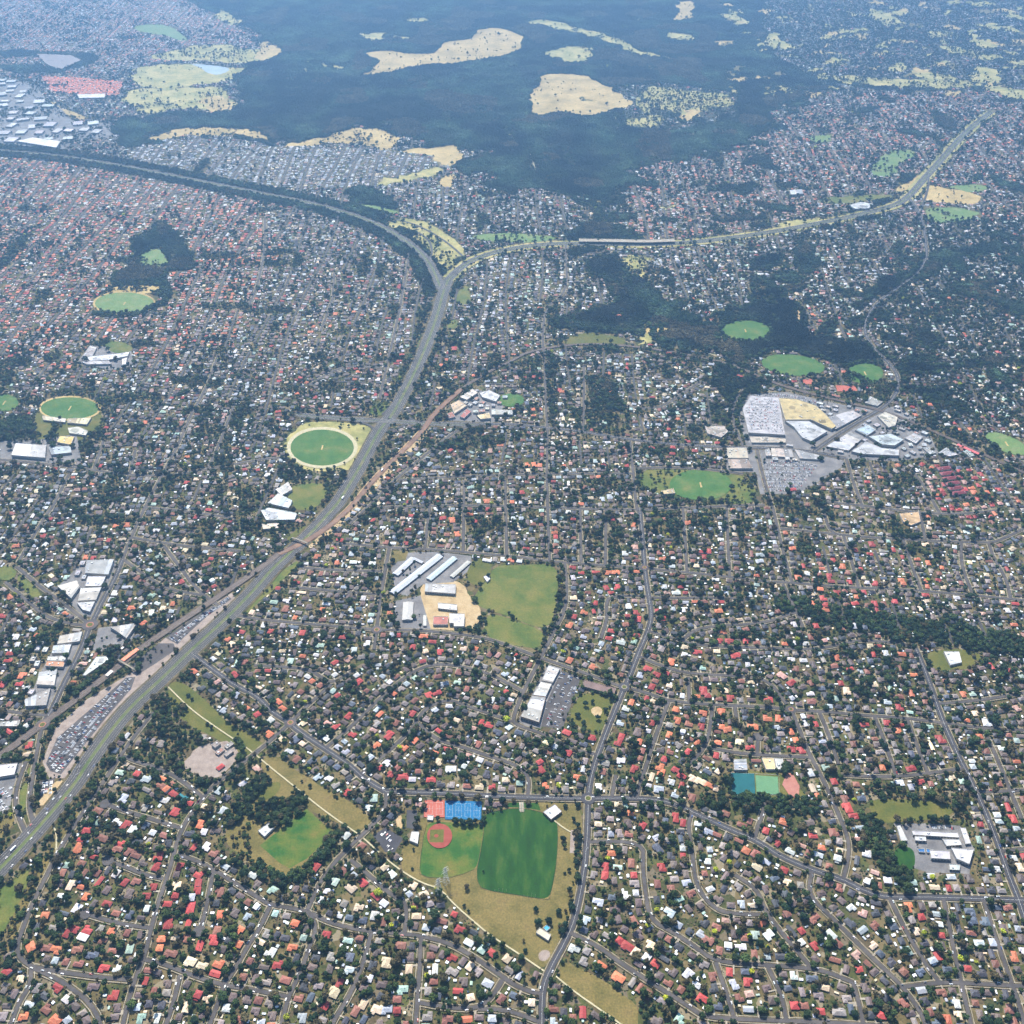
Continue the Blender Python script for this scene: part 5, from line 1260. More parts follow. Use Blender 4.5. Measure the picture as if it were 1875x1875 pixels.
# ------------------------------------------------------------------ houses read one by one from the photograph (tile origin, then x y in a 1875 px enlargement of 475 px, roof colour)
TILES = {
(0,1400): "630 475 R 595 530 R 565 600 O 910 435 R 850 415 W 960 465 W 1105 490 W 875 570 R 850 610 B 930 630 B 985 650 B 740 530 B 1150 660 R 1130 735 R 1190 510 B 1450 430 O 1475 485 W 1495 590 W 1545 640 B 1405 595 R 1300 735 R 1435 795 R 1435 855 R 1430 910 R 1280 875 C 1270 950 R 1390 965 L 1380 1035 R 1385 1090 L 1360 1155 R 1215 1150 R 1175 1265 O 1160 1330 O 1235 1365 B 1445 1310 R 1545 1265 R 1590 1085 O 1570 1200 B 1730 1200 O 1590 920 B 1600 870 C 1380 1420 C 1460 1455 C 1580 1440 O 1560 1510 R 755 1470 R 415 1610 R 590 1655 L 825 1665 R 1435 1665 R 1500 1690 C 1350 1750 C 225 1315 O 335 1320 B 405 1335 O 540 1190 R 490 1215 R 635 1195 R 600 1245 W 940 1330 G 1060 945 R 775 1005 R 905 850 R 515 870 C 330 1095 O 455 780 B 485 725 G 1160 150 B 1205 180 O 1255 210 R 1320 235 T 1365 275 R 1265 340 R 1310 345 B 870 55 G 995 70 R 1060 100 L 895 245 L 710 330 B 1595 15 R 405 1845 O 490 1845 L 1020 1835 G 55 1500 R 1825 800 W",
(465,1400): "985 75 R 1075 90 R 1145 105 W 1280 110 R 870 240 G 830 310 W 830 670 W 445 740 R 645 770 B 885 945 R 1000 790 W 945 740 C 940 1000 W 540 915 W 585 845 G 700 890 C 870 1090 W 760 1030 C 1360 1130 B 1490 1190 R 1720 1360 R 1650 1335 G 1435 1395 R 1060 1305 B 1310 1480 W 1475 1635 R 1300 1565 B 1075 1625 G 1035 1695 B 790 1730 C 890 1770 C 735 1780 B 960 1770 L 1035 1780 R 520 1740 R 585 1645 C 620 1580 R 410 1680 N 690 1390 N 280 1320 O 525 1235 R 680 1270 G 125 1355 W 230 1555 B 300 1150 O 140 905 G 350 1830 L 1540 1840 O 1400 1840 B 1690 1580 L 1830 1400 C 960 1430 C 20 810 W 670 510 W",
(930,1400): "235 35 R 500 90 O 270 150 O 655 160 W 910 30 R 1100 15 O 1110 55 O 1220 40 R 1255 80 R 1330 100 C 1390 120 C 1455 150 O 1510 170 C 1090 175 L 745 640 O 890 710 B 705 740 R 700 800 R 1110 740 R 1080 860 B 650 990 L 1165 1065 L 905 1130 B 805 1270 R 865 1310 R 920 1355 C 1000 1395 W 1065 1440 R 675 1450 O 800 1535 O 720 1490 L 1010 1660 B 65 1765 R 130 1830 W 480 1330 W 540 1790 R 1240 1840 G 1405 1690 R 1730 1570 R 1720 620 O 1785 640 B 1445 705 W 1450 485 L 1510 505 B 1860 700 L 1690 435 B 1570 355 B 1210 380 R 1265 420 R 970 440 R 1300 1510 W 1280 1555 G 1480 1530 B 1590 1310 W 1680 1320 W 1400 1230 L 1445 1265 B 1085 605 N 1330 240 B",
(1400,1400): "140 760 R 490 490 B 140 415 O 380 230 O 345 170 C 600 310 R 640 370 R 690 460 L 740 640 W 885 840 W 1065 850 G 1225 885 C 525 680 W 385 650 L 310 640 B 160 1080 B 360 1110 B 265 1200 R 360 1310 R 480 1225 W 530 1290 B 505 1410 B 705 1195 L 1040 1030 O 1130 1630 L 1515 1600 O 1250 1385 R 1800 1385 O 1210 1420 L 1300 1580 B 1480 1060 N 1570 1060 N 1500 1130 N 1590 1130 N 1550 1290 L 1640 1290 L 215 1740 R 285 1740 B 840 1810 R 1320 1840 O 780 1830 C 30 1230 W 80 1000 K 1840 740 C 1790 390 R 1620 180 R 1680 185 C 1745 190 C 850 20 O 1055 25 R 1215 50 G 1060 160 L 500 120 R 580 250 B 660 140 B 435 1610 C 1000 1500 B",
(930,930): "1545 1580 O 1585 1600 O 1210 1460 O 1225 1535 O 1170 1640 O 1300 1760 R 820 1650 R 950 1690 O 605 1665 R 800 1690 R 425 1620 R 1130 1820 R 1415 1320 R 1545 1475 O 1605 1480 O 1410 1480 O 890 1405 O 1040 1290 R 1075 1200 R 1010 1160 R 1035 1085 R 1175 1110 O 445 1100 O 620 1150 O 630 685 R 480 790 R 445 845 O 940 800 R 1120 795 R 1090 740 R 925 755 R 710 575 R 790 570 R 730 465 O 780 465 O 635 465 R 1550 895 O 1530 960 R 1600 960 R 1720 960 R 1370 1040 R 1645 1065 R 1120 365 O 1305 105 O 990 95 R 1325 1350 B 1440 1360 R 1605 1375 R 1670 1690 C 1750 1730 R 1515 1700 O 435 1765 R 230 1840 R 1390 320 R 1420 350 R 1450 310 R 1020 270 C 1360 415 C",
(1400,930): "440 390 R 455 440 R 465 490 R 480 525 R 200 290 O 400 590 O 420 650 R 430 700 R 440 735 O 350 690 O 520 610 R 795 690 R 805 740 R 940 680 R 950 740 R 860 690 B 985 520 O 1000 550 O 770 260 R 790 310 R 810 360 R 370 850 R 520 1080 O 990 1055 O 1075 1205 O 790 1280 C 615 1165 R 740 1180 B 960 1605 O 720 1565 R 100 1520 O 20 1520 O 190 1615 O 190 1740 R 260 1750 R 1435 1345 O 1270 1670 R 60 1320 R 25 1385 R 190 1260 R 1060 1340 O 970 1440 R 340 1400 B 240 500 O 560 420 O 1180 395 O 1620 1660 C 1820 1680 G 1630 60 R 1660 40 O 1820 80 P 330 930 B 720 860 N 650 850 L 1600 1550 W 450 870 D",
(465,930): "175 1400 O 110 1635 O 420 1250 O 480 1280 B 755 1255 R 685 1500 R 595 1575 R 910 1490 O 975 1640 R 885 1715 O 1160 1680 O 1265 1355 R 1325 1335 R 1645 1550 R 1700 1570 R 1820 1330 R 25 1490 R 350 900 R 640 930 R 125 890 R 1290 965 R 1470 185 O 1435 85 O 620 230 R 1600 100 R 240 670 W 525 690 W 855 400 W 600 400 O 455 350 O 570 340 C 720 390 W",
(0,930): "120 270 O 310 200 R 330 260 W 590 305 O 920 120 O 840 130 O 955 720 O 1040 830 O 1250 690 O 1460 625 O 1700 1200 R 1400 1180 O 1780 1440 O 1860 1490 R 75 1050 R 120 930 W 270 920 O 70 640 O 20 780 R 60 770 R 160 1210 O 140 1270 R 1300 70 W 1480 260 C 1430 580 W 1180 730 C 1150 350 G 480 500 G",
(465,465): "420 340 R 430 520 O 550 520 O 410 560 O 590 430 O 780 595 O 970 460 R 1060 470 R 1110 470 O 790 720 R 1070 730 R 1050 770 R 1030 790 R 340 920 O 640 915 O 225 525 O 1450 680 R 1370 710 O 1390 760 O 1355 800 O 1440 560 C 1820 890 R 1330 1010 R 1780 1380 O 1420 1420 R 120 1070 W 20 1560 R 100 1600 W 1450 1590 W",
(930,465): "740 995 O 390 990 O 370 980 R 860 825 R 725 860 O 940 1030 B 1040 1400 R 1030 1370 R 1190 1400 R 1185 1440 R 1350 1420 R 1160 1270 R 1225 1190 O 610 1270 R 180 1120 O 230 1120 O 1210 720 R 1160 715 R 1260 730 O 190 890 R 230 900 R 120 890 R 60 890 P 140 1520 O 190 1520 O 230 1525 O 800 440 O 1440 420 R 1470 470 O 400 1190 C 460 1195 C 1300 1510 W",
(1400,465): "400 480 R 545 460 R 130 270 R 330 270 P 420 280 P 800 470 R 1330 320 O 1185 1085 O 1150 1165 R 1560 1590 R 960 1530 O 740 1645 R 200 1700 R 190 1720 O 1440 1700 R 1510 1720 O 1540 1770 R 1690 930 P 1640 1810 R 1700 1800 P 830 1665 W 920 1665 W 370 1740 C 1820 1720 W",
}
K_ = 475 / 1875.0
HAND = []
for (tx, ty), txt in TILES.items():
    a = txt.split()
    for i in range(0, len(a), 3): HAND.append((tx + float(a[i]) * K_, ty + float(a[i+1]) * K_, a[i+2]))
for u, v, k in HAND:
    x, y = P(u, v + 2)
    i, j = cell(x, y)
    rot = float(rang[i, j]) + random.choice((0, 0, math.pi/2, math.pi))
    # step away from a road that is too close
    try_house(x, y, rot, k, True, shape=random.choices((0,1,2,3,4,5,6,8), (20,18,18,8,12,6,6,8))[0], scale=1.12)
def small_shops(px, where, n, spacing=16.0, cols=((.62,.61,.6), (.55,.57,.6), (.6,.54,.46), (.42,.42,.43), (.5,.22,.15)), names=('white', 'pale grey', 'cream', 'grey', 'rust'), what='shop'):
    w = PP(px); xs = [p[0] for p in w]; ys = [p[1] for p in w]; got = []
    for y in np.arange(max(ys), min(ys), -spacing):
        for x in np.arange(min(xs), max(xs), spacing):
            if len(got) >= n: break
            X, Y = x + random.uniform(-3, 3), y + random.uniform(-3, 3)
            if not inside((X, Y), w) or random.random() < .15: continue
            i, j = cell(X, Y); a = float(rang[i, j]) + random.gauss(0, .03); l, d = random.uniform(10, 17), random.uniform(9, 14)
            ii, jj = rect_pts(X, Y, a, l, d, .5)
            if blocked[ii, jj].any(): continue
            c_, s_ = math.cos(a), math.sin(a); k = random.choices(range(5), (.34, .22, .2, .16, .08))[0]
            got.append((k, [(X + dx * c_ - dy * s_, Y + dx * s_ + dy * c_) for dx, dy in ((-l/2,-d/2),(l/2,-d/2),(l/2,d/2),(-l/2,d/2))])); blocked[ii, jj] = True
    cnt = {}
    for k, wp in got:
        cnt[k] = cnt.get(k, 0) + 1
        big('small_' + what, f'small {names[k]} {what}, {ordinal(cnt[k])} {names[k]} roof down {where}', what, None, random.uniform(3.5, 5.5), jitter(cols[k], .15), None, 1, world=wp)
small_shops([(105,1075),(150,1030),(215,1026),(200,1075),(172,1130),(150,1128),(130,1105)], 'the upper western strip', 22)
small_shops([(110,1165),(152,1158),(140,1200),(110,1260),(90,1300),(45,1300),(70,1240)], 'the lower western strip', 26)
small_shops([(60,1180),(100,1170),(70,1240),(40,1290),(20,1290),(40,1230)], 'the lane behind the western strip', 16)
small_shops([(-20,1400),(42,1398),(30,1430),(-20,1440)], 'the yard above the freeway junction', 12)
small_shops([(1500,740),(1560,745),(1650,745),(1700,790),(1720,832),(1645,845),(1560,842),(1500,838),(1480,815),(1520,792)], 'the mall streets', 46, 19.0)
small_shops([(1366,814),(1440,812),(1500,845),(1390,846)], 'the street below the mall', 14)
small_shops([(820,735),(870,712),(930,730),(905,775),(820,770)], 'the factory yard', 14)
small_shops([(395,1362),(425,1357),(442,1380),(425,1400),(405,1395)], 'the gravel lot', 7, 15.0, ((.2,.13,.1), (.26,.2,.17), (.3,.26,.22), (.15,.12,.11), (.3,.12,.08)), ('brown', 'tan', 'grey', 'dark brown', 'rust'), 'hut')
# houses fronting the streets
DRIVE = []
for pts, w, cls in ROADS:
    if cls == 'dual': continue
    pp = resample(pts, 4.0)
    ln = np.cumsum([0] + [math.hypot(b[0]-a[0], b[1]-a[1]) for a, b in zip(pp[:-1], pp[1:])])
    for side in (-1, 1):
        s = random.uniform(6, 12)
        while s < ln[-1] - 4:
            k = min(len(pp) - 2, int(np.searchsorted(ln, s)))
            a, b = pp[k], pp[k+1]
            d = Vector((b[0]-a[0], b[1]-a[1]))
            if d.length < 1e-6: s += 4; continue
            d.normalize()
            n = Vector((-d.y, d.x)) * side
            off = w/2 + 4.0 + random.uniform(6.5, 10.0)
            x, y = a[0] + n.x * off, a[1] + n.y * off
            u, v, dep = to_px(x, y)
            if not (-110 < u < 1985 and -70 < v < 1985): s += 17; continue
            i, j = cell(x, y)
            if not (12 < i < NY-12 and 12 < j < NX-12): s += 17; continue
            if random.random() > hden[i, j]: s += 17; continue
            rot = math.atan2(d.y, d.x) + (math.pi if side > 0 else 0)
            if random.random() < .45: rot += math.pi / 2
            if try_house(x, y, rot, front=(n.x, n.y, off - w/2 - .3)):
                s += random.uniform(12.0, 14.5)
            else: s += 3
# back blocks
cand = []
for gy in np.arange(Y0 + 60, Y1 - 60, 11.0):
    half = (gy * CP + CAM_H * SP) * .535
    for gx in np.arange(-half, half, 11.0): cand.append((gx, gy))
for gy in np.arange(P(150, 178)[1], P(150, 138)[1], 13.0):
    for gx in np.arange(P(70, 160)[0], P(235, 160)[0], 13.5):
        i, j = cell(gx, gy)
        if pal[i, j] == 3: cand.append((gx, gy))
cand = np.array(cand); cand += RNG.uniform(-5, 5, cand.shape)
u, v, dep = to_px(cand[:, 0], cand[:, 1])
ii = ((cand[:, 1] - Y0) / RES).astype(int); jj = ((cand[:, 0] - X0) / RES).astype(int)
ok = (u > -110) & (u < 1985) & (v > -70) & (v < 1985) & (ii > 12) & (ii < NY-12) & (jj > 12) & (jj < NX-12)
cand, ii, jj = cand[ok], ii[ok], jj[ok]
ok = ~blocked[ii, jj] & ~nohouse[ii, jj] & (RNG.random(len(cand)) < hden[ii, jj])
cand, ii, jj = cand[ok], ii[ok], jj[ok]
for k in RNG.permutation(len(cand)):
    x, y = cand[k]
    if blocked[ii[k], jj[k]]: continue
    rot = float(rang[ii[k], jj[k]]) + random.choice((0, math.pi/2, math.pi, -math.pi/2)) + random.gauss(0, .04)
    try_house(x, y, rot, margin=.5)
# sheds and carports
S = []
for (x, y, rot, shp, sx, sy, key, rgb, wal, front) in list(H):
    need = random.choices((0, 1, 2, 3), (.08, .34, .36, .22))[0]
    for q in range(9):
        if need == 0: break
        a = random.uniform(0, 6.28); r = random.uniform(7, 14)
        X, Y = x + r * math.cos(a), y + r * math.sin(a)
        l, w = random.uniform(.6, 1.45), random.uniform(.65, 1.35)
        i, j = cell(X, Y)
        if not (8 < i < NY-8 and 8 < j < NX-8) or nohouse[i, j]: continue
        si, sj = rect_pts(X, Y, rot, 4.6*l, 3.4*w, .1)
        if blocked[si, sj].any(): continue
        blocked[si, sj] = True; tblock[si, sj] = True; need -= 1
        ck = random.choices('WCLG', (.62, .15, .15, .08))[0]
        S.append((X, Y, rot + random.choice((0, math.pi/2)), l, w, ck, jitter({'W': (.66,.66,.66)}.get(ck, ROOF[ck]), .1)))
print('houses', len(H), 'sheds', len(S))

# ------------------------------------------------------------------ which ones are large enough to be things of their own
def in_frame(x, y, m=2):
    u, v, d = to_px(x, y)
    return (u > m) & (u < 1875 - m) & (v > m) & (v < 1875 - m), d
def choose(xy, n):
    f, d = in_frame(xy[:, 0], xy[:, 1])
    idx = np.nonzero(f)[0]
    return idx[np.argsort(d[idx])][:n], idx
LAND = [('baseball diamond',805,1531),('blue tennis courts',848,1485),('square white clubhouse',1010,1490),('cream park pavilion',995,1712),('round gravel patch',996,1750),
        ('power pylons',810,1622),('slanted football field',540,1535),('clubhouse roundabout',1077,1463),('white-roofed school',1720,1552),('dark school lawn',1656,1575),
        ('teal bowling green',1360,1435),('dry strip at bottom edge',1110,1820),('bottom left picture corner',0,1875),('bottom right picture corner',1875,1875),
        ('middle of the bottom edge',937,1875),('bend of the freeway lane',34,1750),('turning circle near freeway',198,1577),('short dead-end street',365,1706),
        ('dark baseball car park',712,1540),('junction below slanted field',563,1667),('eastern street bend',1300,1658),('right end of eastern road',1875,1650),
        ('bottom edge below the diamond',760,1875),('bottom edge below slanted field',516,1875),('bottom edge below bowling green',1440,1870),
        ('bottom of the western street',225,1872),('left edge below the freeway',0,1830),('lower eastern street junction',1310,1762),('bottom edge below the school',1690,1872),
        ('lower right street corner',1752,1767),('lower left street fork',410,1805),('street bend under the pylons',741,1700),('dead end by the dry park',920,1795),('foot of curving main road',992,1870)]
LXY = np.array([P(u, v) for _, u, v in LAND])
def rank_labels(xy, keys, chosen, allidx, fmt):
    """label per chosen index: its rank by distance to the landmark where it ranks best"""
    keys = np.array(keys, dtype=object)
    best = {}
    for k in set(keys[i] for i in chosen):
        pool = np.array([i for i in allidx if keys[i] == k])
        cs = [i for i in chosen if keys[i] == k]
        for li in range(len(LAND)):
            d = np.hypot(xy[pool, 0] - LXY[li, 0], xy[pool, 1] - LXY[li, 1])
            order = pool[np.argsort(d)]
            rk = {q: r + 1 for r, q in enumerate(order[:99])}
            for c in cs:
                r = rk.get(c)
                if r and (c not in best or r < best[c][0]): best[c] = (r, li)
    out = {}
    for c in chosen:
        r, li = best.get(c, (99, 0))
        out[c] = fmt(c, 'closest' if r == 1 else ordinal(r) + ' closest', LAND[li][0])
    return out
HXY = np.array([(h[0], h[1]) for h in H]); hsel, hall_idx = choose(HXY, 300); hset = set(hsel.tolist())
hlab = rank_labels(HXY, [h[6] for h in H], hsel.tolist(), hall_idx.tolist(),
                   lambda c, r, l: f"{SHAPE_WORD[H[c][3]]} house, {r} {ROOF_NAME[H[c][6]]} roof to the {l}")
# individual houses
wall_me, roof_me = [], []
def part_mesh(nm, V, T, mat):
    used = np.unique(T); mp = -np.ones(len(V), int); mp[used] = np.arange(len(used))
    me = bpy.data.meshes.new(nm); me.from_pydata(V[used].tolist(), [], mp[T].tolist()); me.materials.append(mat); return me
for V, T, Kd in SHAPES:
    wall_me.append(part_mesh('house_wall', V, T[Kd == 0], M['roof_obj'])); roof_me.append(part_mesh('house_roof', V, T[Kd == 1], M['roof_obj']))
for c in hsel.tolist():
    x, y, rot, shp, sx, sy, key, rgb, wal, front = H[c]
    r = empty('house', (x, y, 0), rot); tag(r, hlab[c], 'house', 'houses of the suburb')
    for nm, me, col in (('wall', wall_me[shp], wal), ('roof', roof_me[shp], rgb)):
        o = bpy.data.objects.new(nm, me); link(o, r); o.scale = (sx, sy, 1); o.color = (*col, 1)
    if c % 3 == 0:
        box_part('chimney', M['wall'], o, (3.2, 1.1, 3.6), (.9, .7, 2.2))
    if c % 5 == 0 and key in 'KDMNB':
        q = box_part('solar_panel', M['glass'], o, (-2.0, 2.2, 3.9), (4.5, 2.2, .25)); q.rotation_euler = (-.38, 0, 0)
# the rest as one mass
def mass(name, templates, items, mat, kind='stuff'):
    VV, TT, CC = [], [], []; off = 0
    for tk, (V, T, Kd) in enumerate(templates):
        g = [it for it in items if it[3] == tk]
        if not g: continue
        A = np.array([(it[0], it[1], it[2], it[4], it[5], it[8] if len(it) > 8 else 1.0) for it in g])
        R = np.array([it[6] for it in g]); Wc = np.array([it[7] for it in g])
        x = V[None, :, 0] * A[:, 3:4]; y = V[None, :, 1] * A[:, 4:5]
        c, s = np.cos(A[:, 2:3]), np.sin(A[:, 2:3])
        v = np.stack([A[:, 0:1] + x*c - y*s, A[:, 1:2] + x*s + y*c, np.broadcast_to(V[None, :, 2], x.shape) * A[:, 5:6]], -1)
        n = len(g)
        VV.append(v.reshape(-1, 3)); TT.append((T[None] + (np.arange(n) * len(V))[:, None, None] + off).reshape(-1, 3))
        CC.append(np.where(Kd[None, :, None] == 1, R[:, None, :], Wc[:, None, :]).reshape(-1, 3)); off += n * len(V)
    o = np_mesh(name, np.concatenate(VV), np.concatenate(TT), mat, np.concatenate(CC))
    tag(o, kind=kind); return o
rest = [(h[0], h[1], h[2], h[3], h[4], h[5], h[7], h[8]) for k, h in enumerate(H) if k not in hset]
o = mass('distant_houses', SHAPES, rest, M['roof_attr']); tag(o, 'thousands of small houses with brown, grey, red and white roofs spreading across the suburbs', 'houses')
# sheds
SXY = np.array([(s[0], s[1]) for s in S]); ssel, sall = choose(SXY, 300); sset = set(ssel.tolist())
slab = rank_labels(SXY, [s[5] for s in S], ssel.tolist(), sall.tolist(), lambda c, r, l: f"small shed, {r} {ROOF_NAME[S[c][5]]} shed to the {l}")
shed_me = bpy.data.meshes.new('shed_shape'); shed_me.from_pydata(SHED[0].tolist(), [], SHED[1].tolist()); shed_me.materials.append(M['roof_obj'])
import bmesh
bmx = bmesh.new(); bmx.from_mesh(shed_me); bmesh.ops.remove_doubles(bmx, verts=bmx.verts, dist=.35); bmx.to_mesh(shed_me); bmx.free()
for c in ssel.tolist():
    X, Y, rot, l, w, ck, rgb = S[c]
    o = bpy.data.objects.new('garden_shed', shed_me); link(o); o.location = (X, Y, 0); o.rotation_euler = (0, 0, rot); o.scale = (l, w, 1); o.color = (*rgb, 1)
    tag(o, slab[c], 'shed', 'garden sheds behind the houses')
o = mass('distant_sheds', [SHED], [(s[0], s[1], s[2], 0, s[3], s[4], s[6], s[6]) for k, s in enumerate(S) if k not in sset], M['roof_attr'])
tag(o, 'small pale sheds and carports scattered between the houses', 'sheds')
# driveways
VV, TT = [], []
for k, h in enumerate(H):
    if h[9] is None or random.random() < .25: continue
    nx_, ny_, L = h[9]
    sd = random.choice((-1, 1)) * random.uniform(4.5, 7.5)
    tx_, ty_ = -ny_, nx_
    x, y = h[0] + tx_ * sd, h[1] + ty_ * sd
    wd = random.uniform(1.1, 1.9)
    z = ZV + .26 + random.uniform(0, .015)
    far = random.uniform(-2, 5)
    q = [(x + tx_*wd + nx_*far, y + ty_*wd + ny_*far, z), (x - tx_*wd + nx_*far, y - ty_*wd + ny_*far, z), (x - tx_*wd - nx_*L, y - ty_*wd - ny_*L, z), (x + tx_*wd - nx_*L, y + ty_*wd - ny_*L, z)]
    i = len(VV); VV += q; TT += [(i, i+1, i+2), (i, i+2, i+3)]
tag(np_mesh('driveways', np.array(VV), np.array(TT), M['concrete']), kind='structure')

# ------------------------------------------------------------------ trees
def crown_mesh(seed, wide=1.0, tall=1.0, lobes=5, clumps=150):
    r = np.random.default_rng(seed)
    bm = bmesh.new()
    C = [(np.array([0, 0, 1.05 * tall]), .72)]
    for k in range(lobes):
        a = 6.28 * k / lobes + r.uniform(-.4, .4); rr = r.uniform(.35, .55)
        C.append((np.array([rr*math.cos(a)*wide, rr*math.sin(a)*wide, r.uniform(.75, 1.25)*tall]), r.uniform(.38, .52)))
    for c, rad in C[:1] + C[1:]:
        m = bmesh.ops.create_icosphere(bm, subdivisions=1, radius=rad * .82)
        for v in m['verts']:
            f = r.uniform(.8, 1.15)
            v.co = Vector((c[0] + v.co.x * f * wide, c[1] + v.co.y * f * wide, c[2] + v.co.z * f * tall * .9))
    for k in range(clumps):
        c, rad = C[r.integers(0, len(C))]
        d = r.normal(size=3); d /= np.linalg.norm(d)
        if d[2] < -.5: d[2] *= -1
        p = c + d * rad * r.uniform(.82, 1.08) * np.array([wide, wide, tall * .95])
        t = np.cross(d, r.normal(size=3)); t /= np.linalg.norm(t); b = np.cross(d, t)
        s = r.uniform(.10, .19); t = t + d * r.uniform(-.5, .5); b = b + d * r.uniform(-.5, .5)
        vs = [bm.verts.new(p + t*s), bm.verts.new(p + b*s*.9), bm.verts.new(p - t*s*.8), bm.verts.new(p - b*s)]
        bm.faces.new(vs)
    lay = bm.loops.layers.float_color.new('shade')
    for f in bm.faces:
        s = r.uniform(.55, 1.5) if len(f.verts) == 4 else r.uniform(.7, 1.1); w_ = r.uniform(.9, 1.14)
        for l in f.loops: l[lay] = (s * w_, s, s / w_, 1)
    me = bpy.data.meshes.new('crown_shape'); bm.to_mesh(me); bm.free(); return me
def trunk_mesh(seed):
    r = random.Random(seed); bm = bmesh.new()
    def limb(p0, p1, r0, r1):
        d = (Vector(p1) - Vector(p0)); q = d.to_track_quat('Z', 'Y'); ring = []
        for p, rad in ((p0, r0), (p1, r1)):
            ring.append([bm.verts.new(Vector(p) + q @ Vector((rad*math.cos(a), rad*math.sin(a), 0))) for a in (0, 1.257, 2.513, 3.77, 5.027)])
        for k in range(5): bm.faces.new((ring[0][k], ring[0][(k+1) % 5], ring[1][(k+1) % 5], ring[1][k]))
    limb((0,0,0), (0,0,.75), .075, .055)
    for k in range(4):
        a = 1.57*k + r.uniform(-.3, .3); limb((0,0,.6), (.42*math.cos(a), .42*math.sin(a), 1.0 + r.uniform(-.1, .2)), .04, .018)
    me = bpy.data.meshes.new('trunk_shape'); bm.to_mesh(me); bm.free(); me.materials.append(M['bark']); return me
VAR = [crown_mesh(1), crown_mesh(2, .95, 1.2, 4), crown_mesh(3, 1.15, .8, 6), crown_mesh(4, .8, 1.45, 4), crown_mesh(5, 1.05, 1.0, 6)]
VAR_SMALL = [crown_mesh(11, 1, 1, 4, 40), crown_mesh(12, .95, 1.2, 3, 40), crown_mesh(13, 1.1, .85, 4, 40)]
TRK = [trunk_mesh(k) for k in range(5)]
# collection of prototypes for the masses
protos = bpy.data.collections.new('tree_kinds')
for k in range(5):
    bm = bmesh.new(); bm.from_mesh(VAR[k])
    for f in bm.faces: f.material_index = 0
    n0 = len(bm.faces); bm.from_mesh(TRK[k]); bm.faces.ensure_lookup_table()
    for f in bm.faces[n0:]: f.material_index = 1
    me = bpy.data.meshes.new('tree_kind'); bm.to_mesh(me); bm.free()
    me.materials.append(M['leaf_inst']); me.materials.append(M['bark'])
    protos.objects.link(bpy.data.objects.new(f'tree_kind_{"abcde"[k]}', me))
    VAR[k].materials.append(M['leaf_obj'])
def build_group(protos):
    ng = bpy.data.node_groups.new('scatter', 'GeometryNodeTree')
    ng.interface.new_socket('Geometry', in_out='INPUT', socket_type='NodeSocketGeometry'); ng.interface.new_socket('Geometry', in_out='OUTPUT', socket_type='NodeSocketGeometry')
    N = ng.nodes; L = ng.links
    gi, go = N.new('NodeGroupInput'), N.new('NodeGroupOutput')
    ip = N.new('GeometryNodeInstanceOnPoints'); ci = N.new('GeometryNodeCollectionInfo')
    ci.inputs['Collection'].default_value = protos; ci.inputs['Separate Children'].default_value = True; ci.inputs['Reset Children'].default_value = True
    def na(nm, t):
        n = N.new('GeometryNodeInputNamedAttribute'); n.data_type = t; n.inputs['Name'].default_value = nm; return n
    av, ar, asz = na('kind_index', 'INT'), na('turn', 'FLOAT'), na('size', 'FLOAT_VECTOR')
    cx_ = N.new('ShaderNodeCombineXYZ'); er = N.new('FunctionNodeEulerToRotation')
    L.new(ar.outputs[0], cx_.inputs[2]); L.new(cx_.outputs[0], er.inputs[0])
    L.new(gi.outputs[0], ip.inputs['Points']); L.new(ci.outputs[0], ip.inputs['Instance']); ip.inputs['Pick Instance'].default_value = True
    L.new(av.outputs[0], ip.inputs['Instance Index']); L.new(er.outputs[0], ip.inputs['Rotation']); L.new(asz.outputs[0], ip.inputs['Scale'])
    L.new(ip.outputs[0], go.inputs[0])
    return ng
ng = build_group(protos)
groves = bpy.data.collections.new('grove_kinds')
for k in range(4):
    bm = bmesh.new(); r = np.random.default_rng(50 + k); lay = bm.loops.layers.float_color.new('shade')
    for a in range(3):
        for b in range(3):
            n0 = len(bm.faces); nv = len(bm.verts); bm.from_mesh(VAR_SMALL[r.integers(0, 3)]); bm.verts.ensure_lookup_table(); bm.faces.ensure_lookup_table()
            sc_ = r.uniform(4.0, 6.0); tn = r.uniform(0, 6.28); ox, oy = (a - 1) * 5.9 + r.uniform(-1.6, 1.6), (b - 1) * 5.9 + r.uniform(-1.6, 1.6); hz_ = sc_ * r.uniform(.85, 1.35)
            for v in bm.verts[nv:]:
                x_, y_ = v.co.x * sc_, v.co.y * sc_; v.co = (ox + x_ * math.cos(tn) - y_ * math.sin(tn), oy + x_ * math.sin(tn) + y_ * math.cos(tn), v.co.z * hz_)
            sh_ = r.uniform(.6, 1.45); wm = r.uniform(.9, 1.15)
            for f in bm.faces[n0:]:
                for l in f.loops: c0 = l[lay]; l[lay] = (c0[0] * sh_ * wm, c0[1] * sh_, c0[2] * sh_ / wm, 1)
    me = bpy.data.meshes.new('grove_kind'); bm.to_mesh(me); bm.free(); me.materials.append(M['leaf_inst'])
    groves.objects.link(bpy.data.objects.new(f'grove_kind_{"abcd"[k]}', me))
ng2 = build_group(groves)
shrubs = bpy.data.collections.new('shrub_kinds')
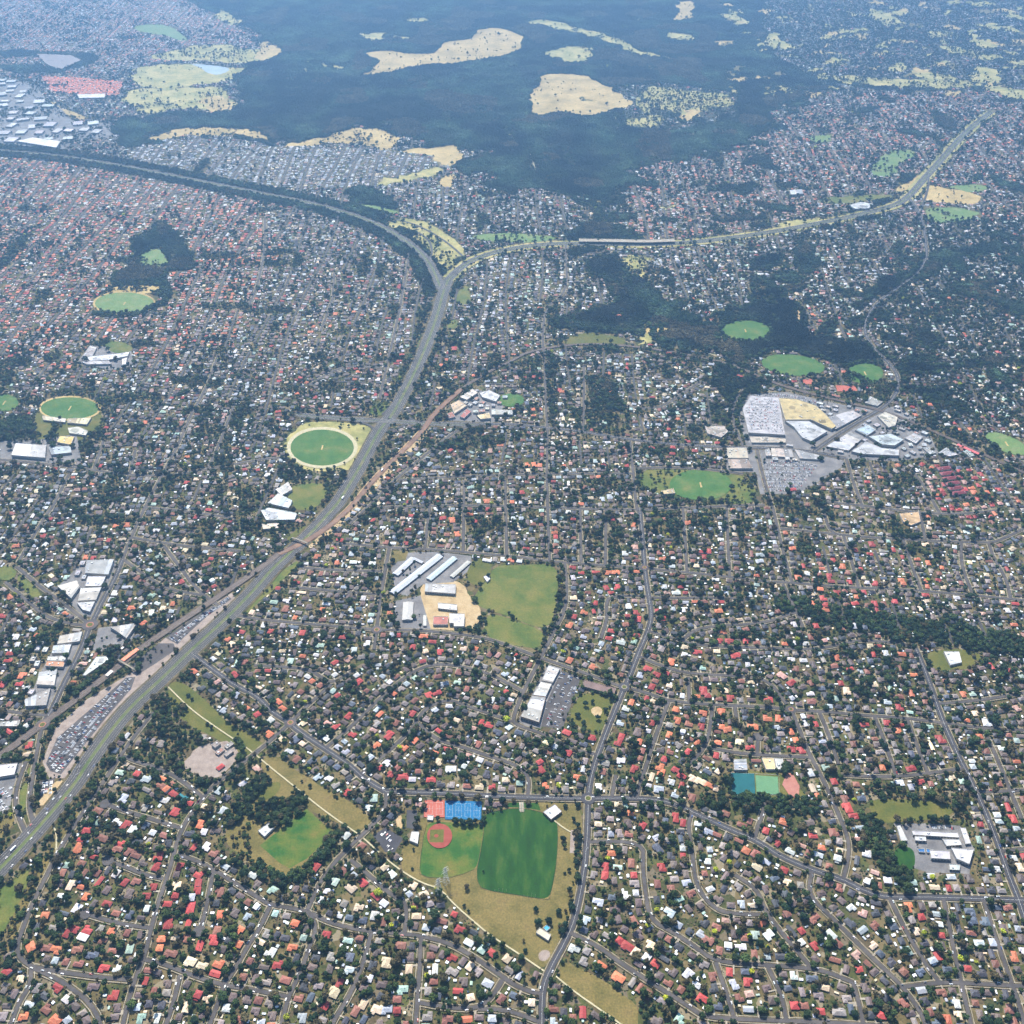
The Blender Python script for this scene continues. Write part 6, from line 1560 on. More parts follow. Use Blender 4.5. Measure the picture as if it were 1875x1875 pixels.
for k in range(4):
    bm = bmesh.new(); r = np.random.default_rng(70 + k); lay = bm.loops.layers.float_color.new('shade')
    for q in range(3):
        m_ = bmesh.ops.create_icosphere(bm, subdivisions=1, radius=r.uniform(.45, .7)); o_ = Vector((r.uniform(-.5, .5), r.uniform(-.5, .5), r.uniform(.3, .6)))
        for v in m_['verts']: v.co = v.co * r.uniform(.75, 1.2) + o_
    for f in bm.faces:
        s_ = r.uniform(.7, 1.3)
        for l in f.loops: l[lay] = (s_, s_, s_, 1)
    me = bpy.data.meshes.new('shrub_kind'); bm.to_mesh(me); bm.free(); me.materials.append(M['leaf_inst'])
    shrubs.objects.link(bpy.data.objects.new(f'shrub_kind_{"abcd"[k]}', me))
ng3 = build_group(shrubs)
def scatter(name, XY, kind, turn, size, tint, label, cat, group=None):
    me = bpy.data.meshes.new(name); n = len(XY)
    co = np.zeros((n, 3), np.float32); co[:, :2] = XY
    me.vertices.add(n); me.vertices.foreach_set('co', co.ravel())
    a = me.attributes.new('kind_index', 'INT', 'POINT'); a.data.foreach_set('value', kind.astype(np.int32))
    a = me.attributes.new('turn', 'FLOAT', 'POINT'); a.data.foreach_set('value', turn.astype(np.float32))
    a = me.attributes.new('size', 'FLOAT_VECTOR', 'POINT'); a.data.foreach_set('vector', size.astype(np.float32).ravel())
    c = np.ones((n, 4), np.float32); c[:, :3] = tint
    a = me.attributes.new('tint', 'FLOAT_COLOR', 'POINT'); a.data.foreach_set('color', c.ravel())
    o = link(bpy.data.objects.new(name, me)); md = o.modifiers.new('scatter', 'NODES'); md.node_group = group or ng
    return tag(o, label, cat, kind='stuff')
# scatter positions
SPC = 7.4
gy = np.arange(Y0 + 10, Y1 - 10, SPC)
PTS = []
for y in gy:
    half = (y * CP + CAM_H * SP) * .53
    xs = np.arange(-half, half, SPC); PTS.append(np.stack([xs, np.full_like(xs, y)], 1))
PTS = np.concatenate(PTS); PTS += RNG.uniform(-SPC*.48, SPC*.48, PTS.shape)
PTS = PTS[(PTS[:, 0] > X0+15) & (PTS[:, 0] < X1-15) & (PTS[:, 1] > Y0+15) & (PTS[:, 1] < Y1-15)]
u, v, dep = to_px(PTS[:, 0], PTS[:, 1])
PTS = PTS[(u > -110) & (u < 1985) & (v > -75) & (v < 1985)]
ii = ((PTS[:, 1] - Y0) / RES).astype(int); jj = ((PTS[:, 0] - X0) / RES).astype(int)
# clumping noise so that gardens hold light and dark groups
def smooth_noise(x, y, s, seed):
    r = np.random.default_rng(seed); g = r.random((256, 256)); fx, fy = x / s, y / s
    ix, iy = np.floor(fx).astype(int), np.floor(fy).astype(int); tx, ty = fx - ix, fy - iy
    tx, ty = tx*tx*(3-2*tx), ty*ty*(3-2*ty); G_ = lambda a, b: g[a % 256, b % 256]
    return (G_(ix,iy)*(1-tx) + G_(ix+1,iy)*tx)*(1-ty) + (G_(ix,iy+1)*(1-tx) + G_(ix+1,iy+1)*tx)*ty
cl = smooth_noise(PTS[:, 0], PTS[:, 1], 46, 3) * .5 + smooth_noise(PTS[:, 0], PTS[:, 1], 150, 4) * .25 + smooth_noise(PTS[:, 0], PTS[:, 1], 420, 5) * .25
dn = dens[ii, jj]
pr = np.where(dn < .3, dn * np.clip((cl - .42) * 9, 0.1, 4), dn)
_pv = to_px(PTS[:, 0], PTS[:, 1])[1]
pr = np.where((dn > .3) & (dn < .9), .74 * np.where(_pv > 1150, 1.22, .95) * dn * np.clip(-.25 + 2.5 * cl, .15, 1.8), pr)
keep = (RNG.random(len(PTS)) < pr) & ~tblock[ii, jj]
PTS, ii, jj, dn = PTS[keep], ii[keep], jj[keep], dn[keep]
n = len(PTS)
forest = dn > .94
rad = np.where(forest, RNG.uniform(4.2, 7.2, n), np.clip(RNG.lognormal(1.32, .44, n), 1.5, 9.0))
kind = np.where(forest, RNG.choice([0, 1, 2, 4], n), RNG.choice([0, 1, 2, 3, 4], n, p=[.25, .25, .2, .12, .18]))
tone = RNG.random(n)
base = np.empty((n, 3), np.float32)
A_, B_, C_ = np.array([.012, .030, .014]), np.array([.052, .082, .022]), np.array([.070, .060, .028])
base[:] = A_ + (B_ - A_) * (tone**1.3)[:, None]
_u, _v, _d = to_px(PTS[:, 0], PTS[:, 1])
br = RNG.random(n) < np.where(forest, .06, np.where(_v > 1450, .33, .18))
base[br] = C_ * RNG.uniform(.7, 1.25, (br.sum(), 1))
base *= RNG.uniform(.75, 1.25, (n, 1))
pt = smooth_noise(PTS[:, 0], PTS[:, 1], 90, 9)
base *= np.where(forest, .55 + .9*pt, 1.0)[:, None]
yl = (RNG.random(n) < .004) & ~forest
base[yl] = np.array([.30, .34, .03]) * RNG.uniform(.7, 1.1, (yl.sum(), 1))
names = np.where(yl, 'lime yellow', np.where(br, 'brownish', np.where(tone > .6, 'mid green', 'dark green')))
# trees read one by one: lime trees and single trees in the parks
YT = {(0,1400): "1075 580", (465,1400): "1155 1040 995 1165 400 35 1250 1530", (930,1400): "1075 1050 1010 1165 1600 705 1500 760 720 680 1300 715 1140 1690 1745 1245 1490 1205 1760 1500",
      (1400,1400): "645 255 1210 815 1150 1215 1410 1410 165 1385 1720 1210", (465,930): "370 1405 525 415 570 300 1055 1735", (930,930): "1155 195 1180 290 1330 945 400 1045 800 1055", (0,930): "1800 1260 765 725"}
ex, exr, exc, exn = [], [], [], []
for (tx, ty), t in YT.items():
    a = [float(q) for q in t.split()]
    for q in range(0, len(a), 2):
        ex.append(P(tx + a[q]*K_, ty + a[q+1]*K_ + 2)); exr.append(random.uniform(4.4, 5.6)); exc.append(jitter((.36, .40, .03), .12)); exn.append('lime yellow')
for (uu, vv, r_) in [(1031,1537,6.5),(1042,1593,4),(1034,1598,3),(1043,1628,5),(981,1665,5.5),(1023,1670,6),(985,1690,8),(1005,1688,7),(1047,1662,7),(1050,1500,5),(1058,1512,5),(1062,1535,6),(1056,1560,6),(1055,1580,6),(1060,1548,5),(1057,1600,4.5),
                     (1030,1706,7),(1035,1695,7),(1058,1475,6),(1035,1476,5),(755,1590,3),(757,1555,3),(850,1658,3.5),(858,1668,3),(938,1130,7),(932,1122,4),(898,1468,6),(920,1467,7),(870,1505,6),(835,1505,6),(848,1508,7),(860,1508,7),(880,1510,5),(760,1512,6),
                     (568,1439,4),(553,1430,3),(617,1460,3),(490,1405,4),(540,1440,3),(885,1595,2.5),(1008,1490,3),(888,1735,5),(962,1740,4),(345,1273,5),(352,1280,4),(388,1332,5),(380,1325,4),(440,1356,4),
                     (1095,1315,6),(1072,1290,6),(1110,1300,5),(1058,1310,6),(1068,1325,6),(1085,1285,5),(1175,1480,8),(1145,1470,7)]:
    ex.append(P(uu, vv + 2)); exr.append(r_); exc.append(jitter((.010, .028, .015), .2)); exn.append('dark green')
m = len(ex)
PTS = np.concatenate([np.array(ex), PTS]); rad = np.concatenate([np.array(exr), rad]); base = np.concatenate([np.array(exc), base]); names = np.concatenate([np.array(exn), names])
kind = np.concatenate([RNG.choice([0, 2, 4], m), kind]); forest = np.concatenate([np.zeros(m, bool), forest])
turn = RNG.uniform(0, 6.28, len(PTS))
size = np.stack([rad * RNG.uniform(.9, 1.1, len(rad)), rad * RNG.uniform(.9, 1.1, len(rad)), rad * RNG.uniform(.85, 1.2, len(rad))], 1)
print('trees', len(PTS))
# 300 trees that show largest
f, dd = in_frame(PTS[:, 0], PTS[:, 1]); app = np.where(f, rad / dd, 0)
tsel = np.argsort(-app)[:300].tolist(); tset = np.zeros(len(PTS), bool); tset[tsel] = True
big_pool = [int(q) for q in np.nonzero(f & (app > app[tsel[-1]] * .999))[0]]
tlab = rank_labels(PTS, names.tolist(), tsel, tsel, lambda c, r, l: f"large {names[c]} tree, {r} such tree to the {l}")
for c in tsel:
    r = empty('tree', (PTS[c, 0], PTS[c, 1], 0), turn[c]); tag(r, tlab[c], 'tree', 'large trees of the suburb')
    for nm, me in (('trunk', TRK[kind[c]]), ('crown', VAR[kind[c]])):
        o = bpy.data.objects.new(nm, me); link(o, r); o.scale = size[c]; o.color = (*base[c].tolist(), 1)
# groves of nine trees stand for the closed forest; single trees keep its edges
GS = 17.0
g_i = ((PTS[:, 1] - Y0) / GS).astype(int); g_j = ((PTS[:, 0] - X0) / GS).astype(int)
gny, gnx = int((Y1 - Y0) / GS) + 2, int((X1 - X0) / GS) + 2
cy_, cx2 = np.meshgrid(Y0 + (np.arange(gny) + .5) * GS, X0 + (np.arange(gnx) + .5) * GS, indexing='ij')
okg = np.ones((gny, gnx), bool)
for dx in (-8, 0, 8):
    for dy in (-8, 0, 8):
        a = np.clip(((cy_ + dy - Y0) / RES).astype(int), 0, NY - 1); b = np.clip(((cx2 + dx - X0) / RES).astype(int), 0, NX - 1)
        okg &= (dens[a, b] > .94) & ~tblock[a, b]
gu, gv, gd = to_px(cx2, cy_)
okg &= (gu > -110) & (gu < 1985) & (gv > -75) & (gv < 1985) & (gv < 720)
ingrove = okg[g_i, g_j] & forest & ~tset
okg &= RNG.random(okg.shape) < .95
GX = np.stack([cx2[okg], cy_[okg]], 1) + RNG.uniform(-1.5, 1.5, (okg.sum(), 2))
wx = GX[:, 0] + 160 * smooth_noise(GX[:, 0], GX[:, 1], 300, 61); wy = GX[:, 1] * .8 + 160 * smooth_noise(GX[:, 0], GX[:, 1], 300, 62)
gt = .62 - np.abs(smooth_noise(wx, wy, 330, 12) - .5) * 1.1 * 1.4 + (smooth_noise(GX[:, 0], GX[:, 1], 70, 9) - .5) * .5
gcol = (np.array([.024, .043, .021])) * np.clip(-.55 + 4.6 * gt, .25, 3)[:, None] * RNG.uniform(.8, 1.2, (len(GX), 1))
gb = smooth_noise(GX[:, 0], GX[:, 1], 160, 21) > .72
gcol[gb] = C_ * 1.1 * RNG.uniform(.7, 1.2, (gb.sum(), 1))
gsz = RNG.uniform(.85, 1.15, (len(GX), 1)) * np.array([[1, 1, 1.0]]); gsz[:, 2] *= (.6 + .9 * smooth_noise(GX[:, 0], GX[:, 1], 60, 31))
print('groves', len(GX))
scatter('closed_forest', GX, RNG.integers(0, 4, len(GX)), RNG.uniform(0, 6.28, len(GX)), gsz, gcol, 'closed dark eucalypt forest over the hills in the distance', 'forest', ng2)
forest = forest & ~ingrove; drop = ingrove
q = forest & ~tset
scatter('forest', PTS[q], kind[q], turn[q], size[q], base[q], 'dark trees along the forest edges and creek valleys', 'forest')
q = ~forest & ~tset & ~drop
scatter('garden_trees_mass', PTS[q], kind[q], turn[q], size[q], base[q], 'countless garden and street trees between the houses', 'trees')

# low shrubs in the gardens
SB = 5.6
gy = np.arange(Y0 + 20, P(900, 640)[1], SB); SP_ = []
for y in gy:
    half = (y * CP + CAM_H * SP) * .5
    xs = np.arange(-half, half, SB); SP_.append(np.stack([xs, np.full_like(xs, y)], 1))
SP_ = np.concatenate(SP_); SP_ += RNG.uniform(-2.5, 2.5, SP_.shape)
ii = ((SP_[:, 1] - Y0) / RES).astype(int); jj = ((SP_[:, 0] - X0) / RES).astype(int)
u, v, dep = to_px(SP_[:, 0], SP_[:, 1])
cl = smooth_noise(SP_[:, 0], SP_[:, 1], 22, 41)
keep = (u > -60) & (u < 1935) & (v < 1950) & ~tblock[ii, jj] & ~nohouse[ii, jj] & (RNG.random(len(SP_)) < np.clip(1.3 * cl - .25, 0, .8))
SP_ = SP_[keep]; n = len(SP_); print('shrubs', n)
shr = RNG.uniform(.9, 2.1, n); tn = RNG.random((n, 1))
scol = A_ * 1.2 + (np.array([.075, .09, .03]) - A_) * tn; bb = RNG.random(n) < .3; scol[bb] = np.array([.10, .08, .045]) * RNG.uniform(.6, 1.2, (bb.sum(), 1))
scatter('garden_shrubs', SP_, RNG.integers(0, 4, n), RNG.uniform(0, 6.28, n), np.stack([shr * 1.2, shr * 1.2, shr], 1), scol, 'low dark shrubs and hedges in the gardens between the houses', 'shrubs', ng3)
# ------------------------------------------------------------------ cars
CARS = []
CPAINT = {'white': (.66,.66,.66), 'silver': (.45,.47,.49), 'black': (.02,.02,.025), 'dark grey': (.10,.10,.11), 'blue': (.04,.09,.25), 'red': (.38,.03,.03)}
def add_car(x, y, rot, where):
    k = random.choices(list(CPAINT), (.40, .22, .12, .13, .07, .06))[0]
    CARS.append((x, y, rot, k, where))
def park(px, direction, where, fill=.8, row=16.5, z=0.0):
    w = PP(px) ; xs = [p[0] for p in w]; ys = [p[1] for p in w]; cx, cy = sum(xs)/len(xs), sum(ys)/len(ys)
    a = math.atan2(*(lambda p, q: (q[1]-p[1], q[0]-p[0]))(P(*direction[0]), P(*direction[1])))
    c, s = math.cos(a), math.sin(a); R = max(math.hypot(x-cx, y-cy) for x, y in w)
    ins_ = inset(w, 2.5) if sum(w[i-1][0]*w[i][1]-w[i][0]*w[i-1][1] for i in range(len(w))) > 0 else inset(w[::-1], 2.5)
    t = -R
    while t < R:
        for q in (0, 5.4):
            sdist = -R
            while sdist < R:
                x, y = cx + c*sdist - s*(t+q), cy + s*sdist + c*(t+q)
                if inside((x, y), ins_) and random.random() < fill: add_car(x, y, a + math.pi/2 + (math.pi if q else 0), (where, z))
                sdist += 2.75
        t += row
park([(92,1412),(84,1398),(104,1352),(150,1312),(232,1240),(248,1240),(240,1262),(196,1312),(150,1370),(112,1418)], ((110,1400),(230,1260)), 'in the long station car park', .66, 15.5)
park([(303,1168),(350,1134),(418,1092),(424,1097),(380,1128),(338,1166),(325,1180)], ((310,1170),(420,1094)), 'in the narrow car park beside the railway', .85, 15.5)
park([(1002,1282),(1028,1228),(1064,1240),(1046,1290),(1030,1335),(990,1330)], ((1010,1300),(1040,1240)), 'in the supermarket car park', .32, 17)
park([(683,1530),(706,1515),(738,1535),(722,1562),(705,1560)], ((690,1530),(725,1555)), 'in the dark car park beside the baseball field', .12)
park([(1391,845),(1450,842),(1500,850),(1480,880),(1460,902),(1394,902)], ((1395,880),(1470,880)), 'in the dense mall car park', .62, 15.5)
park([(1376,732),(1424,733),(1431,778),(1434,796),(1372,792),(1362,752)], ((1375,760),(1430,760)), 'on the rooftop car park of the mall', .5, 15.5, 6.75)
park([(1380,722),(1440,720),(1500,735),(1490,742),(1430,730),(1378,727)], ((1385,724),(1480,735)), 'behind the shopping mall', .7, 15.5)
park([(60,1100),(75,1090),(135,1120),(140,1135),(100,1128)], ((70,1100),(130,1128)), 'in the car park above the large roundabout', .8, 15.5)
park([(-20,1440),(25,1440),(15,1480),(-20,1510)], ((-10,1445),(15,1475)), 'behind the white-roofed store', .6, 15.5)
park([(74,1432),(99,1427),(97,1458),(74,1456)], ((76,1450),(78,1430)), 'in the corner yard by the freeway junction', .7, 13)
park([(1700,1512),(1752,1514),(1755,1524),(1702,1522)], ((1700,1516),(1750,1518)), 'in the white school yard', .4, 14)
park([(1050,1522),(1054,1522),(1053,1560),(1046,1560)], ((1048,1560),(1052,1524)), 'under the park roadside trees', .4, 14)
def traffic(pts, lanes, gap, where):
    ln = 0
    pp = resample(pts, 6)
    for off, rev in lanes:
        s = random.uniform(0, gap); acc = 0
        for a, b in zip(pp[:-1], pp[1:]):
            acc += math.hypot(b[0]-a[0], b[1]-a[1])
            if acc > s:
                acc = 0; s = random.expovariate(1/gap) + 14
                d = Vector((b[0]-a[0], b[1]-a[1])).normalized()
                add_car(a[0] - d.y*off, a[1] + d.x*off, math.atan2(d.y, d.x) + (math.pi if rev else 0), (where, ZR + .05))
traffic(FW, [(5.6, False), (10, False), (15, False), (-5.6, True), (-10, True), (-15, True)], 52, 'driving on the freeway')
traffic(FWL, [(4.8, False), (9.5, False), (-4.8, True), (-9.5, True)], 80, 'driving on the far western freeway')
traffic(CROSS, [(4, False), (7, False), (-4, True), (-7, True)], 60, 'on the cross road over the freeway')
traffic(FWR, [(4.4, False), (8.2, False), (-4.4, True), (-8.2, True)], 70, 'driving on the far eastern freeway')
for pts, w, cls in ROADS:
    if cls == 'main': traffic(pts, [(2.4, False), (-2.4, True), (4.8, False), (-4.8, True)], 230, 'on one of the main roads')
    elif cls == 'street': traffic(pts, [(2.9, False), (-2.9, True)], 110, 'parked along a suburban street')
CV = []
def car_mesh(mats):
    prof = [(-2.2, .35), (-2.2, .85), (-1.9, .98), (-1.35, 1.0), (-.85, 1.42), (.55, 1.45), (1.25, 1.0), (2.05, .88), (2.25, .6), (2.25, .35)]
    n = len(prof); vs = []
    for s in (-1, 1):
        for x, z in prof:
            wy = .88 if z <= 1.0 else .68
            vs.append((x, s * wy, z))
    fs, fm = [], []
    for i in range(n):
        j = (i + 1) % n; fs.append((i, j, n + j, n + i)); fm.append(1 if i in (3, 5) else 0)
    for s in (0, 1):
        o = s * n
        low = [0, 1, 2, 3, 6, 7, 8, 9]; top = [3, 4, 5, 6]
        a = [o + k for k in low]; b = [o + k for k in top]
        fs.append(tuple(a if s == 0 else a[::-1])); fm.append(0); fs.append(tuple(b if s == 0 else b[::-1])); fm.append(1)
    return vs, fs, fm
cv, cf, cm = car_mesh(None)
car_me = bpy.data.meshes.new('car_shape'); car_me.from_pydata(cv, [], cf)
for m_ in (M['car_obj'], M['glass']): car_me.materials.append(m_)
car_me.polygons.foreach_set('material_index', cm); car_me.update()
CXY = np.array([(c[0], c[1]) for c in CARS]); csel, call = choose(CXY, 300); cset = set(csel.tolist())
clab = {}
for wh, say in (('driving on the freeway', 'on the freeway'), ('on one of the main roads', 'on a main road'), ('parked along a suburban street', 'on a side street')):
    cs = [c for c in csel.tolist() if CARS[c][4][0] == wh]
    if cs: clab.update(rank_labels(CXY, [c[3] + c[4][0] for c in CARS], cs, call.tolist(), lambda c, r, l: f'{CARS[c][3]} car {say}, {r} to the {l}'))
for c in csel.tolist():
    x, y, rot, k, (where, z) = CARS[c]
    o = bpy.data.objects.new('car', car_me); link(o); o.location = (x, y, max(z, .02)); o.rotation_euler = (0, 0, rot); o.color = (*jitter(CPAINT[k], .1), 1)
    o.scale = (1.1, 1.1, 1.1)
    tag(o, clab.get(c, f'{k} car {where}'), 'car', f'{k} cars {where}')
tri = [];
cms = bmesh.new(); cms.from_mesh(car_me); bmesh.ops.triangulate(cms, faces=cms.faces); cms.faces.ensure_lookup_table()
TCv = np.array([v.co[:] for v in cms.verts], np.float32); TCf = np.array([[v.index for v in f_.verts] for f_ in cms.faces], np.int32); TCk = np.array([0 if f_.material_index else 1 for f_ in cms.faces], np.int8); cms.free()
items = []
for q, c in enumerate(CARS):
    if q in cset: continue
    items.append((c[0], c[1], c[2], 0, 1.05, 1.05, CPAINT[c[3]], (.03,.04,.05)))
o = mass('distant_cars', [(TCv, TCf, TCk)], [i for i, c in zip(items, [c for q, c in enumerate(CARS) if q not in cset]) if c[4][1] < 5], M['car_attr'])
tag(o, 'small distant cars on far roads and in car parks', 'cars')
roof_items = [i for i, c in zip(items, [c for q, c in enumerate(CARS) if q not in cset]) if c[4][1] >= 5]
if roof_items:
    o = mass('rooftop_cars', [(TCv + np.array([0, 0, 6.6], np.float32), TCf, TCk)], roof_items, M['car_attr']); tag(o, 'rows of small cars on the rooftop car park of the mall', 'cars')
print('cars', len(CARS))
# trucks
def truck(u, v, line, label, color):
    x, y = P(u, v); k = min(range(len(line) - 1), key=lambda q: (line[q][0]-x)**2 + (line[q][1]-y)**2)
    d = Vector((line[k+1][0]-line[k][0], line[k+1][1]-line[k][1])); rz = math.atan2(d.y, d.x)
    r = empty('truck', (x, y, ZR + .05), rz); tag(r, label, 'truck', 'trucks on the freeway')
    box_part('cargo_box', M['car_obj'], r, (-1.2, 0, 1.0), (9.5, 2.6, 2.9), color=color)
    box_part('cab', M['car_obj'], r, (5.0, 0, .6), (2.4, 2.5, 2.5), color=(.6, .6, .62))
    box_part('chassis', M['tyre'], r, (.6, 0, .45), (11, 2.0, .5))
    for a in (-4.6, -3.4, 4.6):
        for s in (-1.05, 1.05): box_part('wheel', M['tyre'], r, (a, s, 0), (1.0, .35, 1.0))
truck(25, 1556, FW, 'white box truck on the freeway below the junction', (.78,.78,.78))
truck(437, 1084, FW, 'white truck on the freeway beside the narrow railway car park', (.75,.75,.75))
truck(628, 913, FW, 'white truck on the freeway beside the small park', (.78,.78,.78))
truck(700, 862, FW, 'white truck on the freeway below the cross road', (.72,.72,.72))

# ------------------------------------------------------------------ power pylons
def bar(bm, a, b, t):
    a, b = Vector(a), Vector(b); q = (b - a).to_track_quat('Z', 'Y')
    ring = [[bm.verts.new(p + q @ Vector((sx*t/2, sy*t/2, 0))) for sx, sy in ((-1,-1),(1,-1),(1,1),(-1,1))] for p in (a, b)]
    for k in range(4): bm.faces.new((ring[0][k], ring[0][(k+1)%4], ring[1][(k+1)%4], ring[1][k]))
    bm.faces.new(ring[1]); bm.faces.new(ring[0][::-1])
def bars(name, segs, t, parent, mat='steel'):
    bm = bmesh.new()
    for a, b in segs: bar(bm, a, b, t)
    me = bpy.data.meshes.new(name); bm.to_mesh(me); bm.free(); me.materials.append(M[mat])
    return link(bpy.data.objects.new(name, me), parent)
def pylon(u, v, h, label, rz):
    x, y = P(u, v); r = empty('power_pylon', (x, y, 0), rz); tag(r, label, 'pylon', 'power pylons on the easement')
    W = lambda z: 4.2 * (1 - z / h) ** 1.15 + .7
    zs = [0, .16*h, .31*h, .45*h, .58*h, .7*h, .82*h, .93*h]
    cor = lambda z: [(W(z), W(z), z), (-W(z), W(z), z), (-W(z), -W(z), z), (W(z), -W(z), z)]
    for k in range(4):
        bars('leg', [(cor(a)[k], cor(b)[k]) for a, b in zip(zs[:-1], zs[1:])], .34, r)
        bars('bracing', [(cor(a)[k], cor(b)[(k+1) % 4]) for a, b in zip(zs[:-1], zs[1:])] + [(cor(a)[(k+1) % 4], cor(b)[k]) for a, b in zip(zs[:-1], zs[1:])], .2, r)
    for z, L_ in ((.68*h, 7.5), (.81*h, 6.3), (.93*h, 5.0)):
        bars('cross_arm', [((-L_, 0, z), (L_, 0, z)), ((-L_, 0, z), (0, 0, z + 1.8)), ((L_, 0, z), (0, 0, z + 1.8))], .3, r)
        for s in (-1, 1): bars('insulator', [((s*L_, 0, z), (s*L_, 0, z - 1.6))], .25, r)
    return r
pylon(804, 1638, 46, 'lattice steel power pylon on the walking path below the baseball field', .6)
pylon(817, 1616, 44, 'lattice steel power pylon at the edge of the baseball outfield', .6)
# ------------------------------------------------------------------ fences and small park things
def fence(px, label, h=1.1, closed=True, mat='tyre'):
    w = resample(PP(px) + ([P(*px[0])] if closed else []), 12)
    cx, cy = w[0]; r = empty('field_fence', (cx, cy, 0)); tag(r, label, 'fence')
    L_ = [(x - cx, y - cy) for x, y in w]
    for z in (h, h * .5): bars('rail', [((a[0], a[1], z), (b[0], b[1], z)) for a, b in zip(L_[:-1], L_[1:])], .16, r, mat)
    for p in L_[:-1:2]: box_part('post', M[mat], r, (p[0], p[1], 0), (.22, .22, h + .3))
fence([(888,1490),(905,1486),(935,1480),(965,1481),(990,1487),(1018,1500),(1022,1520),(1019,1580),(1012,1620),(1005,1648),(960,1641),(900,1632),(880,1625),(874,1612),(873,1592),(880,1560),(885,1530)], 'dark low rail fence around the big green playing field')
fence([(782,1508),(776,1530),(770,1570),(768,1600),(785,1607),(820,1608),(850,1600),(873,1590)], 'dark low rail fence around the baseball outfield', closed=False)
fence([(777,1464),(882,1467),(882,1503),(775,1498)], 'tall wire fence around the red and blue tennis courts', 3.0)
fence([(1338,1415),(1426,1419),(1427,1456),(1340,1456)], 'pale edging fence around the two bowling greens', .8, True, 'paint')
x, y = P(955, 1478); r = empty('cricket_nets', (x, y, 0), .05); tag(r, 'pale cricket practice nets above the big playing field', 'practice nets')
box_part('pitch', M['concrete'], r, (-2, 0, .45), (3, 22, .2)); box_part('pitch', M['concrete'], r, (2, 0, .45), (3, 22, .2))
for a in (-4, 0, 4):
    for b in (-10, 0, 10): box_part('post', M['steel'], r, (a, b, 0), (.25, .25, 3.4))
    bars('net_rail', [((a, -10, 3.3), (a, 10, 3.3))], .25, r)
for u_, v_, lab in [(917, 1632, 'white goal posts at the lower left end of the playing field'), (970, 1642, 'white goal posts at the lower right end of the playing field'), (904, 1489, 'white goal posts at the upper end of the playing field')]:
    x, y = P(u_, v_); r = empty('goal_posts', (x, y, 0)); tag(r, lab, 'goal posts', 'goal posts of the playing field')
    for a in (-9.6, -3.2, 3.2, 9.6): box_part('post', M['paint'], r, (a, 0, 0), (.3, .3, 9 if abs(a) < 5 else 6))
# ------------------------------------------------------------------ station, footbridge, viaduct
def canopy(p0, p1, w, h, color, label, name='station_canopy'):
    a, b = Vector(P(*p0)), Vector(P(*p1)); d = b - a; c = (a + b)/2; rz = math.atan2(d.y, d.x)
    r = empty(name, (c.x, c.y, 0), rz); tag(r, label, 'station roof')
    s = Shape(); s.block(0, 0, d.length, w, h, .12, True, .3, 'x'); V, T, Kd = s.arrays()
    o = mesh_obj('roof', V.tolist(), T[Kd == 1].tolist(), M['roof_obj'], r); o.color = (*color, 1)
    box_part('platform', M['concrete'], r, (0, 0, 0), (d.length + 30, w * .8, 1.1))
    n = int(d.length / 9) + 1
    for k in range(n + 1): box_part('column', M['steel'], r, (-d.length/2 + .5 + k*(d.length - 1)/n, 0, 1.0), (.35, .35, h - .8))
canopy((225, 1212), (253, 1191), 9, 5, (.62, .18, .09), 'long orange platform roof beside the railway tracks')
canopy((1752, 816), (1792, 834), 9, 5, (.5, .1, .1), 'long red platform roof beside the eastern railway')
canopy((196, 1240), (206, 1231), 7, 5, (.6, .52, .45), 'short pale platform roof below the footbridge')
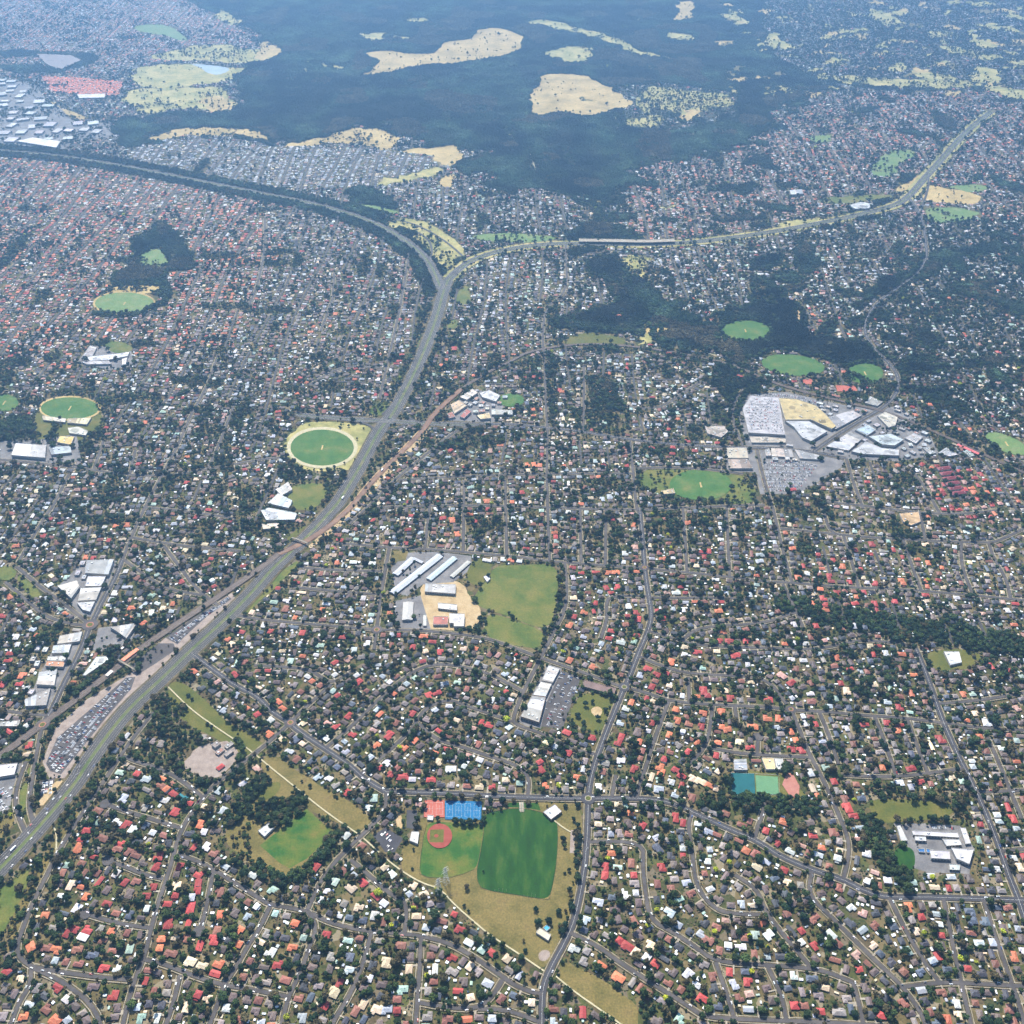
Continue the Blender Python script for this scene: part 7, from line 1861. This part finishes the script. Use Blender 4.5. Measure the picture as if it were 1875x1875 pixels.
def bridge(px, w, h, label, name, pier_step=30, cat='bridge'):
    pts = resample(chaikin(PP(px), 1, False), 20); cx, cy = pts[0]
    r = empty(name, (cx, cy, 0)); tag(r, label, cat)
    L_ = [(x - cx, y - cy) for x, y in pts]
    l, q = offset_line(L_, w/2), offset_line(L_, -w/2); n = len(L_)
    vs = [(x, y, h) for x, y in l] + [(x, y, h) for x, y in q] + [(x, y, h - 1.2) for x, y in l] + [(x, y, h - 1.2) for x, y in q]
    fs = []
    for i in range(n - 1): fs += [(n+i, n+i+1, i+1, i), (2*n+i, 2*n+i+1, 3*n+i+1, 3*n+i), (i, i+1, 2*n+i+1, 2*n+i), (n+i+1, n+i, 3*n+i, 3*n+i+1)]
    mesh_obj('deck', vs, fs, M['concrete'], r)
    for s in (-1, 1):
        e = offset_line(L_, s * (w/2 - .2)); bars('parapet', [((a[0], a[1], h + .5), (b[0], b[1], h + .5)) for a, b in zip(e[:-1], e[1:])], .9 if w > 6 else .4, r, 'concrete')
    acc = 0
    for a, b in zip(L_[:-1], L_[1:]):
        acc += math.hypot(b[0]-a[0], b[1]-a[1])
        if acc > pier_step:
            acc = 0
            for s in (-.3, .3):
                d = Vector((b[0]-a[0], b[1]-a[1])).normalized()
                box_part('pier', M['concrete'], r, (a[0] - d.y*w*s, a[1] + d.x*w*s, 0), (1.8 if w > 6 else .8, 1.8 if w > 6 else .8, h - 1.1))
bridge([(212,1209),(230,1220),(252,1233)], 3.5, 8, 'pale footbridge crossing the railway below the orange platform roof', 'footbridge', 14)
bridge([(1060,444),(1110,444.5),(1180,446),(1235,444)], 27, 9, 'pale freeway viaduct on piers over the wooded valley', 'viaduct', 34)
bridge([(535,989),(548,993),(563,999)], 4, 8, 'pale footbridge crossing the freeway and railway', 'footbridge', 16)
# two round white tanks
for u_, v_, w_ in ((1672, 1165, 'western'), (1687, 1166, 'eastern')):
    x, y = P(u_, v_); bm = bmesh.new(); bmesh.ops.create_cone(bm, cap_ends=True, segments=24, radius1=7, radius2=7, depth=5, matrix=__import__('mathutils').Matrix.Translation((0, 0, 2.5)))
    top = [f_ for f_ in bm.faces if f_.normal.z > .9]; bmesh.ops.poke(bm, faces=top, offset=.9)
    me = bpy.data.meshes.new('tank_shape'); bm.to_mesh(me); bm.free(); me.materials.append(M['roof_obj'])
    o = link(bpy.data.objects.new('round_roof', me)); o.location = (x, y, 0); o.color = (.8, .8, .8, 1); tag(o, f'{w_} one of the two round white roofs beside the creek trees', 'round house', 'two round white roofs')

# ------------------------------------------------------------------ haze
hv = [(-G - 500, -4500, -1), (G + 500, -4500, -1), (G + 500, G + 500, -1), (-G - 500, G + 500, -1)]
hv += [(x, y, CAM_H + 12) for x, y, _ in hv]
hz = bpy.data.materials.new('hazy_air'); hz.use_nodes = True
hn = hz.node_tree.nodes; hn.remove(hn['Principled BSDF'])
pv = hn.new('ShaderNodeVolumePrincipled')
pv.inputs['Color'].default_value = (*HAZE_COLOR, 1); pv.inputs['Density'].default_value = HAZE_DENSITY; pv.inputs['Anisotropy'].default_value = 0.65
hz.node_tree.links.new(pv.outputs[0], hn['Material Output'].inputs['Volume'])
o = mesh_obj('haze', hv, [(3,2,1,0), (4,5,6,7), (0,1,5,4), (1,2,6,5), (2,3,7,6), (3,0,4,7)], hz)
tag(o, kind='stuff')
